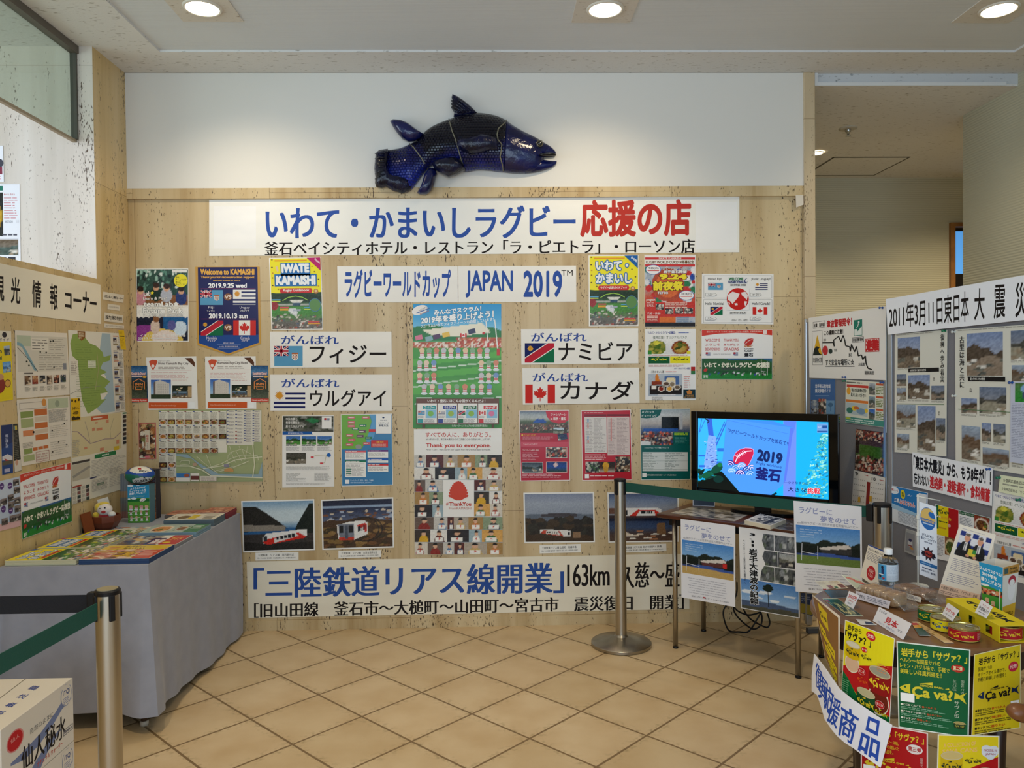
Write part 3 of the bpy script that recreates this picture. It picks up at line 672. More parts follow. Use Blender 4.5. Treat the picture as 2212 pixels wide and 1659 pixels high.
# ---------------------------------------------------------------- the ceramic fish over the banner
def fish():
    k, ox, oy = 0.22604, 760, 180
    def W(x, y): p = on_y(ox + x * k, oy + y * k, D - 0.022); return float(p[0]), float(p[2])
    cx, cz = W(1000, 700)
    t = empty('fish_sculpture', 'glossy dark blue ceramic fish sculpture mounted above the long lettered banner', 'sculpture', (cx, D - 0.022, cz))
    def Lc(x, y): a, c = W(x, y); return a - cx, c - cz
    m = bpy.data.materials.new('glazed_scales'); m.use_nodes = True; nt = m.node_tree; bs = nt.nodes['Principled BSDF']; L = nt.links.new
    tc = N(nt, 'ShaderNodeTexCoord'); sp = N(nt, 'ShaderNodeSeparateXYZ'); L(tc.outputs['Object'], sp.inputs[0])
    nz = N(nt, 'ShaderNodeTexNoise'); nz.inputs['Scale'].default_value = 9; nz.inputs['Detail'].default_value = 4; L(tc.outputs['Object'], nz.inputs['Vector'])
    ad = N(nt, 'ShaderNodeMath', operation='MULTIPLY_ADD'); L(sp.outputs[2], ad.inputs[0]); ad.inputs[1].default_value = -2.6; L(nz.outputs['Fac'], ad.inputs[2])
    rp = N(nt, 'ShaderNodeValToRGB'); e = rp.color_ramp.elements; e[0].position, e[0].color = 0.35, lc('07081a'); e[1].position, e[1].color = 0.95, lc('1c2e9c'); q = e.new(0.6); q.color = lc('10175a'); L(ad.outputs[0], rp.inputs[0])
    L(rp.outputs[0], bs.inputs['Base Color']); bs.inputs['Roughness'].default_value = 0.16; bs.inputs['Specular IOR Level'].default_value = 0.3; bs.inputs['Coat Weight'].default_value = 0.25; bs.inputs['Coat Roughness'].default_value = 0.06
    mp = N(nt, 'ShaderNodeMapping'); mp.inputs['Rotation'].default_value = (math.radians(-90), 0, math.radians(18)); L(tc.outputs['Object'], mp.inputs['Vector'])
    mp.inputs['Rotation'].default_value = (math.radians(90), 0, 0)
    br = N(nt, 'ShaderNodeTexBrick'); br.offset = 0.5; br.inputs['Scale'].default_value = 1; br.inputs['Brick Width'].default_value = 0.017; br.inputs['Row Height'].default_value = 0.015; br.inputs['Mortar Size'].default_value = 0.003; br.inputs['Mortar Smooth'].default_value = 1
    L(mp.outputs[0], br.inputs['Vector'])
    bp = N(nt, 'ShaderNodeBump'); bp.invert = True; bp.inputs['Strength'].default_value = 1.0; bp.inputs['Distance'].default_value = 0.008; L(br.outputs['Fac'], bp.inputs['Height']); L(bp.outputs[0], bs.inputs['Normal']); L(bp.outputs[0], bs.inputs['Coat Normal'])
    smooth = mat('glazed_blue', '080c38', 0.14, coat=.25, bump=(22, 0.7), vary=(11, '0e1858'), spec=.4)
    dark = mat('glazed_black_blue', '060710', 0.16, coat=.2, bump=(60, 0.9, (1, 1, 0.3)), spec=.3, vary=(10, '0f1540'))
    st = [((232, 680), (232, 900)), ((262, 655), (255, 960)), ((345, 640), (332, 990)), ((450, 625), (470, 1045)), ((505, 608), (560, 1030)), ((555, 585), (630, 945)), ((640, 540), (690, 865)), ((705, 462), (765, 795)), ((800, 400), (860, 765)), ((930, 350), (1000, 805)),
          ((1060, 308), (1080, 850)), ((1200, 290), (1200, 832)), ((1330, 304), (1325, 838)), ((1420, 332), (1400, 848)), ((1475, 360), (1450, 852)), ((1560, 420), (1530, 862)), ((1650, 470), (1625, 864)), ((1740, 512), (1715, 857))]
    head = 14
    def loft(name, sts, mm, ends=(0.35, 1.0), thick=0.62, n=16):
        b = bmesh.new(); rows = []
        N_ = len(sts); T = []
        # resample smoothly
        sub = 4
        for i in range((N_ - 1) * sub + 1):
            f = i / sub; j = min(int(f), N_ - 2); u = f - j
            def cr(a, b_, c, d): return 0.5 * ((2 * b_) + (-a + c) * u + (2 * a - 5 * b_ + 4 * c - d) * u * u + (-a + 3 * b_ - 3 * c + d) * u ** 3)
            P = [sts[max(j - 1, 0)], sts[j], sts[j + 1], sts[min(j + 2, N_ - 1)]]
            T.append(tuple((cr(*[p[k_][0] for p in P]), cr(*[p[k_][1] for p in P])) for k_ in (0, 1)))
        for i, (a, c) in enumerate(T):
            f = i / (len(T) - 1); a, c = Lc(*a), Lc(*c); hh = math.hypot(a[0] - c[0], a[1] - c[1]) / 2
            fl = ends[0] + (1 - ends[0]) * min(1, f * 5) if f < 0.2 else 1.0
            row = []
            for k_ in range(n + 1):
                w = math.pi * k_ / n; s_ = (1 - math.cos(w)) / 2
                row.append(b.verts.new((a[0] + (c[0] - a[0]) * s_, -thick * hh * math.sin(w) ** 0.85 * fl, a[1] + (c[1] - a[1]) * s_)))
            rows.append(row)
        for A, B in zip(rows, rows[1:]):
            for k_ in range(n): b.faces.new((A[k_], A[k_ + 1], B[k_ + 1], B[k_]))
            b.faces.new((A[n], A[0], B[0], B[n]))
        b.faces.new(rows[0]); b.faces.new(rows[-1][::-1])
        return done(name, b, mm, t, True)
    loft('body', st[2:head + 1], m, ends=(0.5, 1))
    # head with open mouth
    loft('head', st[head:] + [((1785, 548), (1762, 842)), ((1822, 610), (1806, 800)), ((1838, 660), (1830, 760))], smooth, ends=(.93, 1))
    loft('upper_jaw', [((1690, 490), (1690, 735)), ((1760, 524), (1760, 722)), ((1830, 566), (1825, 708)), ((1890, 600), (1885, 700)), ((1930, 634), (1928, 698)), ((1948, 656), (1948, 690))], smooth, ends=(.6, 1), thick=.95)
    loft('lower_jaw', [((1660, 690), (1655, 864)), ((1740, 712), (1735, 856)), ((1810, 728), (1805, 841)), ((1870, 738), (1865, 823)), ((1920, 743), (1915, 802)), ((1958, 742), (1955, 770))], smooth, ends=(.6, 1), thick=.95)
    b = bmesh.new(); a, c = Lc(1890, 712); bm_ball(b, (a - 0.015, -0.06, c), (0.05, 0.03, 0.012)); done('mouth', b, mat('mouth_dark', '05060c', 0.25), t, True)
    def fin(name, pts, y0, y1, mm, ribs=None):
        """solid fin: outline in sculpture pixels, thickest in the middle"""
        b = bmesh.new(); P = [Lc(*q) for q in pts]; n = len(P); gx_ = sum(p[0] for p in P) / n; gz_ = sum(p[1] for p in P) / n
        def ring(f, y): return [b.verts.new((gx_ + (p[0] - gx_) * f, y, gz_ + (p[1] - gz_) * f)) for p in P]
        R_ = [ring(1, y0), ring(1, y0 - (y0 - y1) * 0.35), ring(0.82, y0 - (y0 - y1) * 0.8), ring(0.5, y1)]
        for A, B in zip(R_, R_[1:]):
            for i in range(n): b.faces.new((A[i], A[(i + 1) % n], B[(i + 1) % n], B[i]))
        b.faces.new(R_[0][::-1]); b.faces.new(R_[-1])
        if ribs:
            for (p0, p1) in ribs:
                a_, c_ = Lc(*p0), Lc(*p1); bm_tube(b, [(a_[0], y1 + 0.002, a_[1]), ((a_[0] + c_[0]) / 2, y1 - 0.003, (a_[1] + c_[1]) / 2), (c_[0], y0 - (y0 - y1) * 0.5, c_[1])], [0.006, 0.005, 0.003], 6)
        return done(name, b, mm, t, True)
    o = fin('front_dorsal_fin', [(975, 335), (985, 300), (950, 245), (968, 240), (948, 208), (965, 205), (948, 178), (966, 172), (955, 148), (968, 122), (1010, 140), (1070, 180), (1140, 240), (1195, 295), (1100, 318)], -0.02, -0.05, dark,
            [((1150, 290), (965, 128)), ((1120, 295), (960, 160)), ((1090, 300), (955, 190)), ((1060, 305), (955, 222)), ((1030, 315), (958, 255))])
    fin('rear_dorsal_fin', [(665, 485), (600, 440), (540, 395), (470, 365), (400, 360), (372, 378), (400, 430), (440, 490), (490, 545), (550, 572), (600, 565), (650, 540), (690, 500)], -0.015, -0.07, smooth)
    fin('pectoral_fin', [(1385, 585), (1330, 560), (1240, 545), (1130, 590), (1020, 602), (1010, 640), (1050, 690), (1130, 725), (1230, 715), (1320, 690), (1400, 690)], -0.10, -0.165, dark)
    fin('pelvic_fin', [(1050, 760), (980, 735), (880, 745), (800, 770), (775, 800), (800, 845), (850, 880), (930, 920), (1000, 895), (1055, 865), (1085, 850)], -0.04, -0.12, dark)
    fin('anal_fin', [(745, 825), (700, 880), (680, 950), (660, 1010), (630, 1060), (660, 1075), (720, 1072), (760, 1040), (790, 980), (805, 920), (820, 880), (800, 830)], -0.02, -0.075, smooth)
    fin('tail_fin', [(350, 640), (270, 650), (235, 680), (228, 760), (222, 830), (232, 910), (228, 965), (240, 1000), (290, 1010), (330, 995), (400, 1035), (490, 1060), (560, 1030), (600, 960), (480, 940), (380, 900), (340, 820), (345, 720)], -0.01, -0.07, dark,
        [((330, 700 + 40 * i), (232, 690 + 48 * i)) for i in range(6)])
    # joints between the ceramic pieces follow the body
    def seam(pts):
        b = bmesh.new(); L_ = [Lc(*q) for q in pts]; n = len(L_)
        bm_tube(b, [(p[0], -0.006 - pr[0], p[1]) for p, pr in zip(L_, pts_y(pts))], 0.0035, 6); return done('joint_line', b, mat('joint_grey', '77725f', 0.6), t, True)
    def pts_y(pts):
        out = []
        for x, y in pts:
            best = None
            for (a, c), (a2, c2) in zip(st, st[1:]):
                # interpolate the station through this point
                for f in np.linspace(0, 1, 9):
                    tx, ty = a[0] + (a2[0] - a[0]) * f, a[1] + (a2[1] - a[1]) * f; bx_, by_ = c[0] + (c2[0] - c[0]) * f, c[1] + (c2[1] - c[1]) * f
                    s_ = min(max((y - ty) / (by_ - ty), 0), 1); e_ = abs(tx + (bx_ - tx) * s_ - x)
                    if best is None or e_ < best[0]: best = (e_, s_, math.hypot(*(np.array(Lc(tx, ty)) - np.array(Lc(bx_, by_)))) / 2)
            w = math.acos(1 - 2 * best[1]); out.append((0.62 * best[2] * math.sin(w) ** 0.85,))
        return out
    seam([(930, 352), (945, 420), (965, 500), (995, 575), (1015, 640), (1040, 730), (1062, 800), (1076, 848)])
    seam([(1477, 362), (1455, 420), (1400, 480), (1386, 540), (1395, 590), (1430, 630), (1425, 690), (1415, 740), (1435, 800), (1448, 850)])
    seam([(556, 587), (600, 640), (650, 710), (690, 765), (735, 830)])
    ex, ez = Lc(1790, 603)
    b = bmesh.new(); MM = Matrix.Translation((ex, -0.05, ez)) @ Matrix.Rotation(math.radians(90), 4, 'X')
    bm_lathe(b, [(0.020, 0.0), (0.020, 0.012), (0.016, 0.015), (0.013, 0.012)], 24, MM, cap=False); eye = done('eye', b, mat('eye_ring', '4a4432', 0.3, coat=0.6), t, True)
    b = bmesh.new(); bm_ball(b, (ex, -0.058, ez), (0.0145, 0.010, 0.0145)); done('pupil', b, mat('eye_black', '020205', 0.06, coat=1), eye, True)
fish()


# ---------------------------------------------------------------- paper on the back wall
B1, B2 = (270,560,330 / 1610),(270,870,330 / 2028)
G1, M1, T1, S1 = (570,550,300 / 1464),(720,560,540 / 2212),(880,910,220 / 1217),(590,880,280 / 1408)
G2, R1, R2 = (1110,540,290 / 1415),(1380,540,310 / 1513),(1110,870,390 / 1903)
E1, E2, PX = (500,1190,560 / 2212),(1050,1170,450 / 2212),(0,0,1)
BLUE, RED, INK = '3355a5', 'bd3a30', '1d1613'
def fin(p, label, cat, m=PAPER, group=None): return tag(p.build(m), label, cat, group)

p = Print('banner', WALLB, [(452,432),(1597,425),(1597,545),(452,553)], PX, bg='f3f1ea')
p.rects([(462,446,553,537),(1503,437,1592,538)], 'f6f5f3')
p.text('いわて・かまいしラグビー', [(573,446),(1244,443),(1244,514),(573,518)], BLUE, bold=.012, wide=.026, res=5)
p.text('応援の店', [(1253,432),(1493,430),(1493,510),(1253,513)], RED, bold=.036, res=5)
p.text('釜石ベイシティホテル・レストラン「ラ・ピエトラ」・ローソン店', [(571,522),(1501,516),(1501,547),(571,552)], INK, wide=.022, res=4)
fin(p, 'long white paper banner with blue and red Japanese letters under the blue fish', 'banner', BANNER)

p = Print('banner', WALLB, [(533,1213),(1489,1196),(1489,1315),(537,1335)], PX, bg='ece3cd')
p.text('「三陸鉄道リアス線開業」', [(547,1227),(1219,1214),(1219,1281),(547,1293)], '2d4f98', wide=.03, bold=.008, res=5)
p.text('163km', [(1225,1219),(1317,1218),(1317,1265),(1225,1267)], INK, wide=.028)
p.text('久慈～盛', [(1338,1215),(1468,1212),(1468,1268),(1338,1271)], INK, wide=.03)
p.text('［旧山田線　釜石市～大槌町～山田町～宮古市　震災復旧　開業］', [(549,1303),(1477,1284),(1477,1315),(549,1334)], INK, wide=.028, res=4)
fin(p, 'long white railway opening banner low on the wall just above the floor', 'banner', BANNER)

# the two-part event title
p = Print('paper_sign', WALLB, [(35,62),(1100,62),(1103,382),(40,382)], M1, bg='f2efe9')
p.text('ラグビーワールドカップ', (100,88,1040,345), BLUE, bold=.028); fin(p, 'white paper sign with squeezed blue katakana above the green cartoon poster', 'sign', BANNER)
p = Print('paper_sign', WALLB, [(1105,62),(2148,57),(2150,375),(1107,382)], M1, bg='f2efe9')
p.text('JAPAN', (1170,100,1590,340), BLUE, bold=.03); p.text('2019', (1682,100,2025,338), BLUE, bold=.03); p.text('TM', (2018,97,2118,145), INK)
fin(p, 'white paper sign reading JAPAN 2019 in blue', 'sign', BANNER)

def cheer(crop, quad, kana, fl, fq, tq, gq, label):
    p = Print('cheer_sign', WALLB, quad, crop, bg='f1eee7')
    p.text('がんばれ', gq, '34509c', wide=.022); flag(p, fl, *fq); p.text(kana, tq, INK, bold=.014)
    fin(p, label, 'sign', BANNER)
cheer(G1, [(65,812),(1345,812),(1350,1185),(70,1193)], 'フィジー', 'fiji', (110,963,410,1176),(482,950,1290,1150),(180,850,790,946), 'white cheering sign with the light blue Fiji flag')
cheer(G1, [(68,1265),(1350,1265),(1350,1645),(70,1645)], 'ウルグアイ', 'uruguay', (104,1435,437,1622),(487,1420,1288,1605),(185,1308,795,1400), 'white cheering sign with the striped Uruguay sun flag')
cheer(G2, [(75,835),(1310,828),(1312,1195),(80,1208)], 'ナミビア', 'namibia', (115,982,425,1188),(470,968,1250,1168),(180,872,768,964), 'white cheering sign with the blue, red and green Namibia flag')
cheer(G2, [(88,1245),(1320,1240),(1325,1612),(95,1630)], 'カナダ', 'canada', (120,1418,434,1614),(487,1378,1262,1582),(195,1295,780,1388), 'white cheering sign with the red maple leaf flag')

# events park poster
p = Print('poster', WALLB, [(118,100),(668,98),(673,868),(133,868)], B1)
a = grad(58,80, '3c5a4e', '27483e', '52685c', '7a4f34'); spots(a, 90, ('d8e4dc', '1c2a28', '5c8a78', '9ac0b0', '283430'), .03,.03,0,0,1,.28,1)
bx(a, 0,.36,1,.5, '8a5a38'); bx(a, 0,.5,1,.66, 'e8e2d8')
for cx, cy, hc, tc_ in ((.08,.3, '2c1c14', 'c98a94'),(.38,.25, '3a2418', '22382e'),(.58,.26, '3a2016', 'b9bcc8'),(.86,.3, '2a1a12', '2c3c78')):
    el(a, cx, cy + .1,.11,.1, tc_); el(a, cx, cy, .055,.055, 'd8a684'); el(a, cx, cy - .025,.06,.04, hc)
bx(a, 0,.66,1,1, '1a2036'); bx(a, .52,.66,1,.84, '1d5c94'); el(a, .2,.9,.35,.13, '8a3a8c'); el(a, .5,1,.4,.17, 'e0c05a'); el(a, .55,.95,.25,.1, 'ead9d0'); el(a, .84,.82,.13,.1, 'cfe0ee'); el(a, .36,.8,.09,.1, 'd8c0b0'); el(a, .38,.69,.06,.05, '8a5a38'); el(a, .68,.78,.08,.07, '5c5c9a')
for q in (.06,.14,.24,.44,.94): el(a, q, .6,.09,.07, 'efece6')
p.img((126,108,664,860), fuzz(a, .08,3))
p.text('Lab', (198,335,270,385), 'f6f4f0', .03, out=('3a3a38', .03)); sun(p, 288,355,20, 'f2e23a', 5)
p.text('Learn & Play!', (192,398,440,436), 'f6f4f0', .02, out=('4a3a30', .03)); p.text('teamLab', (195,445,510,502), 'f8f6f2', .04, out=('4a4a48', .03)); sun(p, 540,474,30, 'f6f4f0', 5)
p.text('Future Park', (192,512,610,570), 'f8f6f2', .04, out=('3a4a48', .03)); p.text('チームラボ★学ぶ！未来の遊園地', (192,576,612,606), 'f2f0ec', .02, out=('4a4a48', .03))
p.ell(590,226,72,70, 'efe22e'); p.text('今秋、\nチームラボが\n釜石に\nやってくる！', (535,180,650,276), '2a2418', .01); p.rect(497,115,655,140, 'f0eeea'); p.text('イオンタウン釜石 特設会場', (160,790,640,818), 'f4f2ee', .015)
p.text('2019.9.14', (142,822,290,846), 'f4f2ee', .015); p.lines(300,826,650,844,1, 'e8e4e0', 2)
fin(p, 'colourful play park poster with children, a yellow disc and white English lettering', 'poster', GLOSSY)

# pennant shaped welcome poster
p = Print('pennant_poster', WALLB, [(742,80),(1420,78),(1435,893),(1092,1012),(765,905)], B1, bg='c99a45')
p.poly([(768,85),(1396,83),(1411,880),(1092,993),(782,885)], '232258'); p.poly([(778,800),(1409,795),(1411,880),(1092,993),(782,885)], '1f4a94')
p.text('Welcome to KAMAISHI', (795,102,1365,165), 'e6ae48', .05); p.text('Thank you for reconstruction support', (800,175,1365,208), 'e6ae48', .03); p.lines(930,218,1235,232,1, 'c99a45', 3)
p.text('2019.9.25 wed', (880,252,1285,302), 'f4f2f4', .045); p.text('2019.10.13 sun', (885,570,1297,624), 'f4f2f4', .045)
p.rects([(800,308,1375,312),(805,628,1380,633)], '8a2a5c')
flag(p, 'fiji', 796,326,1033,482); flag(p, 'uruguay', 1140,322,1378,480); flag(p, 'namibia', 802,646,1038,804); flag(p, 'canada', 1143,644,1381,801)
for y in (398,721): p.ell(1088, y, 44,38, '8a5a38'); p.text('VS', (1052, y - 20,1124, y + 22), 'eeded0', .02)
for t, x0, x1, y in (('Fiji', 878,942,497),('Uruguay', 1212,1318,497),('Namibia', 862,972,815),('Canada', 1220,1318,815)): p.text(t, (x0, y, x1, y + 30), 'e8e6ee')
for t, x0, x1, y in (('フィジー', 865,948,535),('ウルグアイ', 1215,1313,530),('ナミビア', 872,958,848),('カナダ', 1230,1305,845)): p.text(t, (x0, y, x1, y + 22), 'f4f2f4', .015)
p.text('釜石商工会議所', (1038,876,1155,892), 'e8e6ee'); p.text('(一社) 釜石観光物産協会', (1000,912,1195,930), 'e8e6ee'); p.rects([(972,896,1222,907),(976,933,1218,944)], '5a74ac')
fin(p, 'navy pennant shaped welcome poster edged in gold with four flags', 'poster', GLOSSY)

def hotel(quad, x0, y0, title, seed, label):
    p = Print('information_sheet', WALLB, quad, B1, bg='efece6')
    X = lambda x: x0 + x; Y = lambda y: y0 + y
    p.poly([(X(28), Y(48)),(X(60), Y(30)),(X(112), Y(34)),(X(120), Y(50)),(X(98), Y(100)),(X(72), Y(142)),(X(44), Y(96))], 'd0563a'); p.ell(X(70), Y(96), 17,17, 'efe0d8')
    p.text('釜石ベイシティホテル', (X(128), Y(36), X(255), Y(50)), '54423a'); p.text(title, (X(128), Y(54), X(445), Y(88)), '4a3530', wide=.02)
    p.poly([(X(405), Y(12)),(X(478), Y(10)),(X(512), Y(60)),(X(512), Y(106))], '5c3a28'); p.lines(X(128), Y(100), X(430), Y(132), 2, 'b8afa6', seed)
    p.rect(X(50), Y(140), X(478), Y(142), 'd89a90'); p.lines(X(50), Y(156), X(480), Y(228), 5, 'd8aaa0', seed + 1,.3); p.lines(X(275), Y(228), X(440), Y(258), 2, 'd8aaa0', seed + 2,.3)
    a = grad(34,34, '3a62b0', '86b0dc', 'b8ccd8'); pg(a, [(.2,.12),(.45,.03),(.9,.2),(.92,.78),(.2,.85)], 'cfc8be'); pg(a, [(.15,.16),(.22,.1),(.24,.86),(.15,.86)], '6e5f5a'); bx(a, 0,.76,1,1, '33402c')
    for i in range(6):
        for j in range(6): bx(a, .36 + .085 * i, .24 + .09 * j, .39 + .085 * i, .27 + .09 * j, '9a958c')
    p.img((X(50), Y(240), X(260), Y(440)), fuzz(a, .05,1))
    a = grad(34,22, '1c2218', '242a1e', '4a5a6a', '8a6a4a'); bx(a, .05,.52,.75,.6, '7a94a8'); bx(a, .8,.1,1,.9, 'b89a70'); spots(a, 20, ('3a4a30', '6a4a2a', 'd8c8a8'), .06,.05,0,.2,.8,1,2); p.img((X(275), Y(300), X(480), Y(432)), fuzz(a, .08,2))
    p.rect(X(25), Y(478), X(438), Y(542), 'cf5a2a'); p.text('http://kamaishi-baycity-hotel.co.jp/', (X(52), Y(502), X(318), Y(522)), 'e8b89c'); code(p, X(450), Y(478), X(510), Y(540))
    fin(p, label, 'notice')
hotel([(225,1035),(752,1022),(770,1578),(243,1588)], 225,1030, 'Hotel Kamaishi Bay City', 11, 'white hotel information sheet with an orange footer, nearer the corner of the room')
hotel([(845,1025),(1378,1022),(1385,1575),(852,1578)], 850,1025, 'Kamaishi Bay City Hotel', 17, 'white hotel information sheet with an orange footer, directly under the pennant')
def inn(quad, x0, y0, foot, label):
    p = Print('leaflet', WALLB, quad, B1, bg='22405c', gap=.002); X = lambda x: x0 + x; Y = lambda y: y0 + y
    a = grad(20,40, '1f4a78', '4a7ca8', '26384a', '2a3324', '3c4434', '575c48'); p.img((X(3), Y(3), X(180), Y(345)), fuzz(a, .1,4))
    p.text('Kamaishi de Otonari', (X(18), Y(68), X(165), Y(98)), 'f0d8d0', .03, out=('b0403a', .05)); p.rect(X(20), Y(108), X(130), Y(120), 'd8c0b8'); p.ell(X(155), Y(118), 22,12, 'e0a83a')
    o = 'e08a4a'; p.line([(X(35), Y(250)),(X(35), Y(172)),(X(95), Y(138)),(X(155), Y(172)),(X(155), Y(250))], 8, o); p.text('INN', (X(55), Y(182), X(138), Y(210)), o, .03); p.line([(X(48), Y(222)),(X(140), Y(222))], 8, o); p.line([(X(60), Y(226)),(X(60), Y(250)),(X(128), Y(250)),(X(128), Y(226))], 7, o)
    p.rect(X(2), Y(348), X(186), Y(382), 'c8452e'); p.text(foot, (X(12), Y(356), X(176), Y(378)), 'f0e0d8', .015); fin(p, label, 'leaflet', GLOSSY)
inn([(52,1122),(235,1122),(245,1505),(57,1512)], 53,1122, 'Hoteles y Ryokan', 'dark blue inn leaflet with an orange house outline, nearest the room corner')
inn([(1330,1120),(1510,1120),(1515,1500),(1333,1505)], 1330,1120, 'Hotel and Ryokan', 'dark blue inn leaflet overlapping the sheet under the pennant')

# restaurant map
p = Print('map_poster', WALLB, [(447,95),(1812,92),(1833,1045),(465,1062)], B2, bg='a3ab7c')
p.rects([(452,110,1355,660),(1350,100,1810,560),(458,655,682,1042)], 'e2dccb'); p.rect(1710,520,1820,565, 'a3ab7c')
foods = ('b0602c', 'a8703c', 'c07838', '7a4a28', '8a6a58', 'b09a4c', '7a3a30', 'c49a5c'); n = 0
for r_, y in enumerate((222,410,600,790,980)):
    for c_ in range(8 if r_ < 2 else 7 if r_ == 2 else 2):
        x = 455 + 113 * c_ + r_ * 3; p.img((x, y, x + 100, y + 66), dish(13,9, foods[(n * 5) % 8], ('efe6d8', '5c2c20', 'd8c8a8', '3a2a22')[n % 4], ('5a3a2a', '8a5a3a', 'c8b498', '3a2420')[(n // 2) % 4], n)); n += 1
        p.rect(x - 3, y - 112, x + 22, y - 100, ('8a3a34', '3a4a8a')[n % 2]); p.lines(x + 12, y - 94, x + 96, y - 80,1, '4a443c', n, .6); p.lines(x + 4, y - 76, x + 96, y - 12,6, 'b4ac9c', n + 40)
for c_ in range(4):
    for k in range(13 if c_ > 1 else 10):
        x, y = 1357 + 115 * c_, 100 + k * (33 if c_ > 1 else 46); p.rect(x, y, x + 24, y + 11, '4a558c' if not (c_ == 1 and 5 < k < 9) else '9a3a3a'); p.lines(x + 28, y, x + 100, y + 24,2, 'a8a0a0', k + 20 * c_)
p.poly([(690,675),(840,680),(1000,800),(1250,940),(1780,945),(1832,780),(1832,985),(1200,985),(1040,870),(900,740),(690,700)], '8fa6ae'); W_ = 'd8d6b8'
p.line([(686,835),(870,835),(1040,890),(1150,965),(1835,992)], 14, W_); p.line([(1050,870),(1290,835),(1480,755),(1610,735),(1830,715)], 11, W_); p.line([(1705,545),(1730,820),(1705,985)], 12, W_)
p.line([(1140,850),(1290,805),(1420,735),(1560,690),(1700,690),(1770,700),(1780,760)], 7, W_); p.line([(1140,850),(1225,920),(1440,860),(1650,770)], 7, W_)
for q in ([(1300,800),(1330,850)], [(1370,760),(1400,840)], [(1420,650),(1480,790)], [(1480,630),(1560,770)], [(1560,600),(1610,740)], [(1640,570),(1600,760)], [(1400,660),(1560,610),(1690,680)], [(1375,740),(1380,690),(1410,670)], [(960,705),(1130,850)], [(1090,680),(1150,830)], [(1400,570),(1420,640)], [(1525,570),(1545,620)], [(740,800),(760,765),(870,765),(870,810),(740,822)], [(1200,905),(1500,830),(1620,790)]): p.line(q, 5, W_)
p.rect(1325,812,1392,850, '8c8894'); p.poly([(1330,880),(1400,855),(1450,880),(1450,912),(1330,908)], 'c4935c'); p.rect(915,795,965,835, 'b89a80')
p.rect(695,930,878,1040, 'e6e0d2'); p.rect(697,932,876,988, '3f78b0'); p.ell(832,960,38,20, 'a85a3c'); p.rect(885,930,1000,1035, 'e6e0d2'); p.rect(890,965,995,1018, '6a3a34'); p.rect(1015,968,1228,1035, 'd8cfbe'); p.lines(1025,975,1215,1030,4, 'a89a90', 5)
fin(p, 'wide green restaurant map sheet with rows of small food pictures', 'map')
p = Print('leaflet', WALLB, [(180,265),(412,262),(418,745),(190,750)], B2, bg='b8615c')
a = grad(22,44, '6a4a3a', '5a4034'); spots(a, 60, ('c8a070', '8a5a38', 'd8cdb8', '3a2a24', 'a86a3c', '7a7a48'), .14,.06, seed=7); p.img((192,278,402,735), fuzz(a, .12,1)); p.rects([(262,365,328,410),(272,410,330,625)], 'd6c8b0'); p.vtext('飲食店', (282,425,318,525), 'b8503c', .02); p.vtext('マップ', (288,535,312,605), '4a3a30', .01)
p.ell(300,715,40,16, 'd8747c'); fin(p, 'narrow pink edged food leaflet beside the green restaurant map', 'leaflet', GLOSSY)

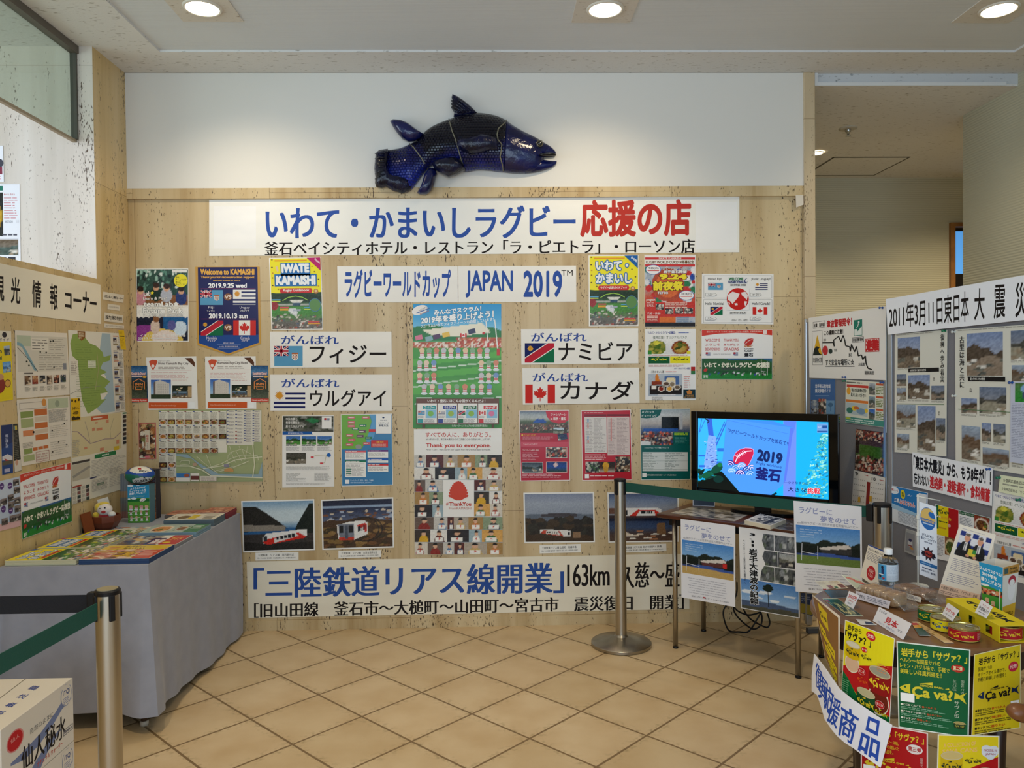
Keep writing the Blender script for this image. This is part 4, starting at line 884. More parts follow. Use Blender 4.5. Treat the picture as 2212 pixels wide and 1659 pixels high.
# the two guidebook covers
def guide(p, X, Y, title_jp):
    k = lambda q: (X(q[0]), Y(q[1]), X(q[2]), Y(q[3]))
    p.rect(X(10), Y(8), X(548), Y(390), 'f0e426')
    a = grad(54,40, '2c4228', '30482c', '3f6a34', '4f8a38', '6a6a60', '6e6258'); ridge(a, .06,.04, '26381f', 2, to=.24); bx(a, 0,.3,1,.36, 'a9aea4'); pg(a, [(.36,.2),(.64,.19),(.58,.28),(.42,.28)], 'dcdcd2'); bx(a, .43,.27,.57,.36, '35506a'); ridge(a, .36,.01, '4c8c3a', 4, to=.56)
    spots(a, 130, ('8a7a70', 'c8beb4', '4a4440', 'a85a4c', '5c6478', 'd8d0c8'), .022,.022,0,.58,1,1,5); el(a, .06,.35,.08,.12, '9a2c2c'); spots(a, 8, ('d8dade', 'a8b0c0'), .05,.06,.36,.46,.56,.6,2)
    p.img((X(12), Y(372), X(548), Y(752)), fuzz(a, .1,4)); p.poly([(X(12), Y(388)),(X(548), Y(388)),(X(548), Y(362)),(X(400), Y(376)),(X(250), Y(362)),(X(120), Y(378)),(X(12), Y(366))], '2c4428')
    for i, (x, y) in enumerate(((30,20),(28,100),(34,160),(32,210),(30,290),(455,95),(480,150),(520,230),(518,300),(90,330))): p.ell(X(x), Y(y), 9,7, ('8a6a2a', '5a4a2a', 'c8902a')[i % 3])
    p.poly([(X(70), Y(85)),(X(92), Y(95)),(X(98), Y(140)),(X(85), Y(150)),(X(66), Y(110))], 'e6c8a0'); p.rect(X(58), Y(24), X(400), Y(38), 'e8a02a')
    p.line([(X(130), Y(452)),(X(190), Y(418)),(X(270), Y(404)),(X(340), Y(416)),(X(400), Y(448))], 9, '9cc84a'); p.ell(X(490), Y(355), 26,25, 'b87a3c'); p.ell(X(490), Y(352), 15,13, 'e0c090')
    for x0, y0, x1, y1, c in ((12,435,110,448, '5aa0c8'),(14,452,108,464, 'c8d84a'),(100,515,195,528, 'd0505a'),(100,535,190,556, 'e0a030'),(360,520,470,532, '5aa0c8'),(360,540,455,552, 'c8d84a'),(395,672,520,684, 'd0504a'),(395,690,525,702, 'e0a030')): p.rect(X(x0), Y(y0), X(x1), Y(y1), c)
    p.ell(X(476), Y(500), 66,70, '4a7aa0'); p.ell(X(476), Y(500), 60,64, '5f8a4a')
    p.poly([(X(100 + 95), Y(322)),(X(440), Y(322)),(X(452), Y(346)),(X(440), Y(372)),(X(115), Y(372)),(X(103), Y(348)),(X(115), Y(322))], 'cc2f2c')
    if title_jp:
        p.poly([(X(395), Y(4)),(X(545), Y(2)),(X(545), Y(140))], '2060a8'); p.text('日本語', [(X(478), Y(8)),(X(540), Y(55)),(X(530), Y(78)),(X(468), Y(32))], 'e0e8f0', .03)
        p.text('いわて・', k((80,55,440,160)), 'eef0f2', .05, out=('2a6cae', .09)); p.text('かまいし', k((80,190,480,300)), 'eef0f2', .05, out=('2a6cae', .09)); p.text('ラグビー応援ガイドブック', k((130,330,425,362)), 'f0e4de', .03)
    else:
        p.poly([(X(400), Y(4)),(X(545), Y(2)),(X(545), Y(140))], 'b8206a'); p.text('English', [(X(492), Y(6)),(X(545), Y(55)),(X(532), Y(72)),(X(478), Y(24))], 'f0dce4', .03)
        p.rects([(X(120), Y(54), X(435), Y(190)),(X(52), Y(172), X(502), Y(300))], '2a6cae'); p.text('IWATE', k((130,62,425,160)), 'eef0f2', .07); p.text('KAMAISHI', k((66,186,490,288)), 'eef0f2', .07); p.text('Rugby Guidebook', k((140,328,420,362)), 'f0e4de', .03)
p = Print('guidebook_poster', WALLB, [(55,35),(605,28),(625,790),(80,795)], G1, size=(555,760)); guide(p, lambda x: x, lambda y: y, False); fin(p, 'yellow guidebook cover poster with English title in a blue box', 'poster', GLOSSY)
p = Print('guidebook_poster', WALLB, [(787,58),(1315,55),(1313,802),(790,805)], G2, size=(555,760)); guide(p, lambda x: x, lambda y: y, True); fin(p, 'yellow guidebook cover poster with rounded Japanese title outlined in blue', 'poster', GLOSSY)

# green cartoon field poster
p = Print('field_poster', WALLB, [(703,393),(1483,393),(1490,1490),(712,1497)], M1, bg='3f9a3c')
a = grad(78,110, '2b93d0', '4aa6da', '8cc8e6', '4c9c3c', '4a9a38', '3f8e34', '5aa83c', '3f8e34', '479a36', '3a8a34'); ridge(a, .2,.02, '2d7a3c', 3, to=.3); pg(a, [(.1,.215),(.78,.155),(.88,.235),(.45,.265),(.2,.25)], 'ece6d2')
bx(a, 0,.31,1,.355, 'b0623c'); bx(a, .5,.275,1,.355, 'b0623c'); spots(a, 260, ('d8926a', 'e8dcd0', 'c8402c', 'a84a34', 'f0e4d8'), .012,.008,0,.315,1,.352,2); spots(a, 120, ('d8926a', 'e8dcd0', 'c8402c', 'a84a34'), .012,.008,.5,.28,1,.33,2)
x_, y_ = grid(a)
for s_, o_ in ((-.08,.5),(-.1,.62),(-.06,.78)): fill(a, np.abs(y_ - (o_ + s_ * (x_ - .5))) < .004, 'dfeee0')
for o_ in (.45,.56,.68): fill(a, (y_ > o_ - .07 * x_) & (y_ < o_ + .05 - .07 * x_) & (a[..., 1] > .5) & (y_ > .38), '5cb040')
p.img((707,396,1486,1492), a); p.ell(765,450,100 * .72,40, 'eee9e4', rot=-.35); p.text('IWATE', [(755,450),(828,415),(830,430),(758,466)], '5a5a68'); p.line([(735,478),(855,432)], 8, '4a6aa8'); p.text('KAMAISHI', [(766,480),(845,450),(847,462),(768,494)], 'b8503c', .01)
p.text('みんなでスクラム！', [(890,450),(1310,412),(1310,455),(890,495)], 'f4f6f6', .04, out=('2a6a98', .05)); p.text('2019年を盛り上げよう！', [(775,512),(1420,448),(1420,515),(775,575)], 'f4f6f6', .045, out=('2a6a98', .05)); p.text('スクラムいわてフィフティーンも応援しています！', [(775,580),(1420,515),(1420,545),(775,610)], 'f4f6f6', .02)
p.line([(1350,545),(1372,780)], 8, 'eeeeea'); p.line([(1428,535),(1455,800)], 9, 'eeeeea'); p.rects([(1362,740,1382,778),(1446,790,1474,852)], 'c8322a')
for x0, y0, c in ((722,680, 'd87a94'),(812,690, '8ab0b8'),(880,672, '5c3a5c'),(962,655, 'e8c04a'),(1190,625, '3a3a58')): p.poly([(x0, y0),(x0 + 62, y0 - 14),(x0 + 72, y0 + 26),(x0 + 8, y0 + 40)], c)
flag(p, 'canada', 1122,655,1180,690); p.ell(1330,655,12,11, 'c8322a')
for k in range(4):                                                                     # cheering supporters in striped shirts on the grass
    for j in range((10,6,6,9)[k]):
        x = (785 + 64 * j, (765,825,890,1310,1375,1440)[j % 6], (765,830,890,1310,1375,1440)[j % 6], 805 + 72 * j)[k]; y = (825,935,1045,1145)[k]
        c = ('e9c9a4', '8cb08a', 'd88a6a', 'c8c8cc', 'e8d0b8', '7a9ac8')[(k * 3 + j) % 6]; p.rect(x - 18, y, x + 18, y + 34, 'efe9e4'); p.rects([(x - 18, y + 6, x + 18, y + 12),(x - 18, y + 19, x + 18, y + 25)], 'cc3a34'); p.ell(x, y - 18,24,24, c, 14); p.ell(x, y + 44,30,11, 'dfe8ea', 12)
p.rect(735,1232,1466,1462, '6a3f24'); p.rects([(790,1462,812,1490),(1402,1462,1420,1490)], '5a3a20'); p.text('いわて・釜石にはこんな国がくるんだよ！', (835,1238,1345,1268), 'f0ece4', .03); p.rect(735,1222,875,1230, 'e0eee0')
for k, (nm, c, f) in enumerate((('フィジー', '2a9a9c', 'fiji'),('ウルグアイ', '2a3a8c', 'uruguay'),('ナミビア', '1c6a3c', 'namibia'),('カナダ', 'cc2a2a', 'canada'))):
    x = 745 + 179 * k; p.rect(x, 1275, x + 172,1450, 'efece6'); p.rect(x + 48,1295, x + 164,1324, c); p.text(nm, (x + 62,1299, x + 152,1321), 'f4f2ee', .03); flag(p, f, x + 6,1340, x + 66,1378); p.rect(x + 74,1330, x + 168,1404, '8ac0dc'); p.ell(x + 118,1365,26,24, ('7ab84a', '9ab83c', '8cb83c', 'd878a0')[k]); p.lines(x + 6,1384, x + 66,1404,3, 'a8a4a0', k); p.rect(x + 4,1412, x + 48,1448, c); p.lines(x + 54,1412, x + 165,1446,4, 'a8a4a0', k + 9)
p.text('ラグビーワールドカップ2019釜石開催実行委員会', (1050,1462,1365,1482), 'dff0e0', .01)
fin(p, 'tall green poster of cartoon supporters on a grass field under a blue sky', 'poster', GLOSSY)

# thank-you collage
p = Print('thank_you_poster', WALLB, [(78,95),(1125,85),(1138,1590),(88,1592)], T1, bg='f1efea')
p.text('すべての人に、ありがとう。', (218,128,1000,190), 'c43a2c', .02); p.text('2011年3月11日、東日本大震災からのご支援に心から感謝を申し上げます。', (222,203,995,228), '4a4440', .01)
p.text('Thank you to everyone.', (220, 262, 998, 325), 'c43a2c', .03); p.text('March 11, 2011. Thank you for your support from the Great East Japan Earthquake.', (225, 330, 995, 352), '4a4440', .008)
rows = [(402,550, (82,225,432,600,810,955,1128)),(550,695, (84,330,570,715,895,1130)),(700,840, (85,215,425)),(700,830, (800,935,1132)),(845,995, (86,262,427)),(838,985, (798,978,1133)),(998,1140, (87,300,427)),(985,1132, (798,985,1134)),(1145,1290, (88,315,480,555,730,905,1136)),(1295,1440, (88,275,475,735,890,1137)),(1445,1588, (90,243,430,560,680,950,1138))]
bgs = ('c8c4bc', '3a322e', 'd8cfc0', 'a88450', '9ab0b8', '5a2c28', 'e6e2da', '6a5a50', '8a9a7c', 'd8a458', 'b0a494', '2c2a2e'); tops = ('2f6a9c', '1e1e22', 'c8a860', '2f6a3c', '24262c', '8a2a24', '5a2420', '30385a', 'e0dcd4', 'c8762c', '9a3a2c', 'd8a82c'); n = 0
for y0, y1, xs in rows:
    for x0, x1 in zip(xs, xs[1:]): p.img((x0, y0, x1, y1), person_pic(20,16, bgs[(n * 5) % 12], tops[(n * 7) % 12], ('231c1a', '2c2420', '1a1a1c')[n % 3], n, n % 6 != 5)); n += 1
p.rect(428,698,797,1140, 'f1efea')
for k in range(15):
    a_ = math.radians(-78 + 156 * k / 14); r0 = 205 - 25 * abs(k - 7) / 7; cx, cy = 610,925; dx, dy = math.sin(a_), -math.cos(a_)
    e0 = (cx + dx * 20, cy + dy * 14); e1 = (cx + dx * r0 * .62, cy + dy * r0 + 0); w0, w1 = 6,15; px_, py_ = -dy, dx
    p.poly([(e0[0] + px_ * w0, e0[1] + py_ * w0),(e1[0] + px_ * w1, e1[1] + py_ * w1),(e1[0] + dx * 12, e1[1] + dy * 12),(e1[0] - px_ * w1, e1[1] - py_ * w1),(e0[0] - px_ * w0, e0[1] - py_ * w0)], 'd0442e')
p.poly([(520,880),(700,880),(690,915),(640,942),(585,942),(530,915)], 'd0442e')
p.text('#', (463,965,492,1006), 'c8503c'); p.text('ThankYou', (500,962,763,1010), 'c43a2c', .035); p.text('FromKAMAISHI', (500,1022,763,1052), 'cc8a7a', .005)
fin(p, 'tall white thank you poster with a red shell and rows of people photos', 'poster', GLOSSY)

# stadium sheet, access map
p = Print('information_sheet', WALLB, [(100,90),(658,85),(665,858),(100,870)], S1, bg='efece6')
a = grad(56,18, '3a3c34', '4c4e48', '585852'); spots(a, 60, ('6a6a60', '2c3428', '8a8a84', '3a4434'), .05,.08, seed=3); pg(a, [(.44,.25),(.58,.12),(.74,.3),(.6,.48)], '2f7a4c'); fuzz(a, .08,1); p.img((106,95,656,268), a)
p.poly([(104,262),(432,262),(420,278),(432,294),(104,298)], '1f58a4'); p.text('釜石鵜住居復興スタジアム', (163,272,325,290), 'e0e8f0', .01)
for t, y in (('市民の夢と', 112),('希望と勇気を', 152),('乗せたスタジアム', 192)): p.text(t, (138, y, 138 + 25 * len(t), y + 28), 'e6e4de', .02)
p.rect(530,98,636,230, 'f0eeea'); p.ell(568,126,16,11, 'b02a34'); p.rects([(585,118,614,124),(585,130,614,136),(553,142,612,148)], '2a3a78')
for k in range(3): x = 142 + 170 * k; a = land(22,14, k + 2, ('3a6ab0', '8aa8d0'), '2c4a2c', '4c8a3a'); p.img((x, 312, x + 156,404), a); p.lines(x, 410, x + 150,420,1, '5a5650', k, .6); p.lines(x, 428, x + 156,468,5, 'b4b0aa', k + 3)
p.img((143,494,357,612), land(28,16,8, ('4a4840', '5a584c'), '3c3c30', '7a7264')); p.line([(420,540),(470,520),(580,515),(560,600),(520,610)], 5, 'c8b890'); p.ell(606,518,23,22, '2a68b4'); p.rects([(410,532,442,550),(510,598,545,616)], 'd04a50'); p.lines(143,640,640,680,5, 'b8b4ae', 4); p.lines(143,715,420,805,9, 'b8b4ae', 5, ragged=.7); p.lines(450,710,636,800,9, 'a8a49e', 6); p.lines(143,818,600,838,2, 'b4b0aa', 7)
fin(p, 'white stadium information sheet with a blue ribbon heading and four field photos', 'notice')
p = Print('access_map_poster', WALLB, [(735,75),(1293,68),(1303,845),(745,857)], S1, bg='f1efea')
p.poly([(741,82),(1288,75),(1296,838),(751,850)], '3a7fb0'); p.poly([(741,82),(1045,80),(1070,150),(1040,260),(1050,330),(1000,390),(960,452),(746,455)], '6fae3a'); p.poly([(1052,80),(1118,80),(1118,250),(1090,330),(1030,400),(1010,350),(1050,250),(1075,150)], '5a9ccc'); p.ell(928,428,34,26, '9a9a94')
for x, y, c in ((812,98, 'd0606a'),(970,98, 'd0606a'),(812,150, 'd0606a'),(812,190, 'd0606a'),(938,184, '1f7a4c'),(858,220, '1f7a4c'),(930,248, '6a3a5c'),(908,298, '6a3a5c'),(1000,318, '1f7a4c'),(796,290, 'd0606a'),(816,340, 'd0606a'),(978,378, 'd0606a'),(792,390, 'd0606a')): p.rect(x, y, x + 76, y + 27, c); p.lines(x + 8, y + 6, x + 68, y + 20,1, 'eadcd8', int(x), .6)
p.rect(1118,76,1284,284, 'f1efea'); p.ell(1198,110,12,9, '1a2a5c'); p.text('試合当日', (1165,135,1235,150), '2a2a4a', .01); p.text('スタジアムへの', (1145,160,1258,176), '2a2a4a', .01); p.text('来場方法', (1148,185,1252,210), '2a2a4a', .02)
p.rect(1040,236,1112,268, 'cc2c2c'); p.rect(1065,358,1248,434, 'cc2a26'); p.text('ご注意ください', (1115,366,1200,384), 'f0d84a', .02); p.lines(1080,394,1235,424,3, 'e8c0b0', 8)
for x0, y0, x1, y1, c in ((782,468,1008,565, 'd85a64'),(1028,462,1250,545, '6a2a78'),(783,575,1010,757, '1f7a54'),(1028,555,1250,600, '1f58b4'),(1028,612,1252,700, 'cc2a2a')): p.rect(x0, y0, x1, y1, 'f0eee8'); p.rect(x0, y0, x1, y0 + 20, c); p.lines(x0 + 10, y0 + 4, x1 - 60, y0 + 16,1, 'ece4e0', int(y0), .5); p.lines(x0 + 10, y0 + 30, x1 - 15, y1 - 12, max(2, int((y1 - y0) / 18)), 'b4b0ac', int(x0 + y0))
p.rects([(795,664,852,674),(795,688,852,698),(795,712,852,722)], '1f7a54'); code(p, 785,785,830,828); p.text('ホームページ「岩手・釜石」で検索', (840,782,1090,800), 'd0e4f0', .01); p.lines(842,806,1090,826,2, 'a8c8e0', 3)
fin(p, 'blue and green access map poster with small red and green place tags', 'map', GLOSSY)

# railway photographs and their captions
PH = 'railway photographs on the back wall'; CP = 'photo captions on the back wall'
def photo(quad, crop, kind, label):
    p = Print('photograph', WALLB, quad, crop, bg='efeeea'); q = np.array(quad, float); c = q.mean(0); p.img((c + (q - c) * np.array([.962,.945])).tolist(), train_pic(kind)); fin(p, label, 'photograph', GLOSSY, PH)
photo([(521,1082),(679,1078),(681,1188),(525,1193)], PX, 0, 'framed-in-white photo of a red and white train in a cove by the blue sea')
photo([(520,1003),(1305,975),(1315,1522),(535,1548)], S1,1, 'photo of a red and white train coming round a curve in a village')
photo([(100,948),(845,940),(855,1470),(110,1480)], R2,2, 'dusky photo of a small train among trees with an island behind')
photo([(985,945),(1738,940),(1738,1465),(995,1475)], R2,3, 'photo of a red and white train crossing a river bridge behind the barrier post')
def caption(quad, crop, t1, t2, label):
    q = np.array(quad, float); p = Print('caption_card', WALLB, quad, crop, size=(400,74), bg='efece4'); p.text(t1, (25,14,25 + 370 * .9,36), INK, .012); p.text(t2, (20,46,372,60), '3a332e', .006); fin(p, label, 'caption', group=CP)
caption([(205,15),(573,8),(573,75),(205,82)], E1, '三陸鉄道　リアス線　両石駅付近', '旧ＪＲ山田線 釜石駅～宮古駅 震災より８年復旧 釜石市', 'white caption card under the photo of the train in the cove')
caption([(710,1555),(1175,1548),(1175,1625),(710,1640)], S1, '三陸鉄道　リアス線　吉里吉里駅付近', '旧ＪＲ山田線 釜石駅～宮古駅 震災より８年復旧 大槌町', 'white caption card under the photo of the train on the curve')
caption([(270,1502),(705,1488),(707,1575),(272,1588)], R2, '三陸鉄道 リアス線 山田町　船越半島', '旧ＪＲ山田線 釜石駅～宮古駅 震災より８年復旧 山田町', 'white caption card under the dusky island photo')
caption([(1120,1502),(1605,1485),(1608,1562),(1120,1580)], R2, '三陸鉄道 リアス線 宮古市閉伊川 鉄橋', '旧ＪＲ山田線 釜石駅～宮古駅 震災より８年復旧 宮古市', 'white caption card under the river bridge photo, half behind the barrier post')

# festival poster
p = Print('festival_poster', WALLB, [(58,55),(600,50),(592,812),(62,815)], R1, bg='efe9e4')
a = grad(54,76, 'c8c8cc', '9aa8b8', 'a8b0b8', 'c84a2c', 'c83a24', 'c2321e'); spots(a, 70, ('e8e4e4', '2a4aa0', 'c8322c', '2a7a4c', 'b8c0cc', 'd8d8dc'), .07,.05,0,.16,1,.62,3); el(a, .46,.4,.32,.24, 'b04a2c'); el(a, .46,.4,.24,.18, 'd86a34'); bx(a, 0,.64,1,.94, 'c83426'); bx(a, .3,.85,.62,.95, 'd8702c'); bx(a, .62,.85,1,.95, 'b4bac4'); bx(a, 0,.94,1,1, '221a18'); p.img((64,78,592,808), fuzz(a, .08,2))
p.rects([(66,78,590,102),(66,150,590,176)], 'cc3a38'); p.text('IWATE KAMAISHI', (210,80,445,100), 'f0dcd4', .03); p.rect(66,104,590,150, 'efe9e2'); p.text('RUGBY WORLD CUP2019開幕記念', (75,108,580,146), '6a4a1c', .03)
for x, y, t in ((152,208, '9.25(水)'),(500,480, '10.13(日)')): p.ell(x, y, 82,52, '3a6ab0'); p.ell(x, y, 76,47, 'eeeaea'); p.text(t, (x - 50, y - 30, x + 55, y), '2a2440', .02); p.rect(x - 60, y + 6, x + 60, y + 14, 'cc3a38')
p.text('ラグビーワールドカップ2019™', (245,180,540,212), 'eee8e4', .025, out=('3a2a2a', .05)); p.text('岩手釜石開催', (258,214,502,246), 'eee8e4', .04, out=('3a2a2a', .05)); p.text('9.24', (215,252,505,310), 'f0dc2a', .06, out=('6a2a14', .06)); p.text('前夜祭', (145,330,470,428), 'f0dc2a', .06, out=('4a1c10', .06)); p.text('TETTO', (196,440,308,466), 'f0e8e4', .04, out=('4a2a24', .05)); p.text('program', (78,520,172,544), 'f0e4dc', .03)
for x0, y0, x1, y1 in ((178,570,262,628),(275,618,362,675),(378,615,466,672),(478,615,568,672)): p.img((x0, y0, x1, y1), crowd(14,10, int(x0),('c8beb4', '5a5450', 'e0d8cc', '8a7a6c')))
p.lines(80,552,170,600,4, 'f0c8bc', 5); p.lines(275,552,565,612,4, 'f0d0c0', 6); p.text('17:30～19:30', (84,660,225,680), 'f2e6e0', .02); p.lines(84,690,205,756,4, 'f0c8bc', 8); p.lines(398,700,565,765,3, '8a9ab4', 9, ragged=.5)
fin(p, 'crowded red festival poster with big yellow date and flags', 'poster', GLOSSY)

# greeting poster with the globe
p = Print('greeting_poster', WALLB, [(665,250),(1420,255),(1418,785),(660,778)], R1, bg='efeeec')
p.frame(684,270,1402,510,3, '6a6a6a'); p.frame(680,522,1404,768,3, '6a6a6a')
for t, q in (('Hello! Fiji!', (728,292,870,322)),('¡Hola! Uruguay!', (1185,292,1385,325)),('Hello! Namibia!', (700,550,895,580)),('Hello! Canada!', (1192,550,1382,580))): p.text(t, q, '4a4a4a', .02)
flag(p, 'fiji', 728,346,886,422); flag(p, 'uruguay', 1225,344,1356,422); flag(p, 'namibia', 752,600,882,684); flag(p, 'canada', 1198,602,1352,682)
for t, x, y in (('ハロー！', 702,448),('オラ！', 1172,448),('ハロー！', 700,700),('ハロー！', 1172,700)): p.poly([(x, y + 6),(x + 98, y + 6),(x + 122, y + 24),(x + 98, y + 40),(x, y + 40)], '8a8a8a'); p.poly([(x + 3, y + 9),(x + 97, y + 9),(x + 117, y + 24),(x + 97, y + 37),(x + 3, y + 37)], 'efeeec'); p.text(t, (x + 22, y + 12, x + 92, y + 35), '4a4a4a', .025)
p.rect(925,405,1160,632, 'efeeec'); p.ell(1041,518,116,115, 'c8241f', 48)
for q in ([(935,475),(985,440),(1060,462),(1045,500),(1005,545),(985,570),(960,540),(938,530)], [(1075,450),(1120,440),(1148,480),(1135,530),(1110,500),(1085,480)], [(1003,565),(1035,560),(1040,582),(1012,585)], [(1112,540),(1140,545),(1120,600),(1110,570)], [(940,545),(958,560),(950,590)]): p.poly(q, 'efe4e2')
p.text('WELCOME', (945,290,1098,322), '2f7a4c', .045); p.text('RUGBY FANS', (942,324,1100,350), '2a3f78', .045); p.ell(1128,325,17,26, '2a3f78', rot=.4); p.ell(1133,322,13,20, 'efeeec', rot=.4); p.text('2019/9/25 WED', (962,360,1128,380), '4a4a4a', .03); p.text('2019/10/13 SUN', (957,654,1128,674), '4a4a4a', .03); p.text('ハロー！ オラ、いわて。', (975,728,1152,752), '4a4a4a', .02)
fin(p, 'white greeting poster with a red globe and four flags', 'poster')

def menu(surf, quad, crop, label):
    p = Print('menu_poster', surf, quad, crop, size=(535,750), bg='efeeec')
    p.text('「いわて・かまいしラグビー応援団」', (30,22,318,52), '2c3c8c', .03); p.text('復興応援！オリジナルパスタ', (82,70,440,104), '5c6a58', .008); p.lines(350,30,515,48,1, '6a78b0', 2)
    a = grad(46,20, 'ecebe8', 'd8d8d8'); el(a, .22,.52,.2,.5, '6a7a2c'); spots(a, 24, ('8a8a34', '4a6a24', 'b0a84a'), .06,.12,.08,.15,.36,.9,1); el(a, .2,.2,.08,.16, 'd8cf4a'); el(a, .75,.55,.2,.5, '8a3a24'); el(a, .75,.55,.16,.4, 'a87a34'); spots(a, 14, ('3a4a1c', 'b89a4a', '5c6a24'), .06,.12,.66,.2,.86,.8,2); p.img((32,118,480,262), fuzz(a, .08,1))
    p.rects([(28,225,68,265)], '3a8a3c'); p.rect(438,232,478,262, 'e2d83a'); p.rect(35,288,258,362, '145a34'); p.rect(262,286,476,360, 'eae02a'); fishlogo(p, 60,300,230,332, 'e6dc3a', '145a34'); fishlogo(p, 285,298,455,330, '2a3a1c', 'eae02a')
    p.lines(38,270,470,284,1, 'd8a49a', 4); p.lines(38,374,470,398,2, 'd8b0a8', 5); p.text('いわて・かまいしラグビー応援団', (305,404,470,424), '2c3c8c', .02); p.text('三陸かまいし膳', (60,436,198,462), '5a5a58', .01); p.lines(215,440,355,458,1, 'd89a94', 6)
    a = grad(38,26, 'b9c2cc', 'aab4c0'); bx(a, .05,.55,.97,.92, '201c1c'); bx(a, .48,.12,.9,.5, '4a6aa0'); el(a, .66,.3,.14,.12, 'e8d8b0'); pg(a, [(.22,.1),(.26,.0),(.3,.12),(.36,.4),(.2,.4)], 'd8802c'); bx(a, .1,.34,.4,.5, '8a3a24')
    for q in ((.17,.62, 'e8e4dc'),(.38,.68, '8a2a1c'),(.62,.68, 'd8a040'),(.84,.62, '6a5a4a'),(.52,.46, '5a4438'),(.7,.48, '8a7a64')): el(a, q[0], q[1], .1,.12, 'e4dcd0' if q[2] != 'e8e4dc' else '3a1c18'); el(a, q[0], q[1], .075,.09, q[2])
    bx(a, .28,.92,.78,.98, 'e8e8ec'); p.img((32,470,390,702), fuzz(a, .05,3)); p.lines(405,490,475,622,6, 'd8a8a4', 8); p.rect(400,638,528,730, '16323c'); p.poly([(432,660),(464,640),(496,660),(484,686),(444,686)], 'c8803c'); p.text('KAMAISHI', (424,692,506,706), 'd8a04a'); p.text('BAY CITY HOTEL', (410,712,520,724), 'd8a04a'); p.rects([(482,398,526,440)], 'b02a2a'); p.rect(482,440,526,475, '3a7a4c'); p.lines(68,712,200,744,3, 'a8a4a0', 9)
    return fin(p, label, 'menu')
menu(WALLB, [(65,835),(600,833),(602,1583),(68,1585)], R1, 'white menu poster with pasta dishes below the red festival poster')
def welcome(surf, quad, crop, label):
    p = Print('welcome_poster', surf, quad, crop, size=(748,525), bg='efeeec')
    p.poly([(3,3),(745,3),(745,62),(560,40),(375,34),(180,42),(3,66)], 'd23c2c'); p.text('釜石ボランティア「いわて・かまいしラグビー応援団」応援団員募集中', (55,12,640,30), 'f0c8bc', .015); p.rect(650,8,690,48, 'f1e0da')
    for t, q in (('WELCOME', (40,95,198,124)),('THANK YOU', (235,95,395,124)),('BIENVENIDOS', (40,190,200,220)),('GRACIAS', (233,190,395,220)),('ようこそ', (40,144,196,170)),('ありがとう', (233,144,395,170))): p.text(t, q, 'c8504a', .02)
    for x in (42,336): p.ell(x + 14,248,14,11, 'b02a34'); p.rects([(x + 26,240, x + 52,245),(x + 26,250, x + 52,255),(x, 260, x + 52,266),(x + 8,270, x + 52,274)], '3a4a8c')
    p.text('IWATE KAMAISHI', (128,252,308,264), '9a9a9a'); p.poly([(452,150),(462,118),(490,96),(532,92),(548,96),(545,130),(525,160),(490,180)], 'c4342c'); p.line([(462,150),(500,118),(540,102)], 5, 'eadad6'); p.lines(452,160,548,182,2, 'c4742c', 3,.7); p.text('KAMAISHI', (452,196,548,210), INK, .03); p.text('RUGBY', (452,216,546,234), INK, .03); p.text('釜石', (452,244,546,284), INK, .05)
    a = grad(74,22, '2c5a9c', '2f6a58', '28542c', '224a24', '1c5a24', '1e7a2c', '1f8a30'); ridge(a, .12,.12, '2c5c30', 3, to=.6); bx(a, 0,.72,1,1, '1f8230'); spots(a, 26, ('e8e8ec', '3a4a9c', '2a2a2c', 'd8d0d0'), .014,.05,.1,.68,.92,.8,2); bx(a, .28,.44,.56,.56, '3a4438'); p.img((3,304,745,521), fuzz(a, .06,2))
    p.text('いわて・かまいしラグビー応援団', (28,345,718,402), 'f0eed8', .045, out=('4a4a2c', .045)); p.line([(632,316),(632,470)], 5, 'e0e0dc'); p.line([(696,336),(696,480)], 5, 'e0e0dc'); p.line([(632,438),(696,448)], 4, 'e0e0dc'); p.ell(42,428,22,16, 'c4342c', rot=-.5); p.text('釜石', (18,478,68,512), 'dfe8dc', .03)
    return fin(p, label, 'poster', GLOSSY)
welcome(WALLB, [(660,842),(1408,838),(1405,1365),(660,1362)], R1, 'white and green welcome poster with a red top edge below the globe poster')

# red and green event sheets
p = Print('event_sheet', WALLB, [(55,82),(580,75),(592,820),(70,828)], R2, bg='efe6e2')
p.poly([(62,90),(575,82),(586,812),(77,820)], 'b8243a'); a = grad(52,24, '6a7a8c', 'a8b0b4', 'b8bcb8', '4a5a3c', '5c4a40', '4a3a34', '3a4a2c'); pg(a, [(.26,.56),(.32,.4),(.38,.34),(.42,.4),(.47,.35),(.52,.42),(.55,.56)], '2354a8'); spots(a, 180, ('8a6a58', 'c8b8a8', '4a3430', 'a8584a', '5c6a48'), .012,.03,0,.58,1,.9,3); p.img((64,90,577,318), fuzz(a, .1,1))
p.poly([(335,88),(575,84),(577,180),(540,208),(470,220),(395,200),(350,150)], 'c82a3c'); p.text('ファンゾーン', (388,112,552,138), 'f4ece8', .03); p.text('in 岩手・釜石', (388,152,550,182), 'f4ece8', .03)
for q, s_ in (((342,470,556,576), 1),((88,630,302,736), 2),((345,625,556,730), 3)):
    p.rect(q[0] - 5, q[1] - 5, q[2] + 5, q[3] + 5, 'e8d8d4'); p.img(q, crowd(26,14, s_) if s_ == 1 else land(26,14,4, ('2c3a48', 'a8b8c0'), '24302c', '4a5c64') if s_ == 2 else fuzz(el(grad(26,14, '1c3a78', '1a4a9c', '1c3a2c'), .46,.3,.1,.2, 'd8c0c0'), .1,3))
p.img([(418,262),(528,262),(520,330),(414,322)], land(14,10,3)); p.img([(458,335),(555,318),(565,380),(470,400)], land(14,10,5, ('1c2a48', '8a94a8'), '2a3458', '34425c'))
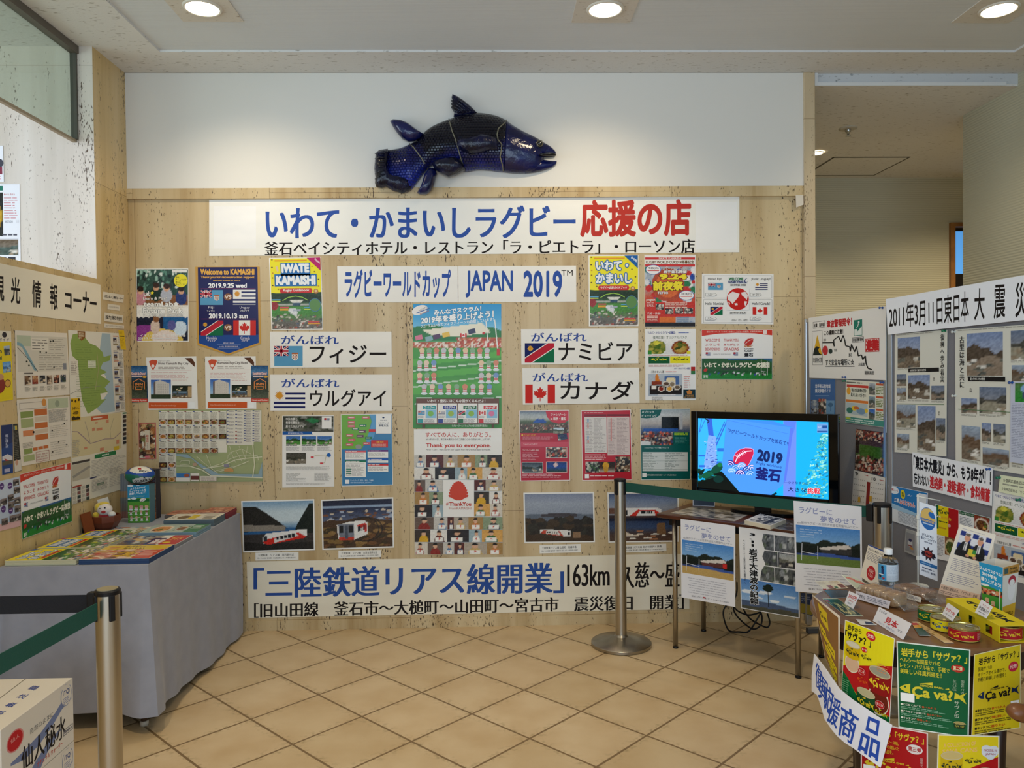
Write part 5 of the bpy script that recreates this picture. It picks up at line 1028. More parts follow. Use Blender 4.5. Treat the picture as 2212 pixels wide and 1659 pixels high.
p.ell(89,340,10,10, 'e8b83a'); p.text('ファンゾーンとは？', (105,330,228,350), 'e8b83a', .02); p.lines(92,355,430,395,4, 'd88a94', 3); p.rect(75,412,578,462, 'cc4a5c'); p.text('ファンゾーンコンテンツ', (100,428,250,446), 'f4e0e0', .02); p.text('ファンゾーン in 岩手・釜石', (92,490,262,508), 'f0d8d8', .02); p.lines(92,520,270,605,6, 'd88a94', 4, ragged=.5); p.lines(90,745,540,792,3, 'e0a0a8', 5, ragged=.4)
fin(p, 'red event sheet with a blue tent photo on top', 'poster', GLOSSY)
p = Print('event_sheet', WALLB, [(708,80),(1232,70),(1247,815),(722,822)], R2, bg='efe6e2')
p.poly([(714,88),(1226,78),(1240,808),(728,815)], 'bc2434'); p.rects([(742,122,974,144),(984,120,1215,142)], '7a1a24'); p.poly([(742,150),(976,148),(980,526),(750,530)], 'dcd6d0'); p.poly([(982,148),(1216,146),(1220,550),(988,554)], 'd8c6c0')
p.lines(842,160,970,520,26, 'b0a8a4', 3, ragged=.5); p.lines(1085,158,1212,545,28, 'b4a09c', 4, ragged=.5); p.lines(756,165,840,520,22, 'b8b0ac', 5); p.lines(995,165,1075,540,24, 'b8a4a0', 6); p.rects([(775,170,788,205),(776,345,788,388)], '6a94c0'); p.rects([(775,215,788,270),(776,395,790,425),(1018,160,1032,400)], 'd08a84'); p.lines(742,98,955,112,1, 'e8b0b0', 7); p.lines(750,540,985,605,4, 'f0c8c8', 8)
p.img((755,620,905,735), crowd(22,16,8, ('3a5a34', 'c8c4b8', '2a2c3a', '8a9a84'))); a = grad(22,14, '2a2420', '3a2a20', 'c8c0b4'); el(a, .4,.35,.2,.3, 'd8a02c'); el(a, .4,.7,.16,.3, 'c8943a'); p.img((908,622,1065,732), fuzz(a, .08,4)); p.img((1070,568,1222,728), crowd(22,20,9, ('6a4a34', '2a2422', 'c8b8a0', '8a6a4c'))); code(p, 748,752,792,795); p.lines(802,760,1085,778,1, 'f0d0d0', 9)
fin(p, 'red timetable sheet with two pale columns, partly behind the barrier post', 'poster', GLOSSY)
p = Print('event_sheet', WALLB, [(1330,68),(1858,62),(1862,808),(1340,815)], R2, bg='e4eae6')
p.poly([(1334,74),(1852,68),(1856,802),(1346,808)], '0e5c58'); a = grad(52,38, 'a8b4bc', 'c4c8c8', 'b8b0ac', '4a5a78', '3a3a40', '3a3634'); bx(a, .42,.2,.77,.56, '14181a'); bx(a, .36,.14,.8,.19, 'c8ccd0'); bx(a, .78,.1,.84,.55, 'b8bcc4'); bx(a, .05,.52,.75,.6, '2a5aa8'); spots(a, 160, ('3a3030', 'c8b0a0', '6a3430', 'c85a3c', '3a4a78', '8a7a70', '1c1c20'), .03,.035,0,.63,.66,1,4); bx(a, .66,.62,.98,1, '0e5c58'); el(a, .1,.95,.12,.09, 'd8d8d8'); p.img((1338,72,1854,448), fuzz(a, .08,2))
p.poly([(1334,74),(1556,71),(1540,130),(1500,155),(1400,165),(1335,160)], '0e5c58'); p.text('パブリック', (1348,84,1475,112), 'e8f0ec', .02); p.text('ビューイング', (1348,124,1505,152), 'e8f0ec', .02); p.lines(1690,312,1840,344,2, '9ac83a', 4,.6); p.lines(1695,360,1830,430,6, '4a8a84', 5); p.text('パブリックビューイング開催スケジュール', (1375,464,1635,482), 'cfe0da', .015)
p.rect(1355,520,1832,720, 'd8dcd8'); p.lines(1362,528,1540,715,11, 'a8b0ac', 6, ragged=.6); p.lines(1590,528,1820,715,11, 'a0a8a4', 7, ragged=.7); p.rects([(1355,560,1832,563),(1355,612,1832,615),(1355,700,1832,703)], '8a9a94'); code(p, 1353,740,1398,783); p.text('岩手釜石観光の釜石市公式ホームページをご覧ください', (1405,752,1712,770), 'cfe0da', .01)
fin(p, 'dark green event sheet with a photo of a big outdoor screen', 'poster', GLOSSY)
p = Print('paper_scrap', WALLB, [(1715.5,423.5),(1732,423),(1732.5,444),(1716.5,450)], PX, bg='e2d8c8', gap=.022); fin(p, 'small torn white paper scrap stuck by the stone pilaster', 'paper')


# ---------------------------------------------------------------- paper on the wall beside the leaflet table
L1, L2 = (0,540,290 / 1336),(0,880,290 / 1415)
p = Print('banner', WALLL, [(-420,44),(997,345),(1003,737),(-420,565)], L1, bg='f0e6cf')
for t, q, bd in (('観', [(-75,235),(38,250),(38,520),(-75,505)], .02),('光', [(103,262),(198,278),(198,538),(103,530)], .02),('情', [(316,294),(408,310),(408,578),(316,570)], .02),('報', [(493,330),(571,345),(571,600),(493,590)], .02),
                 ('コ', [(642,422),(708,432),(708,588),(642,578)], .03),('ー', [(726,482),(806,492),(806,524),(726,512)], .03),('ナ', [(818,408),(884,418),(884,635),(818,625)], .03),('ー', [(890,512),(958,522),(958,550),(890,540)], .03)):
    p.text(t, q, INK, bold=bd)
fin(p, 'cream paper banner with large spaced black Japanese characters above the leaflet table', 'banner', BANNER)
NT = 'small notices beside the cream banner'
def note(quad, t, tq, label, bd=.03, c=INK):
    p = Print('notice_slip', WALLL, quad, L1, size=(200,76), bg='e6dcc8'); p.text(t, tq, c, bold=bd); fin(p, label, 'notice', group=NT)
note([(1025,415),(1232,448),(1222,525),(1020,492)], '三陸かまいし情報コーナー', (8,26,192,54), 'topmost of the four small notice slips beside the cream banner')
note([(1070,533),(1190,552),(1187,605),(1068,588)], '(協)釜石観光物産', (20,26,180,52), 'shortest notice slip, second from the top beside the cream banner', 0, '8a8078')
note([(1037,622),(1222,650),(1220,728),(1035,708)], '[協力] 釜石市役所', (12,18,190,60), 'notice slip in bold print, third from the top beside the cream banner')
note([(1037,730),(1232,752),(1230,785),(1035,772)], '[協力] 岩手県沿岸広域振興局', (10,18,190,60), 'thin greyed notice slip at the bottom beside the cream banner', 0, '9a9288')

p = Print('trail_map', WALLL, [(35.4,863.5),(149.3,855.5),(152.7,986.6),(44,1007.5)], PX, size=(540,580), bg='e6dccb')
for x0, y0, x1, y1, c in ((25,105,148,160, '8a9a58'),(160,95,290,150, 'c8703c'),(25,168,148,245, 'a8b07c'),(160,160,290,205, 'd8c4ac'),(160,215,290,265, 'c8703c'),(40,270,145,320, 'd88a5c'),(160,275,290,310, 'd8c4ac'),(160,320,290,370, 'c8703c'),(40,432,120,480, '8a9a58'),(130,432,175,460, 'c8703c'),(182,430,230,458, 'c8703c'),(236,428,288,456, 'c8703c'),(30,490,140,545, 'a8b07c'),(305,12,520,100, 'bcc3a4')): p.rect(x0, y0, x1, y1, c)
p.frame(20,30,285,85,3, 'a89a8c'); p.ell(262,40,22,34, 'd8924a'); p.frame(155,475,295,570,3, 'a85a4c'); p.ell(400,60,24,30, '98a088'); p.lines(305,110,510,225,12, 'aaa498', 3); p.lines(310,250,515,370,7, 'c8c0b0', 4,.25); p.lines(310,400,520,540,7, 'c8c0b0', 5,.25); p.lines(30,375,150,425,4, 'b8ae9e', 6); p.lines(165,490,285,560,3, 'c8a89c', 7); p.ell(142,292,9,10, '2a1c18')
for q in ((470,250),(335,300),(400,415),(490,455),(330,500)): p.ell(q[0], q[1], 8,7, '4a443c')
fin(p, 'pale trail sheet with orange and green boxes and a pictured squash', 'map')
p = Print('trail_map', WALLL, [(145,800),(665,828),(690,1440),(163,1478)], L1, size=(530,650), bg='e8decd')
p.rect(15,45,520,400, 'd8d0bf'); p.rect(15,45,145,150, 'bcc3a8'); p.poly([(15,110),(60,125),(100,190),(150,290),(200,390),(175,395),(110,270),(60,160),(15,140)], '86aab4'); p.line([(15,160),(120,280),(205,400)], 5, '4a443c'); p.rect(150,65,320,190, 'e4dccb'); p.lines(158,72,312,185,4, '6a645c', 3,.25); p.lines(220,205,500,390,8, 'a8a090', 4,.25); p.lines(330,60,510,190,6, 'b0a898', 5,.25); p.rect(470,320,505,385, '8a8c94')
for q in ((345,95),(372,90),(235,205),(295,210),(370,360),(100,300),(120,340)): p.ell(q[0], q[1], 8,9, '3a3c30')
for k, c in enumerate((('8a6a4c', '4a3428'),('c8a070', '8a3a2c'),('4a4c50', '2a2c30'),('c8b094', '3a2a24'),('b87a5c', '2c1c1c'),('2a3450', '3a4a34'))): x = 75 + 72 * k; p.img((x, 440, x + 56,530 - (k % 3) * 8), fuzz(spots(grad(9,14, *c), 12, (c[0], 'd8c4a8', c[1]), .2,.15, seed=k), .15, k)); p.lines(x, 545, x + 56,590,4, 'b0a898', k)
p.lines(70,405,160,425,1, '6a645c', 8)
fin(p, 'pale trail map sheet with a blue river and a row of small photos', 'map')
p = Print('city_map', WALLL, [(146.5,713),(264,720.5),(270.5,888),(152,903.5)], PX, size=(560,850), bg='e6e0d0')
p.poly([(330,10),(420,10),(440,840),(300,840),(250,790),(370,640),(330,560),(360,470),(300,380),(330,270),(300,190)], 'a8bcc4'); p.poly([(40,40),(120,20),(200,120),(270,150),(330,210),(340,260),(420,240),(400,300),(330,320),(300,380),(370,420),(300,450),(400,520),(340,580),(370,630),(290,640),(300,700),(350,700),(270,770),(220,800),(160,830),(110,690),(90,500),(80,300),(30,250),(15,130)], '8fa655')
p.poly([(85,3),(160,3),(158,70),(122,100),(90,72)], '8a5a24'); p.text('釜石市の\n地域資源\n紹介', (95,14,150,82), 'e8d8b8', .02); p.rect(175,300,255,370, 'd8dcc4'); p.lines(60,130,290,760,26, '6f8a44', 3,.12,.4); p.line([(0,620),(120,570),(300,560)], 4, '8a8a7c'); p.line([(270,200),(280,400),(240,600)], 4, 'b0a47c'); p.rect(10,300,75,440, 'e4dccb'); p.lines(12,305,72,435,8, 'a8a094', 4)
p.rects([(440,10,556,846)], 'e4ddce')
for k in range(9): y = 30 + 90 * k; p.img((448 + 40 * (k % 2), y + 20,486 + 40 * (k % 2), y + 62), land(9,9, k, ('4a5a8a', '8a6a5a'), '3a3030', '6a4a3a')); p.lines(446, y + 66,500, y + 84,3, 'a8a094', k); p.lines(505, y, 552, y + 78,8, 'a8a49c', k + 30); p.rect(446, y, 500, y + 9, ('c87a5c', '8a7a4a', '3a4a7a')[k % 3])
fin(p, 'big green city map poster with a blue coastline', 'map')
p = Print('notice_slip', WALLL, [(1170,798),(1228,802),(1250,993),(1195,990)], L1, size=(60,190), bg='e8c228', gap=.003); p.rect(4,52,56,60, '3a3420'); p.lines(6,70,54,170,9, 'c8a020', 3); p.lines(6,10,40,40,3, 'b89420', 4); fin(p, 'yellow slip stuck over the top corner of the green city map', 'notice')
p = Print('notice_slip', WALLL, [(151,861),(171.5,859.5),(172.3,907),(152.5,909.5)], PX, size=(100,190), bg='e2b41e', gap=.003)
for q in ((15,18),(85,15),(50,25)): p.ell(q[0], q[1], 10,12, '4a3a14')
p.text('かまいし', (14,70,88,96), '3a2c10', .03); p.text('-DEEP-', (18,112,84,136), '3a2c10', .04); p.poly([(5,185),(5,160),(25,150),(50,165),(70,155),(95,165),(95,185)], '3a2c10'); fin(p, 'yellow slip with dark print covering the lower corner of the green city map', 'notice')
p = Print('street_map', WALLL, [(152.7,902),(272.6,889),(272.6,1053.8),(154.7,1090)], PX, size=(580,930), bg='e4dcc8')
p.rect(6,6,520,430, 'd8c89c'); p.rect(190,12,370,60, 'c8603c'); p.lines(215,26,345,46,1, 'ecd8c8', 2,.7); p.line([(6,150),(60,160),(120,230),(180,310),(260,300),(330,285),(430,300),(520,230)], 9, 'a08a8c'); p.line([(130,60),(160,180),(180,310)], 5, 'a89c8c'); p.line([(430,60),(390,200),(400,290)], 4, 'b0a88c')
for q in ((230,80,258,96),(345,70,375,108),(200,140,232,175),(245,150,305,180),(120,340,150,362),(280,380,320,420),(330,430,370,442),(460,320,490,370)): p.rect(*q, 'cf8a68')
p.rect(430,395,490,440, 'd8b838'); p.rect(225,445,455,490, '2f7a48'); p.lines(300,458,380,478,1, 'd8e4d4', 3,.7); p.lines(10,240,80,420,10, 'b8ae98', 4); p.rect(5,478,175,502, '4a443e'); p.rect(8,510,175,680, 'c2b8a2'); p.line([(10,640),(90,600),(175,560)], 26, '9c968c'); p.lines(190,500,570,700,12, 'b4ac9e', 5,.3); p.lines(380,640,570,860,12, 'b4ac9e', 6,.3); p.rects([(5,738,90,755)], 'a84a3c'); p.rects([(175,690,240,705)], '3a3a5c'); p.rects([(245,775,320,800)], '3f7a50')
for k in range(8): x, y = 50 + 85 * (k % 2), 760 + 45 * (k // 2); p.rect(x, y, x + 30, y + 34, ('5a4a48', '3a4440', '8a5a54')[k % 3]); p.lines(x - 45, y, x - 5, y + 34,4, 'b8b0a4', k)
for k in range(7): y = 40 + 52 * k; p.rect(535, y, 572, y + 34, ('2c2a2c', '4a3a34', '2a343a')[k % 3])
p.rect(530,8,574,24, '4a7a58'); p.lines(190,720,370,860,9, 'bab2a4', 9)
fin(p, 'cream street map poster with orange boxes and a dark green bar', 'map')
welcome(WALLL, [(205,705),(740,580),(753,1203),(228,1392)], L2, 'white and green welcome poster with a red top edge beside the leaflet table')
p = Print('guide_poster', WALLL, [(-260,838),(200,728),(215,1250),(-260,1365)], L2, size=(460,520), bg='b8c4d8')
p.poly([(0,0),(460,0),(460,250),(0,330)], 'c4cede'); p.poly([(0,440),(460,460),(460,520),(0,520)], 'd8aeb0')
for x, y in ((190,80),(272,60),(358,75),(285,305),(360,335),(200,310)): p.ell(x, y, 24,36, '5a3f78'); p.rect(x - 16, y - 3, x + 16, y + 4, 'c8bcd8')
for k, (x, y) in enumerate(((390,20),(395,105),(400,215),(330,170),(335,245),(260,195),(400,300),(400,390),(345,390),(262,400),(190,200),(100,120),(100,260),(30,200))): p.img((x, y, x + 62, y + 68), land(9,10, k, ('8a7a74', '6a6a70'), '3a3434', '5c5450'))
fin(p, 'pale blue and pink guide poster with purple dots, cut by the photo edge', 'poster')
p = Print('leaflet', WALLL, [(5,190),(128,178),(134,690),(18,712)], L2, size=(120,515), bg='1f4080')
p.poly([(0,0),(120,0),(120,180),(0,240)], '1c2f62'); p.vtext('龍の棲む家', (42,95,74,235), 'c8d0e8', .01); p.poly([(5,320),(60,300),(115,330),(115,370),(5,360)], 'd8d4d8'); p.poly([(25,340),(85,375),(90,390),(40,372)], 'a83a3c'); p.rect(5,372,115,415, '5a5448'); p.rect(25,455,85,495, 'b0aec8'); fin(p, 'narrow blue leaflet with vertical white characters above the pale guide poster', 'leaflet', GLOSSY)
p = Print('leaflet', WALLL, [(132,178),(180,172),(226,664),(146,688)], L2, size=(80,510), bg='2c2a28')
p.rect(12,30,66,100, 'c8b040'); p.rects([(14,32,30,98)], '3a7a9a'); p.lines(8,120,72,420,18, '6a665c', 3,.3); p.rect(4,430,78,508, 'd8cfc0'); p.ell(30,445,16,22, 'c89a80'); fin(p, 'narrow black leaflet right beside the blue leaflet', 'leaflet', GLOSSY)
p = Print('tourism_poster', WALLL, [(-320,792),(105,808),(126,1490),(-320,1556)], L1, size=(440,720), bg='e8ce14')
p.rect(0,0,440,118, 'e8dfc8'); p.ell(365,42,26,30, '2a2c2e'); p.text('かまいし 観光ガイド', (40,78,415,112), '3a3a5c', .02); p.text('Kamaishi', (150,262,330,305), '2a4a3c', .03); p.text('An', (240,190,330,235), '2a4a3c', .03); p.img([(352,165),(418,155),(420,255),(360,262)], land(12,14,3, ('b8c8d8', '6a7a88'), '3a4448', '4a5050')); p.img([(335,330),(425,325),(428,435),(340,440)], land(14,14,4, ('5a9ad8', 'c8dcec'), '3a6aa8', '8ab0cc')); p.ell(300,560,58,80, '8a2c1c'); p.ell(310,480,36,30, 'c89468'); p.ell(385,550,34,40, '6a3a14'); p.ell(385,550,27,32, 'd8a040'); p.rect(290,640,420,690, 'e8ce14')
fin(p, 'bright yellow tourism poster at the edge of the photo', 'poster', GLOSSY)
# lobby wall beyond the low wall
p = Print('meal_poster', WALLO, [(-90,398),(43,398),(45.5,590),(-90,590)], PX, size=(135,190), bg='eef0f6')
p.img((4,18,98,112), dish(24,24, '6a3a1c', 'c8a030', '2a2c28', 3)); p.rect(4,4,98,14, '2f7a68'); p.text('食べる 泊まる', (100,20,124,24), 'c04a50', .02); p.lines(100,27,130,76,9, 'd08a90', 3,.3); p.text('¥2300', (102,78,119,84), 'a8a8b0', .01); p.lines(96,106,130,112,1, '5a5c68', 4,.6); p.rect(4,116,130,117, 'a8aab4'); p.img((6,119,130,152), land(30,12,6, ('6a5a48', '8a8a84'), '5a6a64', '4a5a54')); p.rects([(108,156,124,164)], '3a3c44'); p.rect(86,156,104,161, '3f5aa8'); p.rects([(126,78,132,84)], 'dfe0e6')
fin(p, 'white meal poster on the sunlit lobby wall, half hidden by the low wall', 'poster')
p = Print('notice', WALLO, [(-70,314),(7,315),(9,393),(-70,393)], PX, size=(78,78), bg='eef0f6'); p.ell(70,38,8,9, '4a4a54'); p.rect(56,46,75,62, '8a3a4c'); p.lines(20,64,74,74,2, 'e0a0a8', 3); fin(p, 'white notice on the sunlit lobby wall above the meal poster', 'notice')


# ---------------------------------------------------------------- the two display boards
Bd1, Bd2, Bd3 = (1730,640,230 / 908),(1900,590,312 / 1327),(1840,960,372 / 1929)
def bear(x, y, Y): q = on_y(float(x), float(y), Y); return np.array([q[0], q[1]])
a1, c1 = bear(1743,760,4.44), bear(1921,760,3.60)
a2 = bear(1924,760,3.57); c2 = bear(2212,760,2.94); c2 = a2 + (c2 - a2) / np.linalg.norm(c2 - a2) * 0.93
def nrm(a, c): d = (c - a) / np.linalg.norm(c - a); n = np.array([d[1], -d[0]]); return n if n @ (-(a + c)) > 0 else -n
ALU, FELT, BLK = mat('aluminium', 'b9bdc2', 0.32,0.85), mat('grey_felt', '78777c', 0.95, bump=(300,0.2), sheen=0.3), mat('black_plastic', '101013', 0.4, spec=.3)
def board(a, c, ztop, label):
    mid = (a + c) / 2; w = np.linalg.norm(c - a); ang = math.atan2((c - a)[1], (c - a)[0]); t = empty('display_board', label, 'display board', (mid[0], mid[1], 0), ang, 'grey felt display boards'); s = 1 if (Matrix.Rotation(ang, 2) @ Vector((0,1))).dot(Vector(nrm(a, c))) > 0 else -1
    zb = 0.42; h = w / 2
    b = bmesh.new(); bm_box(b, (-h + .02,-.012, zb + .02),(h - .02,.012, ztop - .02)); done('felt_panel', b, FELT, t)
    for nm, q in (('top_rail', ((-h + .02,-.016, ztop - .022),(h - .02,.016, ztop))),('bottom_rail', ((-h + .02,-.016, zb),(h - .02,.016, zb + .022)))): b = bmesh.new(); bm_box(b, *q); done(nm, b, ALU, t, bevel=.002)
    for x in (-h, h - .024): b = bmesh.new(); bm_box(b, (x, -.018,.006),(x + .024,.018, ztop)); done('post', b, ALU, t, bevel=.004)
    for x in (-h + .12, h - .144): b = bmesh.new(); bm_box(b, (x - .004,-.2 if s > 0 else -.07,0),(x + .028,.07 if s > 0 else .2,.03)); done('foot', b, mat('dark_foot', '43474d', 0.5), t, bevel=.004)
    return s
zt = float(on_y(1745., 689., 4.44)[2]); board(a1, c1, zt, 'grey felt display board nearer the passage, hung with a tsunami warning poster'); board(a2, c2, zt + .015, 'grey felt display board hung with newspaper pages and the long dated banner')
F1 = Flat((*a1,0),(*nrm(a1, c1), 0)); F1.p[:2] += nrm(a1, c1) * .0125
F2 = Flat((*a2,0),(*nrm(a2, c2), 0)); F2.p[:2] += nrm(a2, c2) * .0125

p = Print('warning_poster', F1, [(75,185),(735,85),(738,715),(82,695)], Bd1, size=(660,560), bg='efeeea', gap=.006)
p.frame(45,45,165,105,3, '3a3a3a'); p.text('地震！海岸線', (52,60,160,96), INK, .03); p.text('津波警報発令！', (180,45,405,115), 'c0282c', .05); p.text('この標識に注意！', (155,135,330,178), INK, .035); p.frame(35,128,138,440,3, '6a6a6a')
p.poly([(88,165),(135,350),(40,350)], 'e0b028'); p.poly([(40,350),(55,290),(80,268),(110,280),(95,300),(105,330),(135,350)], '1f2a26'); p.text('津波浸水区間', (42,372,134,420), '2a2a2a', .015); p.rect(420,75,487,205, '1f7a68'); p.poly([(424,200),(424,150),(445,150),(450,170),(484,130),(484,200)], 'e4ece8'); p.ell(460,95,7,8, 'e4ece8'); p.line([(458,104),(452,128),(442,138)], 5, 'e4ece8'); p.frame(408,215,498,258,3, '3a3a3a'); p.text('津波避難場所', (412,222,494,250), '2a2a2a', .02)
p.line([(140,240),(240,245),(250,280),(245,225),(290,195),(310,245),(330,190),(345,240),(350,280),(385,290),(390,330),(400,270),(425,335),(440,290),(455,370),(480,360),(490,400),(510,370),(515,430),(530,470),(560,480)], 9, '1c1c1c'); p.ell(165,310,26,42, 'c8343c'); p.ell(215,320,18,22, '2a3a34'); p.text('久慈', (148,205,172,228), INK, .01); p.text('宮古', (250,300,275,325), INK, .01); p.text('釜石', (375,345,405,372), INK, .01); p.text('大船渡', (455,425,505,450), INK, .01); p.text('陸前高田', (505,490,575,520), INK, .015)
p.text('すぐ安全な場所に☆', (168,390,420,445), '2a2a2a', .02); p.rect(165,452,425,456, '2a2a2a')
p.rect(512,235,615,340, 'efe2de'); p.frame(512,235,615,340,5, 'c8342c'); p.text('避難', (516,240,611,335), 'c8242a', .06); fin(p, 'white hand drawn tsunami warning poster with red and black lettering', 'poster')
p = Print('guide_leaflet', F1, [(88,708),(297,710),(294,1010),(85,1008)], Bd1, size=(210,300), bg='2a62a4', gap=.002)
p.text('岩手県三陸地域', (38,40,170,75), 'd8e0ec', .03); p.text('震災学習ガイド', (38,82,170,115), 'd8e0ec', .03); p.rect(40,136,160,142, '6a94c4'); p.img((4,175,70,298), crowd(10,16,3, ('6a7a94', 'a8b0b8'))); p.img((70,165,135,298), crowd(12,18,4)); p.rect(135,180,206,298, '6a9ac4'); p.ell(172,215,22,18, '3a6a94'); p.line([(172,220),(172,270)], 4, '3a6a94'); fin(p, 'blue study guide leaflet above the television corner', 'leaflet', GLOSSY)
p = Print('evacuation_notice', F1, [(390,712),(728,735),(725,1120),(385,1075)], Bd1, size=(340,370), bg='e2e4d6', gap=.004)
p.rect(10,38,200,60, 'c8443c'); p.lines(8,10,190,30,1, '6a6a64', 2); p.ell(28,95,18,32, 'e8a83a'); p.text('現在の津波浸水区間へ', (52,68,192,100), '2a3a34', .03); p.text('進入しないで下さい', (48,108,180,140), '2a3a34', .03); p.rect(5,168,200,190, 'd8803c'); p.poly([(8,195),(195,195),(195,300),(8,290)], 'b8c8cc'); p.ell(40,260,28,26, '3a7a6c'); p.ell(80,240,22,20, 'e8c83a'); p.ell(140,260,40,26, '7a9ab8'); p.ell(185,250,14,18, 'e8c83a'); p.ell(100,235,24,14, 'c8703c')
for y, c in ((15, ('b8c0cc', '3a4450')),(125, ('8aa0b0', '4a5a58')),(230, ('3a6ac0', '8aa4b8'))): p.img((208, y, 258, y + 95), land(12,14, y, c, '4a5450', '6a6a64'))
for y in (12,118,222): p.rect(268, y, 325, y + 16, 'c8603c'); p.lines(266, y + 24,332, y + 90,5, '7a8a4a', y)
p.rect(4,318,336,366, '4a9488'); p.lines(12,326,300,360,2, 'd0e4de', 5); p.rect(8,322,50,340, 'b8c84a'); fin(p, 'evacuation notice sheet with a green footer under the warning poster', 'notice')
p = Print('photo_collage', F1, [(475,1130),(740,1165),(735,1540),(465,1478)], Bd1, size=(265,370), bg='3a2c30', gap=.003)
a = grad(32,44, '6a3a3c', '4a3434', '5a6a4a', '4a6a34', '3a3030', '4a2c2c'); spots(a, 150, ('a85a4a', 'd8c8b8', '2a2226', '8a3a34', 'c8a890', '3a3a4a'), .035,.03,0,0,1,.25,1); bx(a, .16,.28,.82,.62, '3f6a2c'); ridge(a, .27,.03, '4a3a44', 2, to=.36); spots(a, 150, ('a85a4a', 'd8c8b8', '2a2226', '8a3a34', 'c8a890'), .035,.03,0,.62,1,1,3); bx(a, 0,.28,.14,.6, '2a2226'); bx(a, .86,.28,1,.6, '3a4a78'); p.img((4,4,261,366), fuzz(a, .12,5)); fin(p, 'dark collage of crowd photos pinned above the wall calendar', 'photograph', GLOSSY)
p = Print('wall_calendar', F1, [(1847.5,1014.5),(1916,1032),(1914,1100),(1843.5,1093)], PX, size=(350,400), bg='e4dfd6', gap=.008)
p.text('9', (15,18,45,60), '2a2a2a', .03); p.text('10', (190,30,235,72), '2a2a2a', .03); p.rect(110,25,150,33, 'b0443c'); p.rect(280,40,340,48, 'b0443c'); p.poly([(140,100),(176,100),(172,395),(136,395)], '8a2a28')
for k in range(5):
    for j in range(6): p.rect(12 + 20 * j, 90 + 62 * k, 20 + 20 * j, 100 + 62 * k, '9a948c'); p.rect(190 + 26 * j, 90 + 62 * k, 199 + 26 * j, 100 + 62 * k, '9a948c')
p.rects([(62,290,84,350),(180,260,205,325)], 'd8a83a'); fin(p, 'two month wall calendar hanging behind the barrier post', 'calendar')
p = Print('flyer', F1, [(1722,1279),(1757,1283),(1757,1331),(1722,1322)], PX, size=(100,120), bg='3a4c78', gap=.003); p.rect(4,62,96,116, 'b8a848'); p.lines(10,15,90,50,3, '8a9ac4', 3); fin(p, 'blue and yellow flyer low on the board behind the table leg', 'flyer')

# long dated banner and everything under it
p = Print('banner', F2, [(88,240),(1900,-72),(1900,374),(108,566)], Bd2, bg='f0f1f4', gap=.02)
p.text('2011年3月11日東日本', [(116,300),(856,160),(856,446),(120,512)], INK, bold=.014); p.text('大', [(905,142),(1005,136),(1000,428),(905,436)], INK, bold=.014); p.text('震', [(1088,108),(1195,102),(1190,414),(1084,424)], INK, bold=.014); p.text('災', [(1283,90),(1400,78),(1400,402),(1283,412)], INK, bold=.014)
fin(p, 'long white banner dated 2011 across the top of the display boards', 'banner', BANNER)
def news(quad, label, seed, photos, heads, vert, m=PAPER, green=True):
    p = Print('newspaper_page', F2, quad, PX, size=(500,1120), bg='dcdacd', gap=.004)
    for i, (x0, y0, x1, y1) in enumerate(photos): p.img((x0, y0, x1, y1), land(max(8, int((x1 - x0) / 11)), max(8, int((y1 - y0) / 12)), seed * 10 + i, (('7d8fb4', 'b9b9bc'),('6a7890', '9a9490'),('98a8bc', '6c6460'))[i % 3], ('54483c', '4c4a44', '6a5644')[i % 3], ('8d7d6c', '97917f', '746656')[(i + seed) % 3])); p.lines(x0, y1 + 4, x1, y1 + 22,2, '9a968c', i)
    for t, q in heads: p.rect(*q, '1d1b1a'); p.text(t, (q[0] + 14, q[1] + 8, q[2] - 120, q[3] - 8), 'e4e2da', .02)
    for t, q, w in vert: p.vtext(t, q, INK, wide=w)
    if green: p.rects([(20,655,480,660)], '5c7c52')
    p.lines(20,6,480,16,1, 'a8a498', seed, .6)
    return fin(p, label, 'newspaper', m)
news([(1934.5,722),(2048,712.5),(2046,986),(1934,976.5)], 'newspaper page pinned next to the aluminium post, with the vertical headline on its inner edge', 2,
     [(30,40,250,320),(20,380,120,490),(22,510,118,620),(135,390,345,610),(360,490,480,620),(20,665,210,880),(230,675,400,1080),(410,780,490,980),(28,940,150,1075)],
     [('本社飛行機で被災地を空撮', (140,328,430,364))], [('復興へ歩み着実', (442,35,478,460), .02),('釜石', (378,415,392,445), .01),('宮古', (425,720,440,755), .01)])
n2 = news([(2065,712),(2250,699),(2250,1031),(2066,1003)], 'newspaper page with a tall headline and aerial coast photos, cut by the photo edge', 3,
     [(75,40,295,380),(340,40,500,260),(345,300,430,420),(40,565,140,690),(155,470,315,680),(42,790,160,1065),(170,755,225,900),(240,755,310,900),(175,950,330,1080),(340,520,420,800),(345,960,410,1050)],
     [('変わりゆくまちの表情', (85,388,310,425))], [('古里は海と共に', (30,60,62,480), .02),('大槌', (95,480,110,515), .01),('野田', (355,450,372,490), .01),('久慈', (450,330,466,380), .01)])
p = Print('newspaper_clipping', F2, [(2186,825),(2270,823),(2270,1010),(2185,998)], PX, size=(300,640), bg='c4c9da', gap=.007); a = grad(20,14, '5a7a4c', '3a8a3c', '2f8a34'); el(a, .35,.3,.15,.2, '8ab0d8'); el(a, .35,.65,.12,.2, '3a4a68'); p.img((38,10,290,160), fuzz(a, .1,2)); p.lines(10,170,290,600,34, '9a9fb4', 4,.4,.1); fin(p, 'bluish clipping with a football photo pinned over the newspaper', 'newspaper')
p = Print('reminder_sign', F2, [(695,85),(1598,260),(1587,690),(700,468)], Bd3, size=(900,400), bg='eceef3', gap=.008)
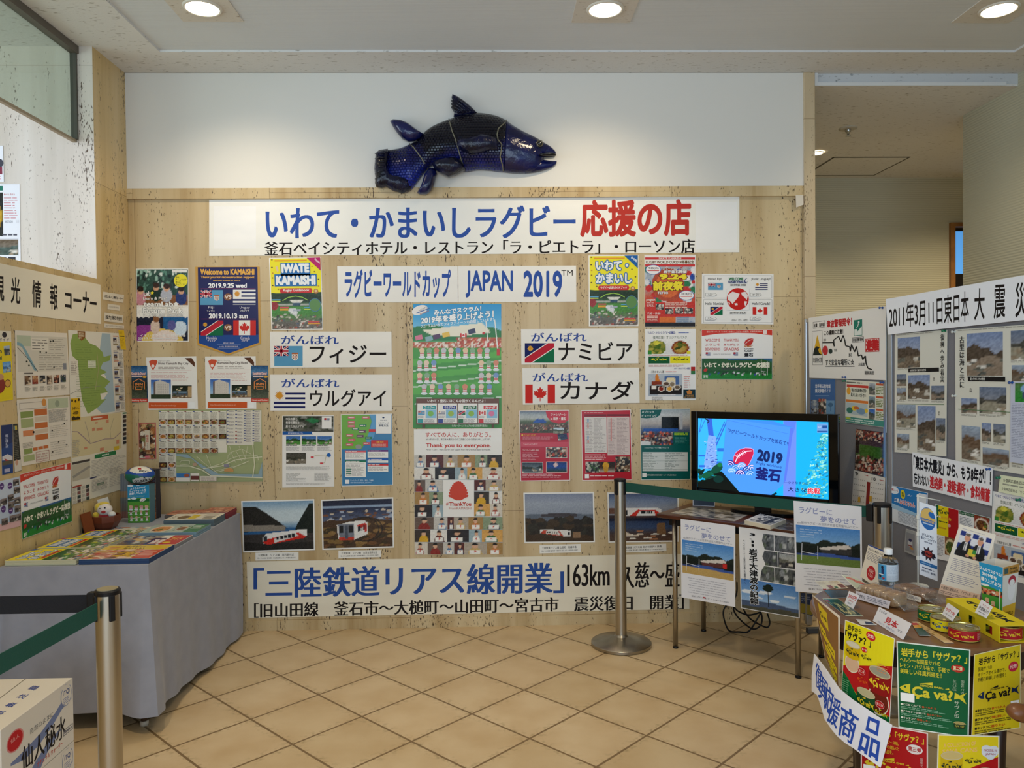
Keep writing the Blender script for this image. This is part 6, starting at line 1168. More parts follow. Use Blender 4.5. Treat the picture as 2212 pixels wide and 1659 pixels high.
p.text('「東日本大震災」から、もう8年が！！', (14,30,885,195), '1a1a22', .045); p.text('忘れない', (16,228,200,365), '1a1a22', .03); p.text('連絡網・避難場所・食料備蓄', (212,222,880,372), 'c83038', .04); fin(p, 'white reminder sign in heavy black and red lettering on the newspaper board', 'sign', BANNER)
p = Print('railway_poster', F2, [(415,450),(862,542),(850,985),(440,850)], Bd3, size=(440,410), bg='e9edf2', gap=.004)
p.poly([(4,4),(436,4),(436,250),(4,190)], '2a7cc0'); p.poly([(4,190),(436,250),(436,285),(4,250)], 'a8cce4'); p.ell(70,45,60,40, 'e8eef2'); p.text('三鉄ニュース', (28,28,122,56), 'b8484c', .03); p.ell(175,70,26,48, 'e8d02a'); p.text('参上\n発車', (160,46,190,96), '4a5a2a', .03); p.text('三鉄', (68,122,132,172), 'eef2f6', .04, out=('2a4a8c', .05)); p.text('みなとちゃん', (136,128,310,182), 'd8706c', .04, out=('f0f0f4', .07)); p.line([(230,70),(250,58),(262,70),(280,60)], 5, 'e8eef2'); p.rect(350,20,430,110, 'dfe4ea'); p.lines(110,260,420,390,9, 'a8acb4', 5); fin(p, 'sky blue railway poster on the newspaper board behind the small flag', 'poster', GLOSSY)
p = Print('souvenir_pouch', F2, [(628,945),(742,978),(738,1252),(608,1196)], Bd3, size=(120,260), bg='a9a9a8', gap=.006, thick=.006); p.rect(12,36,108,240, '8f9094'); p.ell(60,150,26,40, 'c8c8cc'); p.ell(60,118,18,18, '3a3a5c'); p.ell(78,200,20,12, 'c08a4a'); p.rect(40,170,80,184, '8a4a4a'); fin(p, 'small clear souvenir pouch hanging behind the flag pole', 'pouch', GLOSSY)
p = Print('recipe_poster', F2, [(945,668),(1562,822),(1562,1420),(945,1275)], Bd3, size=(620,600), bg='eceef2', gap=.004)
p.rects([(4,4,36,290)], '1f6a3c'); p.rect(36,4,145,330, 'e8d41e'); p.poly([(4,270),(150,240),(150,330),(4,330)], 'e8d41e'); p.rect(145,4,258,335, 'b01c22'); fishlogo(p, 30,25,155,90, '1f3a2a', 'e8d41e'); p.text('Ça va', (5,110,60,142), 'f0ece4', .04); p.text('バジル缶', (62,112,178,145), 'e8a83a', .04); p.lines(40,165,140,185,1, '3a4a2a', 4); p.lines(40,230,140,260,1, 'c89a2a', 5); p.ell(156,200,18,18, 'e0a0a0')
p.rect(262,4,615,40, '1f5a3a'); p.text('Ça va バターリエット', (272,10,430,36), 'dfe8e2', .02); p.lines(275,60,430,180,7, '9a9ea8', 6); p.img((440,10,612,190), dish(20,20, '5a3420', 'd8c8b8', '8a3a28', 2)); p.img((108,330,230,530), dish(16,20, '4a5a2c', 'd8c8a0', '8a5a3c', 4)); p.lines(15,345,100,560,14, 'b0b2bc', 7); p.lines(262,210,430,330,8, 'a8acb8', 8); fin(p, 'green, yellow and red recipe poster with bowls of food on the newspaper board', 'poster', GLOSSY)
p = Print('notice', F2, [(2165,1025.5),(2260,1039),(2260,1083),(2161,1062)], PX, size=(320,140), bg='e2e6c6', gap=.011); p.text('☆復興応援商品は', (30,24,190,54), '3a3c38', .01); p.text('☆復興応援商品「サヴァ缶」', (24,96,240,120), '5a5c54', .008); p.lines(30,62,300,80,1, '9a9c8c', 3,.6); fin(p, 'pale yellow product notice pinned under the newspaper', 'notice')
menu(F2, [(2145,1060.5),(2262,1083),(2262,1274),(2140,1241)], PX, 'white menu poster with pasta dishes on the newspaper board')
# push pins
def pin(F, x, y, crop, c, label, lift=.010):
    P, n = F.at(np.array([[crop[0] + x * crop[2], crop[1] + y * crop[2]]])); P = P[0] + n[0] * lift; a = math.atan2(n[0][1], n[0][0])
    t = empty('push_pin', label, 'push pin', P, a, 'push pins on the display boards'); M = Matrix.Rotation(math.radians(90), 4, 'Y')
    b = bmesh.new(); bm_lathe(b, [(.0055,-.002),(.0055,.0),(.0032,.003),(.003,.010),(.0055,.013),(.0055,.016)], 14, M); done('head', b, mat('pin_' + c, c, 0.3, trans=0.0), t, True)
    b = bmesh.new(); bm_lathe(b, [(.0006,-.009),(.0006,-.002)], 6, M); done('needle', b, ALU, t)
pin(F1,712,98, Bd1, '1f4f9c', 'blue push pin at the top corner of the tsunami warning poster'); pin(F1,392,690, Bd1, '1f4f9c', 'blue push pin at the lower middle of the tsunami warning poster'); pin(F1,712,735, Bd1, '1f4f9c', 'blue push pin holding the evacuation notice by its outer corner', .006); pin(F1,390,722, Bd1, '1f7a5c', 'green push pin holding the evacuation notice by its inner corner', .006)
pin(F2,612,530, Bd2, '1a7a50', 'green push pin at the newspaper corner under the dated banner', .006); pin(F2,700,540, Bd2, 'd8dcd8', 'clear push pin at the top of the page with the tall headline', .006); pin(F2,703,1127, Bd2, 'd8dcd8', 'clear push pin halfway down the page with the tall headline', .006); pin(F2,1232,1005, Bd2, '1f4f9c', 'blue push pin holding the football clipping', .009); pin(F2,1562,275, Bd3, '1f4f9c', 'blue push pin in the reminder sign'); pin(F2,1682,368, Bd3, '1a7a60', 'green push pin in the pale yellow notice', .013); pin(F2,1908,617, Bd3, '1a7a60', 'green push pin in the menu poster on the newspaper board', .013)


# ---------------------------------------------------------------- television corner
STEEL = mat('brushed_steel', 'b2aca0', 0.28,1.0, bump=(60,0.04, (1,1,0.02)))
K1, TVc = (1440,1060,520 / 2054),(1480,870,350 / 2212)
C0 = np.array([.884,4.149]); TE = np.array([.755,-.656]); TD = np.array([.656,.755]); TW, TDp, TZ = .82,.41,.72
ang = math.atan2(TE[1], TE[0])
tv_t = empty('side_table', 'low table with reddish brown top and thin steel legs carrying the television', 'table', (C0[0], C0[1], 0), ang); TM = Matrix.Translation((C0[0], C0[1], 0)) @ Matrix.Rotation(ang, 4, 'Z')
b = bmesh.new(); bm_box(b, (0,0, TZ - .022),(TW, TDp, TZ)); done('tabletop', b, mat('red_brown_top', '5b2b1e', 0.3, coat=.3, vary=(12, '48200f')), tv_t, bevel=.004)
b = bmesh.new(); bm_box(b, (.06,.03, TZ - .06),(TW - .06,.05, TZ - .022)); bm_box(b, (.06, TDp - .05, TZ - .06),(TW - .06, TDp - .03, TZ - .022)); done('apron', b, BLK, tv_t)
for x in (.09, TW - .075):
    for y in (.035, TDp - .035):
        b = bmesh.new(); bm_tube(b, [(x, y, .012),(x, y, TZ - .022)], .0135,16); lg = done('leg', b, STEEL, tv_t, True)
        b = bmesh.new(); bm_lathe(b, [(.015,0),(.015,.008),(.010,.014)], 16, Matrix.Translation((x, y, 0))); done('foot_cap', b, BLK, lg, True)
# sheets under the clear table cover
FT = Flat((0,0, TZ),(0,0,1))
p = Print('photo_sheet', FT, [(35,190),(215,138),(735,188),(580,262)], K1, size=(300,160), bg='b9b4a8', gap=.0004); p.img((6,6,294,154), fuzz(spots(grad(40,22, '8a8780', '6e6c68', '8c8880'), 70, ('b8b4aa', '55534e', '9a968c', 'c8c2b4'), .08,.08, seed=4), .15,2)); fin(p, 'grey aerial photo sheet lying under clear cover on the table edge', 'photograph', GLOSSY)
p = Print('photo_sheet', FT, [(612,285),(760,205),(1090,262),(1080,345)], K1, size=(300,160), bg='4a4a54', gap=.0004); p.img((6,6,294,154), fuzz(spots(grad(40,22, '5c5c64', '3c3c46'), 60, ('8a8a90', '2c2c34', '6a6a70'), .08,.08, seed=6), .1,2)); fin(p, 'dark photo sheet under the book on the low table', 'photograph', GLOSSY)
def flatbook(name, px, crop, z0, th, cover, label, cat, group=None, pages='d9d0bb', size=(210,297), rough=PAPER):
    """a closed booklet lying flat: outline in photo pixels at its top, corners TL TR BR BL of the cover"""
    P = [on_z(crop[0] + x * crop[2], crop[1] + y * crop[2], z0 + th) for x, y in px]; P = [np.array(q) for q in P]; c = sum(P) / 4
    t = empty(name, label, cat, (c[0], c[1], z0), 0, group); pl = [(q[0] - c[0], q[1] - c[1]) for q in P]
    b = bmesh.new(); bm_prism(b, pl, 0, th - .0008); done('pages', b, mat('pages_' + pages, pages, 0.8), t)
    q = Print('cover', Flat((0,0, z0 + th - .0008),(0,0,1)), px, crop, size=size, bg='e8e4da', gap=0.0001); cover(q); q.build(rough, t, Matrix.Translation((c[0], c[1], z0))); return t
def cov(p): p.img((6,6,204,291), fuzz(spots(grad(20,28, 'd8d4c8', '9a9890'), 40, ('3a3a38', 'e8e4d8', '6a6864'), .1,.06, seed=3), .1,1)); p.rect(10,190,200,240, '3a3a38')
flatbook('paperback_book', [(665,252),(800,198),(1020,243),(885,298)], K1, TZ + .0012,.020, cov, 'thick book with pale pages lying on the low table in front of the television', 'book')

# the television
tl, tr_ = bear(1495.5,960,4.30), bear(1813,980,3.84); tw = np.linalg.norm(tr_ - tl); ta = math.atan2((tr_ - tl)[1], (tr_ - tl)[0]); mid = (tl + tr_) / 2
FTV = Flat((*mid, 0),(*nrm(tl, tr_), 0))
def zt_(x, y): return float(FTV.at(np.array([[x, y]], float))[0][0][2])
zT, zB = (zt_(1495.5,885) + zt_(1813,898)) / 2, zt_(1813,1091)
tv = empty('television', 'black flat television showing a bright blue rugby flag video', 'television', (mid[0], mid[1], 0), ta); VM = Matrix.Translation((mid[0], mid[1], 0)) @ Matrix.Rotation(ta, 4, 'Z')
sx0, sx1 = bear(1508,980,4.28), bear(1791,990,3.87)
def along(q, y=980):
    P = FTV.at(np.array([[q, y]], float))[0][0]; return float((P[:2] - mid) @ (tr_ - tl) / tw)
x0, x1 = along(1508), along(1791); z1s = (zt_(1508,902) + zt_(1791,912)) / 2; z0s = (zt_(1508,1053) + zt_(1790,1081)) / 2
GB = mat('gloss_black', '050507', 0.07, spec=.25)
b = bmesh.new()
for q in (((-tw / 2,-.018, zB),(x0,.02, zT)),((x1,-.018, zB),(tw / 2,.02, zT)),((x0,-.018, zB),(x1,.02, z0s)),((x0,-.018, z1s),(x1,.02, zT))): bm_box(b, *q)
done('bezel', b, GB, tv, bevel=.003)
b = bmesh.new(); bm_box(b, (-tw / 2 + .02,.02, zB + .02),(tw / 2 - .02,.05, zT - .02)); bm_box(b, (-.2,.05, zB + .06),(.2,.075, zT - .1)); done('back_cover', b, BLK, tv, bevel=.006)
b = bmesh.new(); bm_box(b, (-.04,.0, TZ + .02),(.04,.03, zB)); done('neck', b, BLK, tv)
b = bmesh.new(); bm_prism(b, [(-.17 * math.cos(a) , .0 + .06 * math.sin(a)) for a in np.linspace(0,2 * math.pi, 28, endpoint=False)], TZ + .0005, TZ + .02); done('stand_base', b, GB, tv, bevel=.003)
Fs = Flat((*(mid + nrm(tl, tr_) * .004), 0),(*nrm(tl, tr_), 0))
p = Print('screen', Fs, [(178,203),(1970,266),(1964,1336),(178,1150)], TVc, bg='14b0f4', gap=.0004)
p.poly([(178,203),(560,214),(500,930),(300,1000),(178,960)], '38b4f8'); p.poly([(1340,247),(1520,253),(1510,1285),(1340,1268)], '6c8cf4'); p.poly([(1350,250),(1350,410),(1480,420),(1520,253)], '5880f0')
for q, w in (([(330,215),(360,480),(310,760)], 70),([(575,240),(400,640),(300,830)], 16),([(540,260),(360,660)], 12),([(230,215),(190,420)], 8),([(280,215),(200,400)], 8)): p.line(q, w, '3464d8')
p.poly([(320,440),(420,460),(440,900),(250,900)], '80a8f0'); p.rects([(440,620,530,665),(185,710,270,735),(190,850,270,880),(430,800,500,850)], '2c6cd8'); p.line([(270,215),(330,250),(300,280)], 14, '1c3450')
for k in range(60): r_ = random.Random(k); p.rect(x := r_.uniform(260,430), y := r_.uniform(480,900), x + r_.uniform(6,40), y + r_.uniform(3,10),('3858c8', 'b8ccf8', '2438a0')[k % 3])
p.poly([(572,216),(1482,340),(1345,1112),(1180,1256),(745,1214),(500,930)], '4a96fc'); p.poly([(572,216),(1200,248),(1482,340)], '3c8cf8'); p.line([(575,235),(1440,430)], 4, '3a74e0'); p.poly([(1440,340),(1482,345),(1380,1060),(1345,1100)], '5878e8')
for k in range(46):
    r_ = random.Random(k + 7); cx, cy = r_.uniform(180,700), r_.uniform(930,1190)
    if cy > 860 + .36 * (cx - 178) and cy < 1150 + .1 * (cx - 178) - 20 and cx < 640: p.ell(cx, cy - 30, r_.uniform(25,60), r_.uniform(15,34),('0a3c34', '06241e', '14604c', '041410')[k % 4], 10, r_.uniform(-1,1))
p.poly([(178,1085),(420,1010),(500,930),(745,1214),(700,1206),(178,1150)], '06100e'); p.ell(300,985,70,40, '10583c', 12,-.4); p.ell(440,900,90,55, '0c4a38', 12,-.6); p.ell(460,1040,70,50, '08302c', 12); p.ell(480,845,35,30, '147848', 10); p.poly([(1180,1256),(1250,1215),(1260,1240),(1225,1262)], '0a2430')
for k in range(330):
    r_ = random.Random(k + 99); v = r_.random(); cx = 1960 - (r_.random() ** 1.2) * (90 + 330 * v); cy = 430 + 870 * v; cx = max(cx, 1540)
    p.ell(cx, cy, r_.uniform(8,26), r_.uniform(6,14),('68ccc8', '2ca0b4', '9ce4dc', '1878a0', '4cb8b0')[k % 5], 7, r_.uniform(-1,.5)) if cx < 1945 else None; p.layer -= .22
p.layer += 1
p.text('ラグビーワールドカップを釜石で!!', [(592,345),(1420,530),(1415,590),(585,402)], '142c78', .012)
p.text('2019', [(995,628),(1345,690),(1325,842),(982,788)], '0c2460', .05); p.text('Rugby world cup', [(982,795),(1330,862),(1325,905),(975,845)], '1c3c84', .01); p.text('釜石', [(965,865),(1325,905),(1300,1088),(958,1040)], '142070', .05)
q = [(665,800),(672,735),(700,680),(750,640),(830,618),(900,622),(935,640),(940,690),(915,760),(885,820),(850,870),(760,850),(690,835)]; p.poly([(800 + (x - 800) * 1.05,745 + (y - 745) * 1.06) for x, y in q], 'd0a8e0'); p.poly(q, 'c8204c'); p.line([(690,810),(720,745),(780,690),(850,660),(915,655)], 13, 'ecd8ec')
for k in range(6): x = 712 + 22 * k; y = 740 - 14 * k; p.line([(x - 14, y - 24),(x + 16, y + 20)], 9, 'ecd8ec')
for i, (cx, cy) in enumerate(((620,850),(700,905),(780,880),(860,930),(920,900),(640,950),(760,975),(900,985))):
    for j, rr in enumerate((70,56,42,28,14)): t_ = np.linspace(math.pi * 1.02, math.pi * 1.98,14); p.poly([(min(max(cx + rr * math.cos(a), 598), 938), cy + rr * math.sin(a)) for a in t_], (('1c2c9c', '2a80d8', '6cb0f4')[i % 3], 'e4ccec')[j % 2] if j % 2 == 0 or i % 2 == 0 else 'b0d0f8')
p.text('—小さなまちの', [(1360,1062),(1690,1078),(1690,1118),(1360,1100)], '1c2c6c', .01); p.text('大きな', [(1410,1140),(1660,1158),(1660,1222),(1410,1205)], '101c50', .015); p.text('挑戦', [(1675,1160),(1848,1162),(1848,1242),(1675,1238)], 'd8283c', .03, out=('f0dce8', .06))
p.rect(1808,282,1956,408, '6c9cd8'); p.rects([(1880,308,1948,348)], '1c4c94'); p.rect(1812,380,1952,402, '2c5c9c'); p.lines(1818,315,1875,340,2, 'b0c8e8', 4)
p.build(SCREEN, tv, VM)
# card holder in front of the set
c = on_z(1519., 1094., TZ + .001); nz_ = nrm(tl, tr_); FA = Flat((c[0], c[1], 0),(nz_[0] * .96, nz_[1] * .96,.2)); FA.p = np.array(c)
hd = empty('card_holder', 'small clear card holder with a field picture on the table before the television', 'card holder', c, math.atan2(nz_[1], nz_[0]) + math.pi / 2)
HM = Matrix.Translation(c) @ Matrix.Rotation(math.atan2(nz_[1], nz_[0]) + math.pi / 2,4, 'Z')
ACR = bpy.data.materials.new('clear_acrylic'); ACR.use_nodes = True; nt = ACR.node_tree
ms = N(nt, 'ShaderNodeMixShader'); tp = N(nt, 'ShaderNodeBsdfTransparent'); tp.inputs[0].default_value = (.93,.95,.96,1); gs = N(nt, 'ShaderNodeBsdfGlossy'); gs.inputs['Roughness'].default_value = .05; ms.inputs[0].default_value = .1
nt.links.new(tp.outputs[0], ms.inputs[1]); nt.links.new(gs.outputs[0], ms.inputs[2]); nt.links.new(ms.outputs[0], nt.nodes['Material Output'].inputs[0])
p = Print('card', FA, [(105,1128),(412,1148),(405,1420),(105,1405)], TVc, size=(300,280), bg='b9c0d0', gap=.001); p.rect(10,60,290,180, '5f7fae'); p.rect(10,180,290,270, '3f4a5c'); p.lines(20,10,280,50,2, '7a84a8', 3); p.build(PAPER, hd, HM)
b = bmesh.new(); bm_box(b, (-.065,-.03,0),(.065,.035,.003)); done('foot', b, ACR, hd)

# posters hung from the table edge
Fe = Flat((*(C0 - TD * .004), 0),(*(-TD), 0))
def movie(F, quad, label, red, gap=.002):
    p = Print('movie_poster', F, quad, K1, size=(465,660), bg='e9e9ee', gap=gap)
    p.text('ラグビーに', (35,38,262,84), '8a93c0', 0, out=('6a74ac', .012)); p.text('夢をのせて', (182,92,425,136), '8a93c0', 0, out=('6a74ac', .012)); p.text('ebc制作ラグビーの世界大会釜石開催PRムービー', (22,142,440,162), '8c8c96', .0)
    a = grad(66,44, '4a86cc', '88b4e0', 'c4d8ea'); x, y = grid(a); f = .42 + .04 * np.sin(x * 9) + .03 * np.sin(x * 23 + 1) - .05 * x; fill(a, (y > f) & (y < .74), '222a24'); ridge(a, .52,.02, '1a211e', 3, to=.74)
    fill(a, (y > .72) & (y < .78), '3a4c80'); fill(a, (y > .77), 'c0a060' if red else '6a8040'); pg(a, [(.35,.55),(.8,.42),(.86,.52),(.6,.57),(.4,.6)], 'd4ccc4'); pg(a, [(.38,.6),(.62,.57),(.86,.53),(.86,.68),(.4,.7)], '5c3434' if red else '3a3a3c')
    if red: pg(a, [(.78,.56),(.87,.54),(.87,.68),(.8,.68)], 'c8302c')
    pg(a, [(.2,.7),(.5,.68),(1,.74),(1,.8),(.2,.76)], '3c58a0'); p.img((12,170,453,448), fuzz(a, .05,4)); p.line([(52,300),(46,425)], 4, 'd8dce4'); p.line([(160,312),(158,408)], 4, 'd8dce4'); p.line([(50,362),(160,374)], 4, 'd8dce4'); p.lines(40,190,210,260,4, 'a8c4e4', 4,.3,.5)
    for k in range(7): p.lines(60 + 12 * (k % 3), 478 + 20 * k, 400 - 10 * (k % 2), 488 + 20 * k, 1, 'b8b8c2', k, .5,.05)
    p.rect(192,622,215,634, 'b8303c'); p.text('釜石プロジェクト 0193-24-2020', (90,624,410,638), '5a5a64'); return fin(p, label, 'poster')
movie(Fe, [(122,240),(587,300),(587,992),(128,908)], 'white field poster with a red stand hung from the low table edge', True)
p = Print('tsunami_record_poster', Fe, [(618,308),(1130,372),(1137,1088),(636,1000)], K1, size=(510,690), bg='e9e9ea', gap=.002)
a = grad(40,30, '70757c', '4e5258', '5e625e'); spots(a, 70, ('8a9094', '3a3e44', 'b4b8b8', '5a6458'), .06,.05, seed=5); p.img((175,30,500,425), fuzz(a, .14,3))
for q in ((300,30,306,160),(330,160,336,300),(300,300,306,425),(175,160,500,168),(175,290,500,298)): p.rect(*q, 'e4e4e6')
p.img((345,175,500,285), land(18,12,4, ('9aa0a4', 'c8c4b8'), '6a6a60', '3c3c40')); p.poly([(165,20),(215,20),(200,90),(222,160),(200,220),(225,280),(190,340),(175,425),(150,425)], 'e9e9ea')
a = grad(60,34, '4f82c4', '7ea8d8', 'bcd0e4'); spots(a, 7, ('e4ecf4', 'd0dcea'), .12,.06,.0,.35,1,.7,2); ridge(a, .74,.05, '4a5a78', 3,2); ridge(a, .86,.02, '4c4c40', 5); p.img((8,432,502,684), fuzz(a, .04,2)); p.line([(242,470),(246,640)], 6, '22282a')
for q in ((242,470,45,12),(228,488,34,12),(262,486,30,12),(240,500,36,10),(250,458,26,10)): p.ell(*q, '1c2a24', 12)
p.vtext('3.11', (92,38,142,150), '16181c', .05); p.vtext('岩手大津波の記録', (84,165,160,640), '16181c', .035, out=('e6e8ec', .05)); p.vtext('～２０１１東日本大震災～', (34,105,52,470), '3a3a40', .005); fin(p, 'poster with brushed vertical characters and grey tsunami photos hung from the low table', 'poster')

# ---------------------------------------------------------------- barrier posts and their belts
M_BELT = {'green': mat('green_webbing', '0a4c40', 0.8, bump=(400,0.2)), 'black': mat('black_webbing', '10131c', 0.85, bump=(400,0.2))}
def post(x, y, h, r, label, rb=.165, beige=False, rot=0.0):
    t = empty('barrier_post', label, 'barrier post', (x, y, 0), rot, 'steel belt barrier posts')
    b = bmesh.new(); bm_lathe(b, [(rb * .98,0),(rb, .004),(rb, .017),(rb * .97,.021),(rb * .55,.036),(r * 1.25,.05),(r * 1.02,.06)], 64); done('base_plate', b, mat('satin_steel', 'a39d92', 0.3,1.0, bump=(30,0.05, (1,1,.05))), t, 'auto')
    b = bmesh.new(); bm_lathe(b, [(r, .05),(r, h - .012)], 40); done('tube', b, STEEL, t, 'auto')
    b = bmesh.new(); bm_lathe(b, [(r * 1.06, h - .014),(r * 1.08, h - .004),(r * .98, h)], 40); cp = done('cap', b, BLK, t, 'auto')
    if beige: b = bmesh.new(); bm_lathe(b, [(r * .86, h),(r * .86, h + .0015)], 40); done('cap_inlay', b, mat('inlay', '8f8468', 0.4), cp)
    for k in range(4):
        M = Matrix.Rotation(math.radians(45 + 90 * k), 4, 'Z'); b = bmesh.new(); bm_box(b, (r - .004,-.008, h - .085),(r + .005,.008, h - .012), M); sl = done('belt_slot', b, BLK, t, bevel=.003)
    return t
def belt(parent, PM, a, c, z0a, z1a, z0c, z1c, color, name='belt', th=.0012, sag=.0):
    a, c = np.array(a, float), np.array(c, float); d = (c - a) / np.linalg.norm(c - a); n = np.array([-d[1], d[0]]) * th; inv = PM.inverted(); b = bmesh.new(); rows = []
    for i in range(13):
        f = i / 12; q = a + (c - a) * f; s_ = -sag * 4 * f * (1 - f); z0, z1 = z0a + (z0c - z0a) * f + s_, z1a + (z1c - z1a) * f + s_
        rows.append([b.verts.new(inv @ Vector(v)) for v in ((q[0] - n[0], q[1] - n[1], z0),(q[0] + n[0], q[1] + n[1], z0),(q[0] + n[0], q[1] + n[1], z1),(q[0] - n[0], q[1] - n[1], z1))])
    for A, B in zip(rows, rows[1:]):
        for k in range(4): b.faces.new((A[k], A[(k + 1) % 4], B[(k + 1) % 4], B[k]))
    b.faces.new(rows[0]); b.faces.new(rows[-1][::-1]); return done(name, b, M_BELT[color], parent)
S2 = on_z(1342., 1393., 0)[:2]; h2 = float(on_y(1337., 1034., S2[1])[2]); S3 = on_z(1905., 1087., .9)[:2]
t2 = post(S2[0], S2[1], h2,.0305, 'steel barrier post in front of the back wall with its round foot in view', .163)
dr_ = (S3 - S2) / np.linalg.norm(S3 - S2); ba, bc = S2 + dr_ * .034, S3 - dr_ * .045
za1 = float(on_y(1352., 1042., ba[1])[2]); zc1 = float(on_y(1862., 1094., bc[1])[2])
belt(t2, Matrix.Translation((S2[0], S2[1], 0)), ba, bc, za1 - .050, za1, zc1 - .050, zc1, 'green', sag=.006)
t3 = post(S3[0], S3[1], .9,.036, 'steel barrier post between the display board and the round table', .115)
b = bmesh.new(); q = -dr_ * .05; bm_box(b, (-.013,-.012, zc1 - .066),(.013,.012, zc1 + .008), Matrix.Translation((q[0], q[1], 0)) @ Matrix.Rotation(math.atan2(dr_[1], dr_[0]), 4, 'Z')); done('belt_clip', b, BLK, t3, bevel=.003)
Fb = Flat((ba[0], ba[1], 0),(*(-np.array([-dr_[1], dr_[0]])), 0))
movie(Fb, [(1085,85),(1665,135),(1672,905),(1103,858)], 'white field poster hung over the green barrier belt in front of the television', False, .003)
S1 = on_z(232., 1272., .9)[:2]; M1_ = Matrix.Translation((S1[0], S1[1], 0))
t1 = post(S1[0], S1[1], .9,.0315, 'steel barrier post with beige topped cap in front of the cloth covered table', .165, True)
z1 = float(on_y(190., 1287., S1[1])[2]); z2 = float(on_y(0., 1293., S1[1])[2]); belt(t1, M1_, (S1[0] - .036, S1[1] + .01),(LX + .004, S1[1] + .02), z1 - .05, z1, z1 - .052, z1 - .002, 'black')
b = bmesh.new(); bm_box(b, (-.058,-.002, z1 - .055),(-.034,.022, z1 + .008)); done('belt_clip', b, BLK, t1, bevel=.003)
z1 = float(on_y(210., 1301., S1[1] - .03)[2]); belt(t1, M1_, (S1[0] - .012, S1[1] - .036),(S1[0] - .10,.75), z1 - .047, z1, z1 - .047, z1, 'green')

# ---------------------------------------------------------------- loose cable under the low table
b = bmesh.new()
def cpts(pts, Y): return [tuple(max(v, .006) if i == 2 else v for i, v in enumerate(on_y(K1[0] + x * K1[2], K1[1] + y * K1[2], Y))) for x, y in pts]
def spl(P, n=6):
    out = []
    for i in range(len(P) - 1):
        p0, p1, p2, p3 = (np.array(P[max(0, min(len(P) - 1, i + k))]) for k in (-1,0,1,2))
        for u in np.linspace(0,1, n, endpoint=False): out.append(tuple(.5 * ((2 * p1) + (-p0 + p2) * u + (2 * p0 - 5 * p1 + 4 * p2 - p3) * u * u + (-p0 + 3 * p1 - 3 * p2 + p3) * u ** 3)))
    return out + [tuple(P[-1])]
for Y, pts in ((4.33, [(600,780),(590,900),(500,990),(485,1070),(530,1190),(620,1235),(700,1200),(770,1100),(800,1040),(760,1050),(690,1060),(600,1020),(560,960)]),(4.30, [(570,950),(580,1040),(660,1130),(740,1180),(800,1150),(815,1090),(800,1030),(770,990)]),(4.36, [(640,780),(650,980),(700,1080),(790,1140),(860,1165),(880,1120),(860,1050)])):
    bm_tube(b, spl(cpts(pts, Y)), .0045,8)
tag(done('power_cable', b, BLK, smooth=True), 'tangled black power cable hanging under the low table', 'cable')


# ---------------------------------------------------------------- cloth covered leaflet table
Lt, St, C7 = (0,1060,540 / 2212),(0,1240,380 / 1505),(200,990,220 / 2212)
TX0, TX1, TY0, TY1, LZT = -2.062,-1.448,3.285,4.47,.70
cxm, cym = (TX0 + TX1) / 2, (TY0 + TY1) / 2
t = empty('trestle_table', 'dark legged table hidden under the grey cloth, only feet showing', 'table', (cxm, cym, 0))
b = bmesh.new(); bm_box(b, (TX0 - cxm + .015, TY0 - cym + .015, LZT - .03),(TX1 - cxm - .015, TY1 - cym - .015, LZT - .003)); done('tabletop', b, mat('dark_top', '2c241e', 0.5), t)
for x in (TX0 - cxm + .05, TX1 - cxm - .05):
    for y in (TY0 - cym + .05, TY1 - cym - .05):
        b = bmesh.new(); bm_tube(b, [(x, y, .018),(x, y, LZT - .03)], .014,12); lg = done('leg', b, mat('brown_leg', '4a3524', 0.4), t, True); b = bmesh.new(); bm_lathe(b, [(.018,0),(.018,.014),(.014,.02)], 14, Matrix.Translation((x, y, 0))); done('foot_cap', b, mat('pale_cap', 'b8ac98', 0.5), lg, True)
def cloth():
    b = bmesh.new(); r = random.Random(4); per = []
    def side(x0, y0, x1, y1, n):
        for i in range(n): f = i / n; per.append((x0 + (x1 - x0) * f, y0 + (y1 - y0) * f))
    side(TX0, TY0, TX1, TY0,60); side(TX1, TY0, TX1, TY1,100); side(TX1, TY1, TX0, TY1,40); side(TX0, TY1, TX0, TY0,60); n = len(per)
    zs = [0,.012,.05,.12,.22,.34,.46,.56,.62]; rings = []
    for j, dz_ in enumerate(zs):
        ring = []
        for i, (x, y) in enumerate(per):
            front, right = y == TY0, x == TX1 and y > TY0
            f = dz_ / .62; nx, ny = 0,0
            if front: ny = -1
            if right: nx = 1
            dc = math.hypot(x - TX1, y - TY0); e = (.006 * math.sin(x * 21 + 1) + .008 * math.sin(x * 9.3 + 2.2) if front else .007 * math.sin(y * 13) + .006 * math.sin(y * 29 + 1)) * f if front or right else 0
            e = max(e + .012 * f, .002) if (front or right) else 0
            if dc < .16 and (front or right): e += .045 * f * math.cos(dc / .16 * math.pi / 2) ** 2
            if front and x < TX0 + .12: e += .02 * f * math.sin((x - TX0) / .12 * math.pi)
            if dc < 1e-6: nx, ny = .75,-.75
            zb = LZT - dz_
            if right: zb = LZT - dz_ * (1.0 + .105 * min(1, (y - TY0) / .8))
            if front: zb = LZT - dz_ * 1.0
            if x == TX0 or y == TY1: zb = LZT - dz_ * .5
            zb = max(zb, .004); ring.append(b.verts.new((x + nx * e, y + ny * e, zb)))
        rings.append(ring)
    b.faces.new(rings[0])
    for A, B in zip(rings, rings[1:]):
        for i in range(n): b.faces.new((A[i], B[i], B[(i + 1) % n], A[(i + 1) % n]))
    o = done('tablecloth', b, mat('grey_cloth', '9798a2', 0.9, bump=(9,0.12), vary=(14, '8e909a'), sheen=.2), smooth='auto'); return tag(o, 'plain grey cloth draped to the floor over the leaflet table', 'tablecloth')
cloth()

